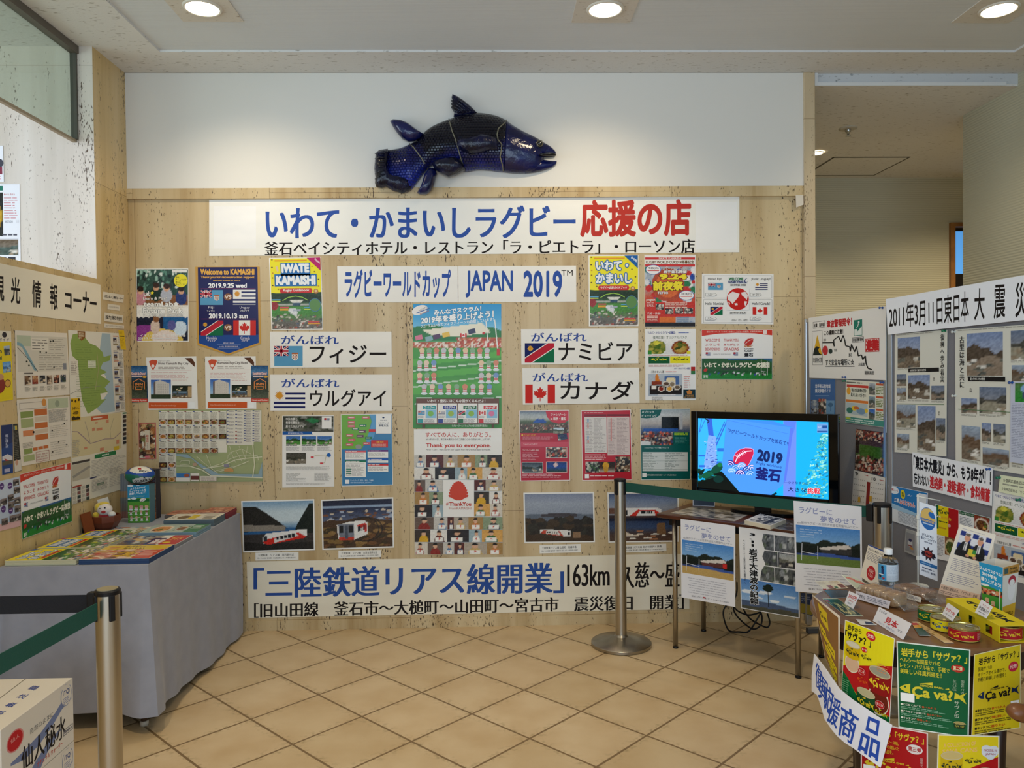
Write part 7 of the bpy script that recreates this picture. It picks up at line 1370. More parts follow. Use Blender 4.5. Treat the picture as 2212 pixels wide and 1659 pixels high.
ZT = LZT + .0012
def wrect(name, x0, x1, y0, y1, z0, th, cover, label, cat='brochure', group=None, pages='d0c8b8', size=(297,210), rot=0.0, m=GLOSSY):
    """brochure lying on the table; its cover is read from the aisle or, with rot, from the front"""
    c = ((x0 + x1) / 2, (y0 + y1) / 2, z0); t = empty(name, label, cat, c, rot, group); w, h = (x1 - x0) / 2, (y1 - y0) / 2
    b = bmesh.new(); bm_box(b, (-w, -h, 0),(w, h, th)); done('pages', b, mat('pages_' + pages, pages, 0.75), t)
    M = Matrix.Translation(c) @ Matrix.Rotation(rot, 4, 'Z'); o = np.array(M @ Vector((-w, h, th))); u = np.array(M.to_3x3() @ Vector((1,0,0))) * 2 * w / size[0]; v = np.array(M.to_3x3() @ Vector((0,-1,0))) * 2 * h / size[1]
    p = Print('cover', Sheet(o, u, v, (0,0,1)), [(0,0),(size[0], 0), size, (0, size[1])], bg='e6e2d8', gap=.0002, thick=.0004); cover(p, size); p.build(m, t, M); return t
def pile(name, x0, x1, y0, y1, n, th, cover, label, under, grp, pages='c9c4ba', seed=0, **k):
    """n brochures on top of one another: the printed one on top, plain edged ones below"""
    r = random.Random(seed); bm_ = bmesh.new(); bm_box(bm_, (-(x1 - x0) / 2,-(y1 - y0) / 2,0),((x1 - x0) / 2, (y1 - y0) / 2, th * .93)); me = bpy.data.meshes.new(name); bm_.to_mesh(me); bm_.free(); me.materials.append(mat('pages_' + pages, pages, 0.75))
    for i in range(n - 1):
        o = link(name, me, None, ((x0 + x1) / 2 + r.uniform(-.002,.002),(y0 + y1) / 2 + r.uniform(-.002,.002), ZT + i * th)); tag(o, under, 'brochure', grp)
    return wrect(name, x0, x1, y0, y1, ZT + (n - 1) * th, th * .93, cover, label, group=grp, pages=pages, **k)
def cov_guide(title):
    def f(p, s):
        w, h = s; a = grad(30,42, '2c4428', '4f8a38', '6a6258'); spots(a, 90, ('8a7a70', 'd8ccc0', '4a4440', 'c05a44', 'e8e0d8', 'a8b03c', '3a5a8a'), .07,.05,0,.2,1,1,5); a = np.rot90(a, 1).copy()
        p.rect(0,0, w, h, 'f0dc22'); p.img((w * .5,2, w - 2, h - 2), fuzz(a, .12,3))
        # the title reads from the aisle side: turned a quarter
        def Q(x0, y0, x1, y1): return [(x0 * w, y1 * h),(x0 * w, y0 * h),(x1 * w, y0 * h),(x1 * w, y1 * h)]
        if title == 'jp':
            p.text('いわて・', Q(.08,.12,.22,.86), 'e8ecee', .05, out=('2a6cae', .09)); p.text('かまいし', Q(.25,.08,.4,.9), 'e8ecee', .05, out=('2a6cae', .09)); p.poly([(0,0),(w * .1,0),(0, h * .22)], '2060a8')
        else:
            p.rect(w * .07, h * .12, w * .4, h * .9, '2a6cae'); p.text('IWATE', Q(.09,.2,.22,.8), 'e8ecee', .06); p.text('KAMAISHI', Q(.25,.14,.38,.88), 'e8ecee', .06); p.poly([(0,0),(w * .1,0),(0, h * .22)], 'b8206a')
        p.rect(w * .42, h * .14, w * .48, h * .86, 'cc2f2c')
    return f
GA = 'brochure piles on the grey table'
pile('guide_brochure', -2.045,-1.752,3.295,3.505,5,.0045, cov_guide('jp'), 'topmost yellow guide brochure on the front pile by the low stone wall, Japanese title', 'one of the brochures under the front yellow guide with the Japanese title', GA, 'c2bfa0', 1)
pile('guide_brochure', -2.045,-1.752,3.525,3.735,5,.0045, cov_guide('en'), 'topmost yellow guide brochure with English title, second pile from the front', 'one of the brochures under the yellow guide with English title', GA, 'c2bfa0', 2)
def cov_red(p, s):
    w, h = s; a = grad(34,26, 'd8b838', 'c8a84a', 'b8786a', 'c05a3c'); spots(a, 90, ('d8a098', 'b83a30', 'e8d8c0', 'd8b03a', '6a4a3a', 'c8806a', 'e8c8b8'), .07,.05,0,.3,1,1,6); p.img((2,2, w - 2, h - 2), fuzz(a, .14,4)); p.rect(6,6, w - 8, h * .34, 'd8b62c'); p.ell(50,38,26,14, 'c88a3a'); p.text('ラグビー', (90,12,180,36), '6a5a1c', .03); p.text('おいしい', (95,42,190,64), '6a5a1c', .03); p.text('三陸', (110, h * .52,190, h * .82), 'd8a81c', .05, out=('5a2a1a', .06)); p.rect(w * .72, h * .42, w - 4, h * .97, 'c84a30'); p.lines(w * .74, h * .5, w - 14, h * .9,4, 'e0a890', 3)
pile('food_magazine', -1.742,-1.45,3.30,3.56,4,.0055, cov_red, 'topmost red and yellow food magazine on the front corner of the grey table', 'one of the magazines under the red and yellow food magazine', GA, '24406a', 3)
def cov_war(p, s):
    w, h = s; a = grad(30,20, 'b8b4a8', '8a7a6a', '6a5848'); spots(a, 40, ('d8b070', '4a4a6a', 'c8c4bc', '8a3a2c'), .1,.09, seed=8); p.img((2,2, w * .55, h - 2), fuzz(a, .12,2)); p.rect(w * .45, h * .3, w * .66, h - 4, '3a2a5c'); p.text('温泉', (w * .5, h * .42, w * .7, h * .9), 'e8dcd8', .05, out=('a8302c', .06)); p.rect(w * .7,4, w - 3, h - 3, 'b82a2c'); p.text('ガイド', (w * .74, h * .2, w * .92, h * .55), 'e8b04a', .04); p.ell(w * .78, h * .78,20,16, 'e8c42c')
pile('travel_magazine', -1.735,-1.452,3.585,3.79,3,.0055, cov_war, 'topmost red backed travel magazine in the middle of the table edge by the aisle', 'one of the magazines under the red backed travel magazine', GA, '8a8a8c', 4)
pile('guide_brochure', -2.0,-1.745,3.765,3.925,4,.005, cov_guide('en'), 'topmost yellow and grey guide brochure right in front of the wooden bowl', 'one of the brochures under the guide in front of the wooden bowl', GA, 'b4b2ac', 5)
def cov_bowl(p, s):
    w, h = s; p.rect(0,0, w, h, 'b0c0b8'); p.rect(w * .74,0, w, h, '2c7a58'); p.img((w * .08, h * .08, w * .46, h * .95), dish(24,16, 'd8945a', 'e8dcc8', 'a8b8b0', 4)); p.img((w * .52, h * .2, w * .72, h * .8), dish(12,12, '8a4a38', 'd8d4c8', '6a8a7a', 6)); p.lines(w * .77, h * .15, w * .95, h * .6,3, 'd0e0d4', 3)
pile('regional_brochure', -1.73,-1.452,3.83,4.03,5,.0045, cov_bowl, 'topmost green edged brochure with a rice bowl picture on the grey table', 'one of the brochures under the rice bowl brochure', GA, '7c98a8', 6)
def cov_white(p, s):
    w, h = s; p.rect(0,0, w, h, 'e8e2d4'); p.text('三陸くらし', (w * .06, h * .3, w * .14, h * .85), '5a4a3a', .01); p.ell(w * .3, h * .6, w * .12, h * .26, '6a4c20'); p.rect(w * .42, h * .25, w * .58, h * .85, 'e0c828'); p.rect(w * .66, h * .1, w * .92, h * .5, 'c8c4ba'); p.lines(w * .72, h * .5, w * .95, h * .9,4, '4a4a44', 5)
pile('white_brochure', -1.715,-1.455,4.085,4.255,7,.0052, cov_white, 'topmost white brochure with a yellow block near the back wall end of the table', 'one of the brochures under the white brochure with a yellow block', GA, '5c6c74', 7)
def cov_rust(p, s): w, h = s; p.img((0,0, w, h), fuzz(spots(grad(24,12, 'b8604a', 'a8503c'), 40, ('c87a5c', '8a3a34', 'd89a7c'), .1,.12, seed=2), .12,2))
pile('rust_brochure', -1.60,-1.455,4.285,4.445,6,.006, cov_rust, 'topmost rust red brochure on the taller pile against the back wall', 'one of the brochures in the taller rust red pile against the back wall', GA, '8a3038', 8, size=(150,160))
pile('rust_brochure', -1.80,-1.62,4.30,4.445,4,.006, cov_rust, 'topmost rust red brochure on the lower pile against the back wall', 'one of the brochures in the lower rust red pile against the back wall', GA, '6a6058', 9, size=(180,150))
def cov_blue(p, s): w, h = s; p.img((0,0, w, h), fuzz(spots(grad(22,14, '6a90a8', 'd8cfc0', 'b8a898'), 30, ('c87a4c', '3a5a8a', 'e8e0d4'), .1,.1, seed=5), .1,1))
pile('small_leaflet', -1.93,-1.755,3.955,4.03,3,.004, cov_blue, 'topmost pale blue leaflet in front of the leaflet box', 'one of the leaflets under the pale blue leaflet', GA, 'b8bcc0', 10, size=(175,75))

# leaflet box with the small rugby ball on it
def up_box(name, cx, cy, w, dpt, h, z0, label, cat, side, rot=0.0):
    t = empty(name, label, cat, (cx, cy, z0), rot); b = bmesh.new(); bm_box(b, (-w / 2,-dpt / 2,0),(w / 2, dpt / 2, h)); done('box_body', b, mat('side_' + side, side, 0.6), t); return t, Matrix.Translation((cx, cy, z0)) @ Matrix.Rotation(rot, 4, 'Z')
def front_print(t, M, w, dpt, h, size, draw, m=GLOSSY, name='printed_front'):
    o = np.array(M @ Vector((-w / 2,-dpt / 2, h))); R3 = M.to_3x3(); u = np.array(R3 @ Vector((1,0,0))) * w / size[0]; v = np.array(R3 @ Vector((0,0,-1))) * h / size[1]
    p = Print(name, Sheet(o, u, v, np.array(R3 @ Vector((0,-1,0)))), [(0,0),(size[0], 0), size, (0, size[1])], gap=.0003, thick=.0004); draw(p); p.build(m, t, M)
q0, q1 = on_z(276., 1130., ZT), on_z(321., 1130., ZT); bcx, bcy, bw = (q0[0] + q1[0]) / 2, q0[1], abs(q1[0] - q0[0]); bh = float(on_y(298., 1048., bcy)[2]) - ZT
def box_front(p):
    p.rect(0,0,455,300, '2f8fb8'); p.poly([(0,290),(455,290),(455,850),(0,850)], '5a9a3a'); p.rect(0,310,455,372, '1f6a34')
    for q in ((60,14,60,26),(220,6,40,10),(130,300,60,24),(30,312,30,16)): p.ell(*q, 'e4eaec', 14)
    p.text('スクラムいわて', [(55,60),(380,25),(382,72),(55,108)], 'eef2f4', .04); p.text('フィフティーンを', [(35,128),(390,85),(392,135),(35,172)], 'eef2f4', .04); p.text('応援しています！', [(35,175),(390,135),(392,190),(35,225)], 'eef2f4', .04); p.lines(40,235,385,270,2, '7ab0a8', 3); p.ell(320,330,70,38, 'e6e2da', 18,-.35); p.line([(260,385),(380,300)], 8, '6a3a4a')
    p.line([(0,620),(455,550)], 10, 'dce8d4'); p.line([(0,760),(455,700)], 10, 'dce8d4')
    for k in range(16): x, y = 55 + 110 * (k % 4) + 10 * (k // 4),(500,610,740,500)[k // 4]; p.rect(x - 20, y, x + 20, y + 40, 'e8e2dc'); p.rect(x - 20, y + 12, x + 20, y + 22, 'c83a34'); p.ell(x, y - 20,28,26, ('d8b08a', '8a6a4a', 'c89a8a')[k % 3], 12); p.ell(x, y + 54,34,14, 'dfe6e2', 12)
t, M = up_box('leaflet_box', bcx, bcy + .04, bw, .07, bh, ZT, 'upright box of blue and green leaflets carrying the small rugby ball', 'leaflet box', '4f7a86'); front_print(t, M, bw, .07, bh, (455,850), box_front)
rx_, rz_ = .076,.049
t = empty('rugby_ball', 'small white, blue and green rugby ball lying on the leaflet box', 'ball', (bcx - .004, bcy + .035, ZT + bh + rz_ + .0005), math.radians(12))
def ball_mat():
    m = bpy.data.materials.new('ball_skin'); m.use_nodes = True; nt = m.node_tree; b_ = nt.nodes['Principled BSDF']; b_.inputs['Roughness'].default_value = .4
    at = N(nt, 'ShaderNodeAttribute', attribute_name='ink'); nt.links.new(at.outputs['Color'], b_.inputs['Base Color']); nz = N(nt, 'ShaderNodeTexNoise'); nz.inputs['Scale'].default_value = 500; bp = N(nt, 'ShaderNodeBump'); bp.inputs['Strength'].default_value = .15; nt.links.new(nz.outputs['Fac'], bp.inputs['Height']); nt.links.new(bp.outputs[0], b_.inputs['Normal']); return m
me = bpy.data.meshes.new('ball_body'); V, F, Cc = [], [], []; nu, nv = 56,64
for i in range(nu + 1):
    th = math.pi * i / nu
    for j in range(nv): ph = 2 * math.pi * j / nv; V.append((rx_ * math.cos(th), -rz_ * math.sin(th) * math.cos(ph), rz_ * math.sin(th) * math.sin(ph)))
for i in range(nu):
    for j in range(nv):
        F.append((i * nv + j, i * nv + (j + 1) % nv, (i + 1) * nv + (j + 1) % nv, (i + 1) * nv + j)); th = (i + .5) / nu; ph = ((j + .5) / nv) * 360; dx = abs(th - .5) * 2
        a_ = (ph + 180) % 360 - 180; x = math.cos(th * math.pi)                       # a_: 0 = towards the aisle, + = up
        if ((a_ - 52) / 34) ** 2 + ((x - .12) / .72) ** 2 < 1: c = 'e9e2d0'
        elif ((a_ + 34) / 26) ** 2 + ((x - .22) / .62) ** 2 < 1: c = 'c9c8c2'
        elif a_ > 112 or a_ < -115: c = 'e0d8c8'
        elif a_ > 4 - 22 * x: c = '1c4a9c'
        elif a_ > -62: c = '0e6a4c'
        else: c = '8a3a30'
        if x < -.9: c = 'd8b83a' if a_ > 0 else 'a83a34'
        Cc.extend([lc(c)] * 4)
me.from_pydata(V, [], F); at = me.color_attributes.new('ink', 'FLOAT_COLOR', 'CORNER'); at.data.foreach_set('color', np.array(Cc, np.float32).ravel()); me.polygons.foreach_set('use_smooth', [True] * len(F)); me.materials.append(ball_mat()); link('ball_body', me, t)
class Egg:
    def at(s, q):
        x = q[:, 0]; a = np.radians(q[:, 1]); r = rz_ * np.sqrt(np.maximum(1 - (x / rx_) ** 2,0)); P = np.stack([x, -r * np.cos(a), -r * np.sin(a)], 1); n = np.stack([x / rx_ ** 2, P[:, 1] / rz_ ** 2, P[:, 2] / rz_ ** 2], 1); return P, n / np.linalg.norm(n, axis=1)[:, None]
p = Print('ball_lettering', Egg(), None, base=False, gap=.0002, thick=0, cuts=[(0, [i * .005 for i in range(-8,14)])]); p.layer = .5; p.text('GILBERT', (-.02,26,.058,46), '20242a', .04); p.text('X', (.026,8,.038,20), '20242a', .04); p.poly([(-.004,-60),(.012,-60),(.016,-45),(-.002,-45)], 'b83a3c'); p.text('RFC', (.006,-40,.05,-28), '4a4a4c', .03)
p.build(PAPER, t, Matrix())
# holders behind the ball
z = lambda x, y, Y: float(on_y(float(x), float(y), Y)[2])
yy = bcy + .16; xa, xb = float(on_y(252., 1060., yy)[0]), float(on_y(277., 1060., yy)[0])
t, M = up_box('leaflet_holder', (xa + xb) / 2, yy + .03, abs(xb - xa), .06, z(260,1024, yy) - ZT, ZT, 'grey holder filled with thin leaflets beside the rugby ball, nearest the side wall', 'leaflet holder', '6f7476')
def holder(p):
    p.rect(0,0,240,330, '70767c'); p.rect(0,330,240,450, 'a07c50'); p.rect(0,450,240,560, '6f7672'); p.rect(0,560,240,720, '7c7874'); p.rect(0,720,240,840, '9c6a64')
    for k in range(22): p.rect(4 + 11 * k, 2,7 + 11 * k, 838, ('8a9096', '5c6266', '9c9c98')[k % 3]); p.layer -= .24
front_print(t, M, abs(xb - xa), .06, z(260,1024, yy) - ZT, (240,840), holder, PAPER)
yy = bcy + .12; xa, xb = float(on_y(322., 1060., yy)[0]), float(on_y(339., 1060., yy)[0])
t, M = up_box('flyer_display', (xa + xb) / 2, yy + .02, abs(xb - xa), .04, z(330,1014, yy) - ZT, ZT, 'dark upright flyer display with orange night pictures behind the rugby ball', 'flyer display', '2c2a34', math.radians(-12))
front_print(t, M, abs(xb - xa), .04, z(330,1014, yy) - ZT, (190,900), lambda p: (p.img((0,0,190,900), fuzz(spots(grad(14,50, '3a4868', '3c3c4c', '7a4a2a', '6a4a30', 'a8603c', '5a4a3c'), 60, ('c8743c', '2a2830', 'd8a878', '8a5a3a', '4a4a5c'), .16,.04, seed=5), .15,2))))
b = bmesh.new(); yw = bcy + .22; pts = [on_y(200 + x * C7[2], 990 + y * C7[2], yw) for x, y in ((1330,1120),(1335,560),(1370,500),(1425,540),(1460,640),(1475,860),(1480,1120))]; pts = [(a[0], a[1], max(a[2], ZT + .002)) for a in pts]; bm_tube(b, spl(pts, 5), .0016,6); tag(done('wire_stand', b, mat('dark_wire', '2a2826', 0.4,0.6), smooth=True), 'bent dark wire stand rising behind the flyer display', 'wire stand')

# wooden bowl with a plush toy, plank and card behind it
c = on_z(216., 1146., ZT); bx0 = float(on_y(185., 1120., c[1])[0]); br_ = (float(on_y(248., 1120., c[1])[0]) - bx0) / 2; bz = z(215,1116, c[1]) - ZT
t = empty('wooden_bowl', 'red brown eight sided wooden bowl holding a plush toy', 'bowl', (bx0 + br_, c[1] + .05, ZT), math.radians(14))
W_R = mat('red_wood', '7c3a1c', 0.4, coat=.3, vary=(8, '682c14'))
b = bmesh.new(); bm_lathe(b, [(br_ * .62,0),(br_ * .8, bz * .18),(br_ * 1.0, bz * .55),(br_ * 1.02, bz),(br_ * .95, bz),(br_ * .9, bz * .5),(br_ * .5, bz * .25)], 8); done('bowl_body', b, W_R, t)
BM = (bx0 + br_, c[1] + .05, ZT)
t = empty('plush_toy', 'white faced plush toy with yellow and red felt sitting in the wooden bowl', 'plush toy', (BM[0], BM[1], BM[2] + bz * .35))
def felt(n, c): return mat('felt_' + n, c, 0.95, bump=(120,.3), sheen=.5)
s = br_ / .073
for nm, cc, rr, m in (('body', (.0,.0,.03),(.04,.035,.035), felt('red', 'a8262a')),('head', (.006,-.012,.075),(.036,.032,.03), felt('white', 'e2d6cc')),('hood', (-.028,.0,.085),(.022,.026,.024), felt('yellow', 'd8bc38')),('hood', (-.006,.002,.1),(.028,.024,.014), felt('yellow', 'd8bc38')),('arm', (-.036,-.02,.048),(.017,.016,.017), felt('yellow', 'd8bc38')),('arm', (-.028,-.032,.03),(.017,.015,.014), felt('yellow', 'd8bc38')),('ball', (.045,-.02,.052),(.018,.016,.015), felt('cream', 'dcd8ce')),('mouth', (.012,-.041,.068),(.012,.006,.008), felt('red', 'a8262a')),('eye', (-.006,-.04,.086),(.005,.003,.002), felt('ink', '1c1a1a')),('eye', (.018,-.038,.088),(.005,.003,.004), felt('ink', '1c1a1a')),('leaf_pad', (-.04,-.028,.018),(.026,.02,.008), felt('green', '8fb86a'))):
    b = bmesh.new(); bm_ball(b, Vector(cc) * s, tuple(r_ * s for r_ in rr), u=18, v=12); done(nm, b, m, t, True)
def lean(name, px, crop, foot, label, cat, m, draw=None, size=(100,160), th=.004, bg='e8e4da', back=.35):
    """a sheet or plank standing on the table and leaning back; px = TL TR BR BL in photo pixels, foot = plane height"""
    P = [(crop[0] + x * crop[2], crop[1] + y * crop[2]) for x, y in px]; bl, br = on_z(*map(float, P[3]), foot), on_z(*map(float, P[2]), foot); e = (br - bl)[:2]; n = np.array([e[1], -e[0]]); n /= np.linalg.norm(n); n = n if n @ bl[:2] < 0 else -n
    p = Print(name, Flat(bl, (n[0], n[1], back)), P, PX, size=size, bg=bg, gap=.0, thick=th)
    if draw: draw(p)
    o = p.build(m, back=bg); return tag(o, label, cat)
lean('wooden_plank', [(703,212),(790,185),(835,365),(748,385)], Lt, ZT, 'reddish wooden plank leaning behind the bowl', 'plank', PAPER, None, th=.008, bg='7a4020', back=.2)
lean('white_card', [(855,82),(950,55),(985,190),(892,212)], Lt, ZT + .062, 'small white card with a dark picture standing behind the plush toy', 'card', PAPER, lambda p: p.poly([(30,80),(80,60),(78,110),(28,116)], '4a4c5c'), back=.12)
def blk(p): p.rect(0,0,100,160, '171616'); p.text('Welcome', (18,70,86,88), 'b8b4ac', .01); p.ell(72,142,9,9, 'b8442c'); p.ell(34,140,5,6, '6a6478')
lean('welcome_pamphlet', [(558,190),(668,165),(748,372),(628,388)], Lt, ZT, 'black pamphlet reading Welcome leaning on the wall beside the wooden bowl', 'pamphlet', GLOSSY, blk, back=.18)

# ---------------------------------------------------------------- water cartons at the front
CXR, CY0, CY1, CH = -1.472,2.335,2.731,.222
def carton(z0, label, top):
    t = empty('water_carton', label, 'carton', (CXR - .15, (CY0 + CY1) / 2, z0), 0, 'white cardboard water cartons'); M = Matrix.Translation((CXR - .15, (CY0 + CY1) / 2, z0)); hl = (CY1 - CY0) / 2
    b = bmesh.new(); bm_box(b, (-.15,-hl, 0),(.15, hl, CH - .0015)); done('box_body', b, mat('white_card', 'dcd5c8', 0.6), t, bevel=.002)
    p = Print('printed_side', Sheet((CXR, CY0, z0 + CH - .002),(0, (CY1 - CY0) / 560,0),(0,0,-(CH - .003) / 320),(1,0,0)), [(0,0),(560,0),(560,320),(0,320)], gap=.0002, thick=.0003, bg='dfd9ce')
    p.poly([(60,178),(150,170),(280,150),(400,110),(480,70),(545,62),(545,100),(460,118),(380,160),(270,200),(160,212),(60,190)], '7684ac'); p.poly([(150,320),(240,262),(340,220),(480,200),(400,235),(330,270),(270,320)], '7684ac')
    p.ell(95,92,62,48, 'd88a88'); p.ell(95,92,54,42, 'c0262c'); p.text('仙人', (62,72,128,92), 'e0a8a4'); p.text('自然のままに', (205,92,390,118), '5a5a60'); p.text('仙人秘水', (135,150,495,262), '1d1a1c', wide=.02)
    p.frame(468,228,552,258,3, '6a6a74'); p.lines(474,234,546,252,1, '7a7a84', 3,.6); p.text('ナチュラル ウォーター', (250,272,460,298), 'c85a4c', .02)
    p.ell(500,62,48,54, '8a94b4'); p.ell(500,62,44,50, 'dfd9ce'); p.rect(450,10,552,24, 'dfd9ce'); p.text('iTQi', (472,34,530,62), '46568a', .02); p.lines(470,70,532,104,4, '8a94b4', 5)
    p.build(PAPER, t, M)
    if top:
        p = Print('printed_lid', Flat((0,0, z0 + CH),(0,0,1)), [(-560,895),(588,875),(18,1308),(-1400,1308)], St, base=False, gap=-.0009, thick=.0003); p.layer = 1
        for i, ch in enumerate('意注扱取'): p.text(ch, [(228 - 97 * i, 985 + 72 * i),(285 - 97 * i, 950 + 72 * i),(345 - 97 * i, 956 + 72 * i),(290 - 97 * i, 995 + 72 * i)], '3a4f9c', wide=.02)
        p.line([(-20,1075),(220,893)], 3, '7a7264'); p.build(PAPER, t, M)
carton(0.0005, 'lower white water carton with blue waves, under the other one', False); carton(CH + .001, 'upper white water carton with blue waves and a red seal', True)


# ---------------------------------------------------------------- round table with the products
Tb1, Tb2 = (1750,1150,462 / 2212),(1740,1340,472 / 2212)
RC, RR, RZ = (1.39,2.475), .338,.70
WOOD = mat('oak_brown', '7c5632', 0.42, coat=.2, bump=(8,.1, (1,12,1)), vary=(6, '684424')); DWOOD = mat('dark_wood', '2e1a10', 0.4, vary=(8, '241208'))
t = empty('round_table', 'round brown wooden table covered in sample goods and hung with posters', 'table', (*RC, 0))
b = bmesh.new(); bm_lathe(b, [(RR - .012, RZ - .026),(RR - .002, RZ - .02),(RR - .002, RZ - .006),(RR - .008, RZ)], 96); done('tabletop', b, WOOD, t, 'auto')
b = bmesh.new(); bm_lathe(b, [(RR - .03, RZ - .09),(RR - .03, RZ - .026),(RR - .05, RZ - .026),(RR - .05, RZ - .09),(RR - .03, RZ - .09)], 64, cap=False); done('apron', b, DWOOD, t, 'auto')
for k in range(4):
    a = math.radians(21 + 90 * k); c, s_ = math.cos(a), math.sin(a); b = bmesh.new(); bm_tube(b, [(c * .25, s_ * .25,.05),(c * .265, s_ * .265, RZ - .03)], [.022,.026], 12); lg = done('leg', b, DWOOD, t, True)
    b = bmesh.new(); bm_box(b, (-.02,-.028,0),(.30,.028,.05), Matrix.Rotation(a, 4, 'Z') @ Matrix.Translation((.0,0,0))); done('foot_bar', b, mat('reddish_foot', '3c2012', 0.4), lg, bevel=.006)
CUTS = lambda a, c, n=14: [(0, list(np.linspace(a, c, n)[1:-1]))]
R1c, R2c = Round(*RC, RR), Round(*RC, RR + .022)
def hang(name, surf, quad, crop, size, bg, draw, label, gap=.0006, m=GLOSSY, cat='poster', n=14):
    p = Print(name, surf, quad, crop, size=size, bg=bg, gap=gap, thick=.0005, cuts=CUTS(0, size[0], n)); draw(p); return tag(p.build(m), label, cat)
def kraft(p):
    p.rect(3,3,97,217, '8a6238')
    for x, y in ((52,18),(36,62),(70,78),(50,112),(75,128),(58,162),(76,176),(68,200)): p.poly([(x - 20, y - 12),(x + 16, y - 8),(x + 16, y + 24),(x - 18, y + 20)], 'd8bc24'); p.layer += .02; p.text('Ça va', (x - 15, y, x + 12, y + 12), '2a2a18', .03)
hang('can_poster', R1c, [(1755,1284),(1815,1331),(1813,1487),(1783,1420)], PX, (100,220), 'e6dccb', kraft, 'narrow brown poster of stacked yellow cans on the table side nearest the television')
def can(p, x, y, w, h, c, lid, food, lg, hole):
    p.ell(x + w / 2, y + h * .98, w / 2, h * .5, 'e4d8c0'); p.ell(x + w / 2, y + h * 1.0, w / 2 - 6, h * .42, food); p.rect(x, y, x + w, y + h * .62, c); p.ell(x + w / 2, y + h * .62, w / 2, h * .16, c); p.ell(x + w / 2, y, w / 2, h * .18, 'c8b890'); p.ell(x + w / 2, y, w / 2 - 6, h * .14, lid); fishlogo(p, x + 6, y + h * .22, x + w - 6, y + h * .58, lg, hole)
def trio(p):
    p.rect(5,5,455,730, 'e6d81c'); p.poly([(5,415),(455,235),(455,730),(300,730),(5,500)], 'b8141c'); p.poly([(5,462),(60,510),(130,600),(205,690),(330,690),(455,668),(455,730),(5,730)], '0f6a34')
    p.text('岩手から', (28,28,165,76), '1a1a14', .035); p.text('「サヴァ？」', (8,84,258,158), '1a1a14', .04); p.ell(252,58,44,36, 'c8242c', rot=.3); p.text('元気!', (222,42,282,74), 'f0d8c8', .03); p.ell(200,196,28,24, 'c8242c'); p.text('第一弾', (178,186,222,206), 'f0d8c8', .02)
    can(p, 22,192,140,170, 'd2b00c', 'd8d0b8', 'd8b494', '1c2a1c', 'e8cc1c'); fishlogo(p, 172,232,272,275, '1c2a1c', 'e6d81c'); can(p, 255,330,190,250, '8c0c14', '9c9884', '6a1c10', 'e8cc2c', 'b8141c'); fishlogo(p, 150,440,250,490, 'd8541c', 'b8141c'); can(p, 155,560,170,210, '094824', 'b8b088', '8a5a30', 'e8cc2c', '0f6a34'); fishlogo(p, 330,640,440,690, 'c8c01c', '0f6a34'); p.ell(190,390,36,30, 'e0b0ac'); p.ell(190,390,33,27, 'b8141c'); p.text('第二弾', (164,378,216,402), 'e8c8c0', .01); p.ell(370,600,40,32, 'e0b0ac'); p.ell(370,600,37,29, 'b8141c'); p.text('第三弾', (342,588,398,612), 'e8c8c0', .01); p.lines(8,520,90,690,9, '5a9a6c', 4); p.lines(330,250,440,330,4, 'd88a5c', 5,.3)
hang('can_trio_poster', R1c, [(403,-6),(905,182),(852,1060),(362,800)], Tb2, (460,735), 'eceadf', trio, 'poster with three opened cans on yellow, red and green')
def basil(p):
    p.rect(12,12,718,938, '0a5c34'); Y_ = 'd8c832'; p.text('岩手から「サヴァ？」', (45,60,700,150), Y_, .035); p.text('ヘルシーな国産サバの', (30,160,440,212), Y_, .015); p.text('レモン・バジル味で、手軽で', (30,220,530,272), Y_, .015); p.text('美味しい洋風料理を！', (30,280,450,336), Y_, .015); p.ell(610,210,66,40, 'b8281c'); p.text('第二弾', (565,186,655,232), 'e8d8a8', .03)
    fishlogo(p, 22,400,700,585, Y_, '0a5c34', sub='LEMON BASIL'); p.vtext('国産サバの', (640,330,675,470), 'b8c8a8', .005); p.vtext('レモンバジル味', (560,330,600,450), 'b8c8a8', .005); p.vtext('サヴァ缶', (580,560,630,740), 'c8d0b8', .005); code(p, 30,545,175,640)
    for k, (a, c) in enumerate((('■とにかく丸ごと', '食べられる'),('■アクセントが効いて', '飽きのこない'),('■キッチンに', '常備したい'))):
        y = 660 + 76 * k; p.text(a, (30, y, 30 + 26 * len(a), y + 26), 'e8e8d8', .02); x = 40 + 26 * len(a); p.text(c, (x, y + 2, x + 150, y + 26), 'c8502c', .02); p.lines(30, y + 32,520 + 40 * k, y + 66,2, '7aa88a', k)
    p.ell(635,800,62,22, 'c8b878'); p.poly([(575,800),(695,800),(690,850),(640,866),(580,850)], '1c3a20'); p.ell(635,797,54,16, 'a8985c'); p.text('Ça va?', (590,815,680,845), 'a89a3c', .02)
hang('basil_can_poster', R1c, [(922,210),(1668,296),(1650,1190),(942,1082)], Tb2, (730,950), 'dfe6dc', basil, 'green poster with a big yellow fish shaped word mark')
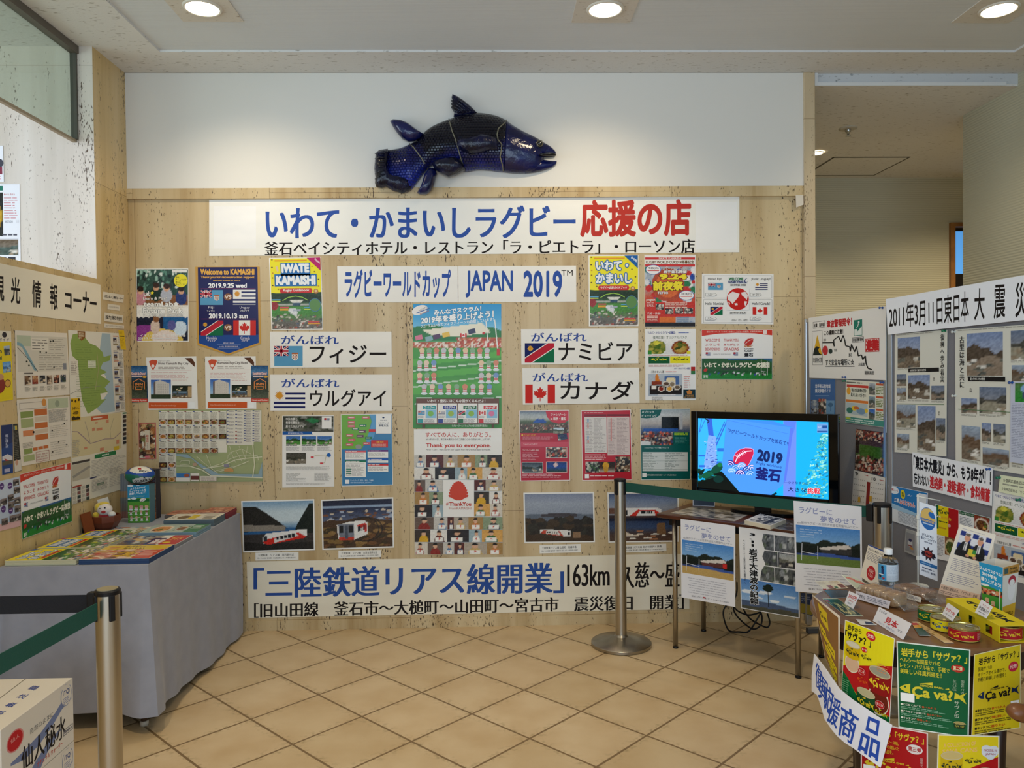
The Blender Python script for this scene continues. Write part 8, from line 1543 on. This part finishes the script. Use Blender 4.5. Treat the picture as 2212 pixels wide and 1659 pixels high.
def olive(p):
    p.rect(8,8,472,832, 'cdb41c'); p.text('岩手から「サヴァ？」', (50,50,462,130), '1c1a10', .035); p.text('国産サバの', (45,150,190,195), '3a3414', .015); p.text('オリーブオイル漬けで、', (45,205,330,250), '3a3414', .015); p.text('手軽に美味しい料理を！', (45,260,330,305), '3a3414', .015); p.ell(405,215,48,52, 'b8283c'); p.text('元気!', (370,190,440,235), 'e0b8a8', .03); fishlogo(p, 50,385,462,520, '10203c', 'cdb41c', '1c1a18', 'IN OLIVE OIL', -12)
    for k, (a, c) in enumerate((('■骨まで丸ごと', '食べられる'),('■クセがなく', '手軽に美味しい'),('■キッチンに', '飾りたい'))):
        y = 585 + 88 * k; p.text(a, (30, y, 190, y + 28), '1c1a10', .025); p.text(c, (194, y, 330, y + 28), 'b84a14', .02); p.lines(30, y + 34,400, y + 72,2, '6a5c14', k)
    code(p, 380,560,460,630)
hang('olive_can_poster', R1c, [(1706,345),(2178,240),(2172,1088),(1678,1168)], Tb2, (480,840), 'd8cf9c', olive, 'mustard yellow poster with a navy fish shaped word mark, farthest round the table')
def chili(p):
    p.rect(12,12,668,880, 'a80f18'); Y_ = 'dcc02c'; p.text('岩手から「サヴァ？」', (60,50,640,130), Y_, .035); p.text('スパイシーなチリソース味、', (60,150,385,190), Y_, .015); p.text('パプリカの効いた', (140,200,385,240), Y_, .015); p.text('ひと品を。', (200,250,330,290), Y_, .015); p.ell(545,195,82,48, 'e0d8d4'); p.text('第三弾', (480,170,610,220), 'a81c20', .03); fishlogo(p, 40,330,640,500, Y_, 'a80f18', sub='PAPRIKA CHILI'); code(p, 30,440,150,520); p.lines(40,560,600,840,8, 'd88a7c', 4); p.vtext('国産サバの', (600,270,630,420), 'd8a8a0', .005)
p = Print('chili_can_poster', R1c, [(568,1008),(1238,1136),(1240,2030),(560,1900)], Tb2, size=(680,892), bg='e6d8d2', gap=.0022, thick=.0005, cuts=CUTS(0,680)); chili(p); tag(p.build(GLOSSY), 'red poster with a yellow word mark hung low under the green one', 'poster')
def coll(p):
    p.rect(12,12,608,800, 'dcc41c'); p.poly([(330,330),(608,210),(608,800),(12,800),(12,470)], 'b01018'); p.text('A COLLECTION OF', [(60,90),(385,60),(385,100),(60,135)], 'e8b868', .03); p.text('SAVA CANS', [(50,150),(400,120),(400,165),(50,195)], 'e8b868', .03); p.ell(525,165,84,58, 'd4d4da'); p.ell(490,130,50,34, 'd4d4da'); p.ell(565,140,46,40, 'd4d4da'); p.ell(530,215,40,24, 'd4d4da'); p.text('MACKEREL IN', (465,135,590,160), 'a84a4c', .015); p.text('JAPAN', (480,175,580,200), 'a84a4c', .015)
    can(p, 35,210,220,250, 'c8a80c', 'c8b070', 'c89a7c', '1c2a1c', 'dcc41c'); fishlogo(p, 275,225,440,280, '1c2a1c', 'dcc41c'); can(p, 380,360,200,240, '880a10', '9c9884', '6a1c10', 'e8cc2c', 'b01018')
p = Print('can_collection_poster', R1c, [(1338,1150),(1956,1166),(1952,2000),(1318,1980)], Tb2, size=(620,812), bg='e6e0cc', gap=.0022, thick=.0005, cuts=CUTS(0,620)); coll(p); tag(p.build(GLOSSY), 'yellow and red poster with a cloud shaped caption hung low beside the red one', 'poster')
bn = [(65,560),(90,335),(200,475),(345,690),(480,800),(600,880),(740,975),(880,1058),(822,1270),(762,1492),(660,1420),(560,1350),(480,1290),(400,1240),(325,1175),(270,1110),(195,1000),(155,860),(118,755),(65,715)]
p = Print('banner', R2c, bn, Tb2, bg='eaebf4', gap=.0004, thick=.0006, cuts=[(0, list(range(100,880,40)))])
for ch, q in (('復', [(104,400),(172,505),(158,735),(104,660)]),('興', [(145,505),(238,640),(218,910),(128,770)]),('応', [(200,625),(300,720),(262,985),(188,890)]),('援', [(258,730),(375,830),(318,1105),(212,1010)]),('商', [(368,835),(555,955),(478,1270),(325,1150)]),('品', [(608,955),(785,1030),(735,1435),(528,1310)])): p.text(ch, q, '2b4fae', wide=.025, bold=.008)
tag(p.build(BANNER), 'curling white banner with big blue characters wrapped low round the table', 'banner')

# ---- things on the table
ZR = RZ + .0008; FR = Flat((0,0, ZR),(0,0,1)); FLC = 'cards and leaflets lying on the round table'
def card(name, quad, size, bg, draw, label, gap=.0003, cat='leaflet', m=GLOSSY, zz=None):
    p = Print(name, FR if zz is None else Flat((0,0, zz),(0,0,1)), quad, Tb1, size=size, bg=bg, gap=gap, thick=.0008); draw(p); return tag(p.build(m), label, cat)
card('postcard', [(45,507),(163,503),(258,580),(140,586)], (150,100), 'd8c8a8', lambda p: (p.rect(80,60,140,95, '8a4030'), p.lines(10,10,130,50,4, 'b8a080', 2)), 'cream postcard at the rear rim of the table, the outermost of two', cat='card')
card('postcard', [(168,504),(290,501),(400,580),(270,586)], (150,100), 'ded4ba', lambda p: (p.rect(70,45,135,92, '7a3a28'), p.rect(4,75,40,96, '3a6a3c'), p.lines(10,10,130,38,3, 'b8a080', 3)), 'cream postcard with a brown picture beside the other postcard', cat='card')
def redc(p):
    p.rect(4,4,196,156, 'b8bfae')
    for x, y, a in ((60,50,44),(110,90,52),(150,125,40)): p.ell(x, y, a, 24, 'b8403c'); p.ell(x, y, a - 6,18, 'cc8c80'); p.text('なるほど', (x - a * .6, y - 9, x + a * .6, y + 9), 'a8302c', .02)
lean('price_card', [(325,442),(480,475),(690,592),(485,600)], Tb1, ZR, 'pale green card with red ovals propped behind the bread', 'card', PAPER, redc, (200,160), .0012, back=2.6)
card('dark_leaflet', [(140,596),(380,600),(450,676),(215,680)], (200,100), '3c4148', lambda p: (p.img((5,5,195,95), fuzz(grad(20,10, '4a5058', '343840'), .1,2)),), 'slate grey leaflet between the postcards and the price card')
def grn(p): p.rect(4,4,296,116, '1f4a38'); p.img((10,30,290,110), fuzz(spots(grad(40,12, '2c5044', '1c3a44'), 50, ('b8b078', '7a8a5c', '1c2c30'), .05,.12, seed=3), .15,2)); p.rect(14,8,60,26, 'a8342c')
card('green_leaflet', [(126,687),(282,685),(552,870),(372,868)], (300,120), 'c8ccb8', grn, 'long dark green picture leaflet beside the price card')
card('photo_card', [(475,902),(597,906),(692,960),(522,958)], (120,70), 'd8d8d8', lambda p: (p.poly([(60,30),(112,40),(112,66),(40,66)], '3a4a6c'), p.lines(8,8,80,24,2, 'a8a8b0', 2)), 'small white photo card next to the sample sign', cat='card')
def strip(p): p.rect(5,5,355,55, 'c8a478'); p.lines(20,15,150,45,3, '8a6a44', 3); p.lines(200,22,335,40,2, 'a0805c', 4)
card('bookmark_strip', [(1050,926),(1118,926),(1487,1146),(1392,1146)], (360,60), 'd8bc94', strip, 'long tan paper strip lying before the cans')
card('tab_leaflet', [(1048,946),(1100,944),(1244,1078),(1128,1076)], (120,110), '2c4a3a', lambda p: (p.rect(0,0,120,36, 'b83a28'), p.rect(0,36,120,66, 'd89a2c')), 'red, orange and green tabbed leaflet beside the sample sign', gap=.0022)
# standing cards
def tent(px, label, draw, size, bg='e6e6ee', zz=ZR, back=.45, name='price_sign'):
    o = lean(name, px, Tb1, zz, label, 'price sign', PAPER, draw, size, .0012, bg, back); return o
tent([(405,606),(510,652),(448,790),(358,738)], 'small white tent sign with a red price in front of the bread', lambda p: (p.text('350円', (14,24,110,62), 'b83a40', .03), p.text('(税込)', (35,70,90,90), 'b83a40', .02), p.lines(30,100,100,122,2, '9a9aa8', 2)),(120,140))
tent([(716,770),(1050,944),(962,1112),(651,916)], 'white sample sign with two big red characters at the table front', lambda p: (p.text('こちらは', (20,18,108,46), '2c3a58', .02), p.text('見本', (116,50,250,128), 'c0343c', .03), p.text('です', (262,110,310,134), '2c3a58', .01), p.text('フロントで、お求め下さい', (50,142,252,164), '5a78b4', .005)),(340,180), name='sample_sign')
tent([(1427,728),(1545,808),(1470,920),(1368,848)], 'white price sign standing on the yellow can', lambda p: (p.text('サヴァ缶', (12,38,118,72), 'c0303c', .03), p.text('1缶 360円', (28,90,105,106), '6a6a78', .01)),(130,130), zz=ZR + .046)
tent([(1776,692),(1890,772),(1824,890),(1708,828)], 'white price sign standing on the long yellow gift box', lambda p: (p.text('サヴァ缶', (30,22,105,42), 'b8404c', .01), p.text('化粧箱入り', (12,52,122,86), '2a2a30', .02), p.lines(24,98,105,112,1, '8a8a94', 3)),(130,130), zz=ZR + .052)
def quake(p): p.rect(0,0,200,16, '2c4a94'); p.text('東日本大震災3.11の', (14,40,186,68), '3a3a44', .015); p.lines(16,82,186,185,6, '8a8a94', 3,.4); p.ell(104,300,48,72, 'b8242c'); p.text('なるほど', (78,262,130,300), 'e8d0cc', .03); p.text('くじら', (78,306,130,340), 'e8d0cc', .03)
lean('information_card', [(190,1118),(376,1196),(300,1622),(98,1480)], (1840,960,372 / 1929), ZR, 'white information card with a red oval standing behind the bottle', 'card', PAPER, quake, (200,400), .0016, back=.3)
def men(p):
    p.lines(40,22,360,34,1, 'b8b8c4', 2); a = grad(44,38, 'dfe2ec', 'd4d8e6')
    for i in range(5):
        for j in range(4):
            if (i + j) % 2 == 0: bx(a, .02 + .2 * i, .02 + .24 * j, .19 + .2 * i, .22 + .24 * j, '2c3c84')
    for cx, cy, t_ in ((.27,.26,0),(.68,.28,1)): el(a, cx, 1.0,.25,.62, '26272c'); bx(a, cx - .04,.42, cx + .04,.75, 'e0e0e4'); bx(a, cx - .012,.46, cx + .012,.75, '3a3c4c'); el(a, cx, cy, .085,.15, 'd09a80'); el(a, cx, cy - .13,.08,.06, '6a625c')
    bx(a, .38,.62,.64,.9, 'd8c84a'); bx(a, .52,.62,.64,.78, '3a8a44'); el(a, .4,.9,.06,.05, 'd09a80'); el(a, .62,.92,.06,.05, 'd09a80'); p.img((34,42,372,250), fuzz(a, .05,2)); p.lines(40,275,360,372,7, '9a9aac', 5,.35); p.lines(40,392,360,460,5, '9a9aac', 6,.35); p.rect(0,490,400,560, 'e4c8b4'); p.text('☆復興応援商品は、「サヴァ缶・金額…', (10,498,395,522), '5a4a44', .012); p.lines(14,530,380,552,2, 'a08a80', 8)
lean('article_sheet', [(1212,893),(1616,1012),(1416,1790),(968,1668)], (1840,960,372 / 1929), ZR, 'tall white article sheet with a photo of two suited people, leaning at the back', 'paper sheet', PAPER, men, (400,560), .0016, back=.22)

# bottle of water
c = on_z(1750 + 808 * Tb1[2], 1150 + 585 * Tb1[2], ZR); dist = float(c[1]) * 1.02
bR = .0325; k = bR / 102                                                              # metres per crop pixel at its distance
t = empty('water_bottle', 'clear plastic water bottle with white cap and blue label', 'bottle', c)
PETM = bpy.data.materials.new('clear_plastic'); PETM.use_nodes = True; nt = PETM.node_tree; bs = nt.nodes['Principled BSDF']; bs.inputs['Base Color'].default_value = (.88,.93,.97,1); bs.inputs['Transmission Weight'].default_value = 1; bs.inputs['Roughness'].default_value = .04; bs.inputs['IOR'].default_value = 1.2
prof = [(78,0),(98,10),(102,30),(95,42),(102,54),(95,66),(102,78),(95,90),(102,102),(101,106),(101,290),(102,305),(96,330),(72,352),(44,372),(42,398)]
b = bmesh.new(); bm_lathe(b, [(r * k, z_ * k) for r, z_ in prof], 40); done('bottle_body', b, PETM, t, True)
b = bmesh.new(); bm_lathe(b, [(r * k * .94, z_ * k + .001) for r, z_ in prof[:11]] + [(94 * k, 296 * k)], 32); done('water', b, mat('water_fill', 'cfdcea', 0.02, trans=1.0), t, True)
b = bmesh.new(); bm_lathe(b, [(47 * k, 396 * k),(47 * k, 452 * k),(43 * k, 458 * k)], 28); done('cap', b, mat('white_cap', 'eceef0', 0.4), t, 'auto')
a0 = math.atan2(-c[1], -c[0]); p = Print('label', Wrap(c[:2], 102.5 * k, c[2] + 295 * k, a0 - 1.5), [(0,0),(3.0 * 102 * k, 0),(3.0 * 102 * k, 185 * k),(0,185 * k)], gap=.0002, thick=.0002, bg='b8cfe0', cuts=[(0, list(np.linspace(0,3.0 * 102 * k, 22)[1:-1]))])
w = 3.0 * 102 * k; h = 185 * k; p.rect(w * .02, h * .03, w * .44, h * .97, '4aa0d4'); p.ell(w * .3, h * .2, w * .05, h * .1, '1a2a44'); p.rect(w * .26, h * .28, w * .36, h * .6, '2a3c6a'); p.ell(w * .2, h * .75, w * .06, h * .1, '1a2a44'); p.rect(w * .12, h * .6, w * .34, h * .66, 'dfe8f0'); p.poly([(w * .28, h * .8),(w * .4, h * .8),(w * .34, h * .95)], 'b83a3c'); p.rect(w * .47, h * .05, w * .98, h * .95, 'cfdbe8'); p.lines(w * .5, h * .1, w * .95, h * .55,9, '9cacc0', 3,.3); p.lines(w * .5, h * .65, w * .9, h * .9,5, 'a8b4c4', 4,.3)
p.build(GLOSSY, t, Matrix.Translation(c))

# little flag on a stand
c = on_z(1750 + 1115 * Tb1[2], 1150 + 570 * Tb1[2], ZR); rb = .0225 * 1.0; sc = c[1] / 1676
t = empty('table_flag', 'small white banner flag on a thin pole with a round foot', 'flag', c); WP = mat('white_plastic', 'd8d8d2', 0.4)
rb = 105 * Tb1[2] * sc; b = bmesh.new(); bm_lathe(b, [(rb * .9,0),(rb, .003),(rb, .007),(rb * .9,.010),(.006,.013)], 40); done('foot', b, WP, t, 'auto')
zt2 = float(on_y(1840 + 745 * .19285,960 + 560 * .19285, c[1])[2]) - c[2]; b = bmesh.new(); bm_tube(b, [(0,0,.01),(0,0, zt2)], .0032,12); pl = done('pole', b, WP, t, True)
xo = float(on_y(1840 + 990 * .19285,960 + 648 * .19285, c[1])[0]) - c[0]; b = bmesh.new(); bm_tube(b, [(-.006,0, zt2 - .006),(xo, .0, zt2 - .024)], .002,8); done('cross_bar', b, WP, t, True)
for f in (.30,.56,.74): b = bmesh.new(); bm_lathe(b, [(.006, zt2 * f),(.006, zt2 * f + .012)], 10); done('clip', b, WP, t)
p = Print('flag_cloth', Flat((c[0], c[1] - .001,0),(0,-1,0)), [(752,640),(946,700),(960,1532),(756,1454)], (1840,960,372 / 1929), size=(200,830), bg='e6e8ef', gap=.0005, thick=.0008)
p.ell(100,170,88,130, '2c68b0'); p.poly([(14,180),(20,110),(60,60),(110,45),(150,62),(160,84),(120,82),(104,112),(130,150),(184,150),(186,184),(100,176)], 'd8b468'); p.text('SEAWAVES', (28,186,172,214), 'd8b468', .04); p.rect(40,226,160,240, 'b8c8dc'); p.text('がんばれ!!', (30,352,160,384), '22284a', .025); p.text('釜石シーウェイブス', (16,392,186,424), '22284a', .025); p.text('2019-2020', (56,436,142,452), '22284a', .03)
sun(p, 100,570,82, '3a2c34', 9); p.poly([(20,575),(100,540),(184,575),(176,600),(100,570),(26,604)], '2a2a3c'); p.ell(100,570,46,34, 'a83a30'); p.text('KAMAISHI', (28,560,172,588), '14141c', .04); p.rect(4,668,196,706, '2f6aa4'); p.lines(20,678,180,696,1, '8ab0d4', 2); p.lines(30,730,170,746,1, '3a3a58', 3,.6); p.text('日本ラグビー選手権', (26,760,174,784), '22284a', .02); p.build(PAPER, t, Matrix.Translation(c))

# tins
def tin(px, py, hz, c, lg, tail, label, rot=0.0, pos=None):
    q = on_z(1750 + px * Tb1[2], 1150 + py * Tb1[2], ZR) if pos is None else np.array(pos); r = .0405; t = empty('food_tin', label, 'tin', q, 0, 'tins of fish on the round table')
    b = bmesh.new(); bm_lathe(b, [(r * .96,0),(r, .002),(r, hz - .002),(r * 1.012, hz),(r * .96, hz),(r * .94, hz - .003),(r * .6, hz - .0025),(r * .58, hz - .0015),(.001, hz - .0015)], 56); done('tin_body', b, mat('tin_metal', 'c6b878', 0.25,0.95), t, 'auto')
    L_ = 2 * math.pi * r * .96; a0 = math.atan2(-q[1], -q[0]) + rot; p = Print('label', Wrap(q[:2], r + .0004, q[2] + hz - .004, a0 - L_ / r / 2), [(0,0),(L_, 0),(L_, hz - .007),(0, hz - .007)], gap=.0001, thick=.0002, bg=c, cuts=[(0, list(np.linspace(0, L_, 60)[1:-1]))]); h = hz - .007
    for x0 in (L_ * .32, L_ * .8): fishlogo(p, x0, h * .18, x0 + L_ * .3, h * .72, lg, c, tail)
    p.lines(L_ * .66, h * .15, L_ * .78, h * .85,7, 'd8a8a0' if c == 'a81a24' else lg, 3,.3); p.rect(0, h * .94, L_, h, 'c6b050'); p.build(GLOSSY, t, Matrix.Translation(q))
    b = bmesh.new(); bm_tube(b, [(r * .1,0, hz - .0005),(r * .35,.006, hz + .001),(r * .62,.007, hz + .0015),(r * .75,0, hz + .001),(r * .62,-.007, hz + .0015),(r * .35,-.006, hz + .001),(r * .1,0, hz - .0005)], .0012,6); done('pull_ring', b, ALU, t, True)
tin(1262,900,.036, '12683a', 'd8c82c', None, 'green fish tin at the back of the three loose tins'); tin(1400,1000,.038, 'e0d01c', '1c2a1c', '1c4a94', 'yellow fish tin in the middle with a price sign on it'); tin(1590,1095,.036, 'a81a24', 'e0b82c', None, 'red fish tin at the front rim of the round table')
# gift box with windows
pf = [on_z(1750 + x * Tb1[2], 1150 + y * Tb1[2], ZR) for x, y in ((1960,1142),(2165,1140),(1545,850))]
e1 = (pf[1] - pf[0])[:2]; e2 = (pf[2] - pf[0])[:2]; bw_ = .094; u1 = e1 / np.linalg.norm(e1); u2 = e2 - (e2 @ u1) * u1; bl_ = .275; u2 /= np.linalg.norm(u2); ga = math.atan2(u1[1], u1[0])
gc = pf[0][:2]; hb = .047; t = empty('gift_box', 'long yellow gift box of tins with side windows and an open end', 'gift box', (gc[0], gc[1], ZR), ga); GM = Matrix.Translation((gc[0], gc[1], ZR)) @ Matrix.Rotation(ga, 4, 'Z')
YC = mat('yellow_card', 'dcc818', 0.5); b = bmesh.new()
bm_box(b, (0,0,0),(bw_, bl_, .0012)); bm_box(b, (0,0, hb),(bw_, bl_, hb + .0012)); bm_box(b, (bw_ - .0012,0,.0012),(bw_, bl_, hb)); ys = [0,.035,.068,.12,.153,.205,.238, bl_]
for i in range(0,8,2): bm_box(b, (0, ys[i], .0012),(.0012, ys[i + 1], hb))
for i in (1,3,5): bm_box(b, (0, ys[i], .0012),(.0012, ys[i + 1], .010)); bm_box(b, (0, ys[i], .034),(.0012, ys[i + 1], hb))
done('box_shell', b, YC, t); o = np.array(GM @ Vector((0, bl_, hb + .0012))); R3 = GM.to_3x3()
p = Print('lid_print', Sheet(o, np.array(R3 @ Vector((0,-1,0))) * bl_ / 275, np.array(R3 @ Vector((1,0,0))) * bw_ / 94, (0,0,1)), [(0,0),(275,0),(275,94),(0,94)], gap=.0001, thick=.0002, bg='dcc818'); fishlogo(p, 30,22,245,74, '1c1c1a', 'dcc818'); p.build(PAPER, t, GM)
for i, (cc_, lg) in enumerate((('a81a24', 'e0b82c'),('e0d01c', '1c2a1c'),('12683a', 'd8c82c'))):
    q = GM @ Vector((bw_ / 2,.0455 + .09 * i, .0018)); tin(0,0,.040, cc_, lg, None, ('red fish tin showing at the open end of the yellow gift box', 'yellow fish tin in the middle of the gift box, seen through its window', 'green fish tin at the far end inside the gift box')[i], .35, tuple(q))
# popcorn style carton
P4 = [on_z(1750 + x * Tb1[2], 1150 + y * Tb1[2], ZR) for x, y in ((1800,850),(1985,905),(2118,945))]
fa, fb = P4[0], P4[1]; cu = (fb - fa)[:2]; cw = float(np.linalg.norm(cu)); ca = math.atan2(cu[1], cu[0]); zc = float(on_y(1750 + 1890 * Tb1[2], 1150 + 330 * Tb1[2], (fa[1] + fb[1]) / 2)[2]) - ZR; cd = cw * .95
t = empty('paper_carton', 'tall open paper carton with a blue printed face and a tan printed side', 'carton', (fa[0], fa[1], ZR), ca); CM = Matrix.Translation((fa[0], fa[1], ZR)) @ Matrix.Rotation(ca, 4, 'Z'); g = .010
b = bmesh.new(); lo = [b.verts.new(v) for v in ((0,0,0),(cw, 0,0),(cw, cd, 0),(0, cd, 0))]; hi = [b.verts.new(v) for v in ((-g, -g, zc),(cw + g, -g, zc),(cw + g, cd + g, zc + .004),(-g, cd + g, zc + .004))]
b.faces.new(lo[::-1])
for i in range(4): b.faces.new((lo[i], lo[(i + 1) % 4], hi[(i + 1) % 4], hi[i]))
o = done('carton_shell', b, mat('white_board', 'e2ddd2', 0.6), t); md = o.modifiers.new('wall', 'SOLIDIFY'); md.thickness = .0016
def face(q, n, draw, size, nm):
    Hm = homog([(0,0),(1,0),(1,1),(0,1)], [(0,0),(1,0),(1,1),(0,1)]); A = [np.array(CM @ Vector(v)) for v in q]
    class Quad:
        def at(s, w):
            u, v = w[:, :1] / size[0], w[:, 1:2] / size[1]; P = A[0] * (1 - u) * (1 - v) + A[1] * u * (1 - v) + A[2] * u * v + A[3] * (1 - u) * v; return P, np.repeat(np.array(CM.to_3x3() @ Vector(n))[None], len(w), 0)
    p = Print(nm, Quad(), [(0,0),(size[0], 0), size, (0, size[1])], gap=.0006, thick=.0004); draw(p); p.build(GLOSSY, t, CM)
def blue(p):
    p.rect(0,0,200,560, '2f9ad0'); p.text('みんなでスクラム!', [(6,40),(190,70),(190,108),(6,76)], 'eef4f8', .04); p.text('2019年を', [(20,90),(150,112),(150,158),(20,132)], 'eef4f8', .045); p.text('盛り上げよう!', [(6,146),(188,178),(188,226),(6,188)], 'eef4f8', .04); p.poly([(0,250),(60,235),(200,262),(200,560),(0,560)], '3f8f38'); p.poly([(0,262),(200,280),(200,330),(0,320)], 'b86a48'); p.img((0,268,200,330), crowd(20,8,3, ('d8926a', 'e8dcd0', 'c8402c', 'a84a34'))); p.ell(40,232,40,12, 'e8eef0'); p.rect(172,240,178,520, 'e6e6e2'); p.rect(164,470,186,540, 'c0302c')
    for x, y in ((50,400),(110,420),(60,480),(120,500)): p.rect(x - 18, y, x + 18, y + 34, 'e8e2dc'); p.rect(x - 18, y + 10, x + 18, y + 20, 'c83a34'); p.ell(x, y - 16,22,22, 'd8b08a', 14)
def tan(p): p.rect(0,0,200,90, 'b8863c'); p.rect(14,18,64,76, '3c5a5c'); p.text('Iwate', (80,14,170,46), '4a3a1c', .03); p.text('Kamaishi', (80,50,190,80), '4a3a1c', .03); p.rect(0,90,200,430, 'dcd8cc'); p.poly([(0,420),(200,400),(200,560),(0,560)], 'd8a828'); p.ell(120,250,54,120, 'e8e4de'); p.ell(120,160,50,54, 'a83040'); p.ell(120,180,36,34, 'e8e4de'); p.text('WORLD', (30,480,170,520), '5a4410', .03)
face([(-g, -g, zc),(cw + g, -g, zc),(cw, 0,0),(0,0,0)], (0,-1,0), blue, (200,560), 'front_face'); face([(cw + g, -g, zc),(cw + g, cd + g, zc + .004),(cw, cd, 0),(cw, 0,0)], (1,0,0), tan, (200,560), 'side_face')

# wrapped bread
FILM = bpy.data.materials.new('clear_film'); FILM.use_nodes = True; nt = FILM.node_tree; ms = N(nt, 'ShaderNodeMixShader'); tp = N(nt, 'ShaderNodeBsdfTransparent'); tp.inputs[0].default_value = (.96,.96,.97,1); gs = N(nt, 'ShaderNodeBsdfGlossy'); gs.inputs['Roughness'].default_value = .08; ms.inputs[0].default_value = .24
tc = N(nt, 'ShaderNodeTexCoord'); nz = N(nt, 'ShaderNodeTexNoise'); nz.inputs['Scale'].default_value = 45; bp = N(nt, 'ShaderNodeBump'); bp.inputs['Strength'].default_value = .9; bp.inputs['Distance'].default_value = .01; nt.links.new(tc.outputs['Object'], nz.inputs['Vector']); nt.links.new(nz.outputs['Fac'], bp.inputs['Height']); nt.links.new(bp.outputs[0], gs.inputs['Normal'])
nt.links.new(tp.outputs[0], ms.inputs[1]); nt.links.new(gs.outputs[0], ms.inputs[2]); nt.links.new(ms.outputs[0], nt.nodes['Material Output'].inputs[0])
def pack(p0, p1, w, h, label, cake, sl, lab):
    a, c = (on_z(1750 + q[0] * Tb1[2], 1150 + q[1] * Tb1[2], ZR) for q in (p0, p1)); d = c - a; L_ = float(np.linalg.norm(d)); an = math.atan2(d[1], d[0]); t = empty('bread_pack', label, 'bread', (a[0], a[1], ZR), an, 'film wrapped bread on the round table'); r = random.Random(int(p0[0]))
    n = 5; i0, i1 = L_ * .16, L_ * .8
    for i in range(n if sl else 2):
        m = n if sl else 2; x0 = i0 + (i1 - i0) * i / m; x1 = i0 + (i1 - i0) * (i + .93) / m; b = bmesh.new(); bm_box(b, (x0,-w * .40,.003),(x1, w * .40, h * (.86 + .06 * r.random()))); done('bread_slice', b, mat('bread_' + cake, cake, .8, bump=(90,.3), vary=(30, 'a87e54')), t, bevel=.006)
    b = bmesh.new(); rows = []
    for i in range(25):
        f = i / 24; s_ = min(1,.16 + 4.5 * min(f, 1 - f)); row = []
        for k_ in range(20): th_ = 2 * math.pi * k_ / 20; wob = 1 + .05 * math.sin(k_ * 2.1 + i * 1.7) * s_; row.append(b.verts.new((f * L_, w * .55 * (.8 + .2 * s_) * (abs(math.cos(th_)) ** .6) * math.copysign(1, math.cos(th_)) * wob, max(h * .52 * (1 + (abs(math.sin(th_)) ** .6) * math.copysign(1, math.sin(th_)) * wob) * s_, .0006))))
        rows.append(row)
    for A, B in zip(rows, rows[1:]):
        for k_ in range(20): b.faces.new((A[k_], A[(k_ + 1) % 20], B[(k_ + 1) % 20], B[k_]))
    done('film_wrap', b, FILM, t, True)
    M = Matrix.Translation((a[0], a[1], ZR)) @ Matrix.Rotation(an, 4, 'Z'); o = np.array(M @ Vector((i0,-w * .585, h * .55))); R3 = M.to_3x3()
    p = Print('wrapper_label', Sheet(o, np.array(R3 @ Vector((1,0,0))) * (i1 - i0) / 200, np.array(R3 @ Vector((0,-.35,-1))).astype(float) / np.linalg.norm((0,.35,1)) * h * .5 / 40, np.array(R3 @ Vector((0,-1,.35)))), [(0,0),(200,0),(200,40),(0,40)], gap=.0002, thick=.0003, bg=lab); p.text('岩手かまいし', (8,10,60,32), '1f2a3c', .03); p.lines(70,8,190,32,3, '7a7c8c', 4); p.build(GLOSSY, t, M)
pack((500,640),(1060,815), .085,.05, 'clear wrapped sliced bread behind the sample sign', 'c9a67c', True, 'cfcbd4'); pack((850,590),(1370,745), .085,.034, 'white labelled bread pack behind the sliced bread', '8a6548', False, 'd8d4cc')

# arm of a wooden chair at the picture's edge
A0, A1 = np.array(on_y(2180., 1546., 1.93)), np.array(on_y(2215., 1556., 1.93)); cx0 = A0[0]
t = empty('wooden_armchair', 'brown wooden chair with only the rounded tip of its arm in view', 'chair', (cx0 + .3,2.02,0)); CWD = mat('chair_wood', '7a4a22', .4, coat=.2, bump=(10,.1, (1,10,1)), vary=(9, '693a18'))
o0 = np.array([cx0 + .3,2.02,0])
b = bmesh.new(); bm_tube(b, spl([tuple(A0 - o0 + np.array([.004,0,-.004])), tuple(A0 - o0 + np.array([.02,.002,.008])), tuple(A0 - o0 + np.array([.06,.02,-.004])), tuple(A0 - o0 + np.array([.2,.10,-.02])), tuple(A0 - o0 + np.array([.42,.2,.0]))], 5), [.006] + [.012,.018,.021,.022,.0225] + [.023] * 15,14); done('armrest', b, CWD, t, True)
az = A0[2]
for nm, x, y, z1_ in (('front_leg', -.04,.06, az - .03),('rear_leg', .16,.24,.95),('front_leg', .06,-.3, az - .03),('rear_leg', .3,-.1,.95)): b = bmesh.new(); bm_tube(b, [(x, y, 0),(x, y, z1_)], [.017,.02], 10); done(nm, b, CWD, t, True)
b = bmesh.new(); bm_prism(b, [(-.05,.06),(.05,-.32),(.31,-.11),(.1,.26)], .40,.44); done('seat', b, mat('dark_seat', '2a2420', .7), t, bevel=.01)
b = bmesh.new(); bm_prism(b, [(.15,.25),(.17,.262),(.31,-.09),(.29,-.1)], .6,.9); done('backrest', b, CWD, t, bevel=.005)
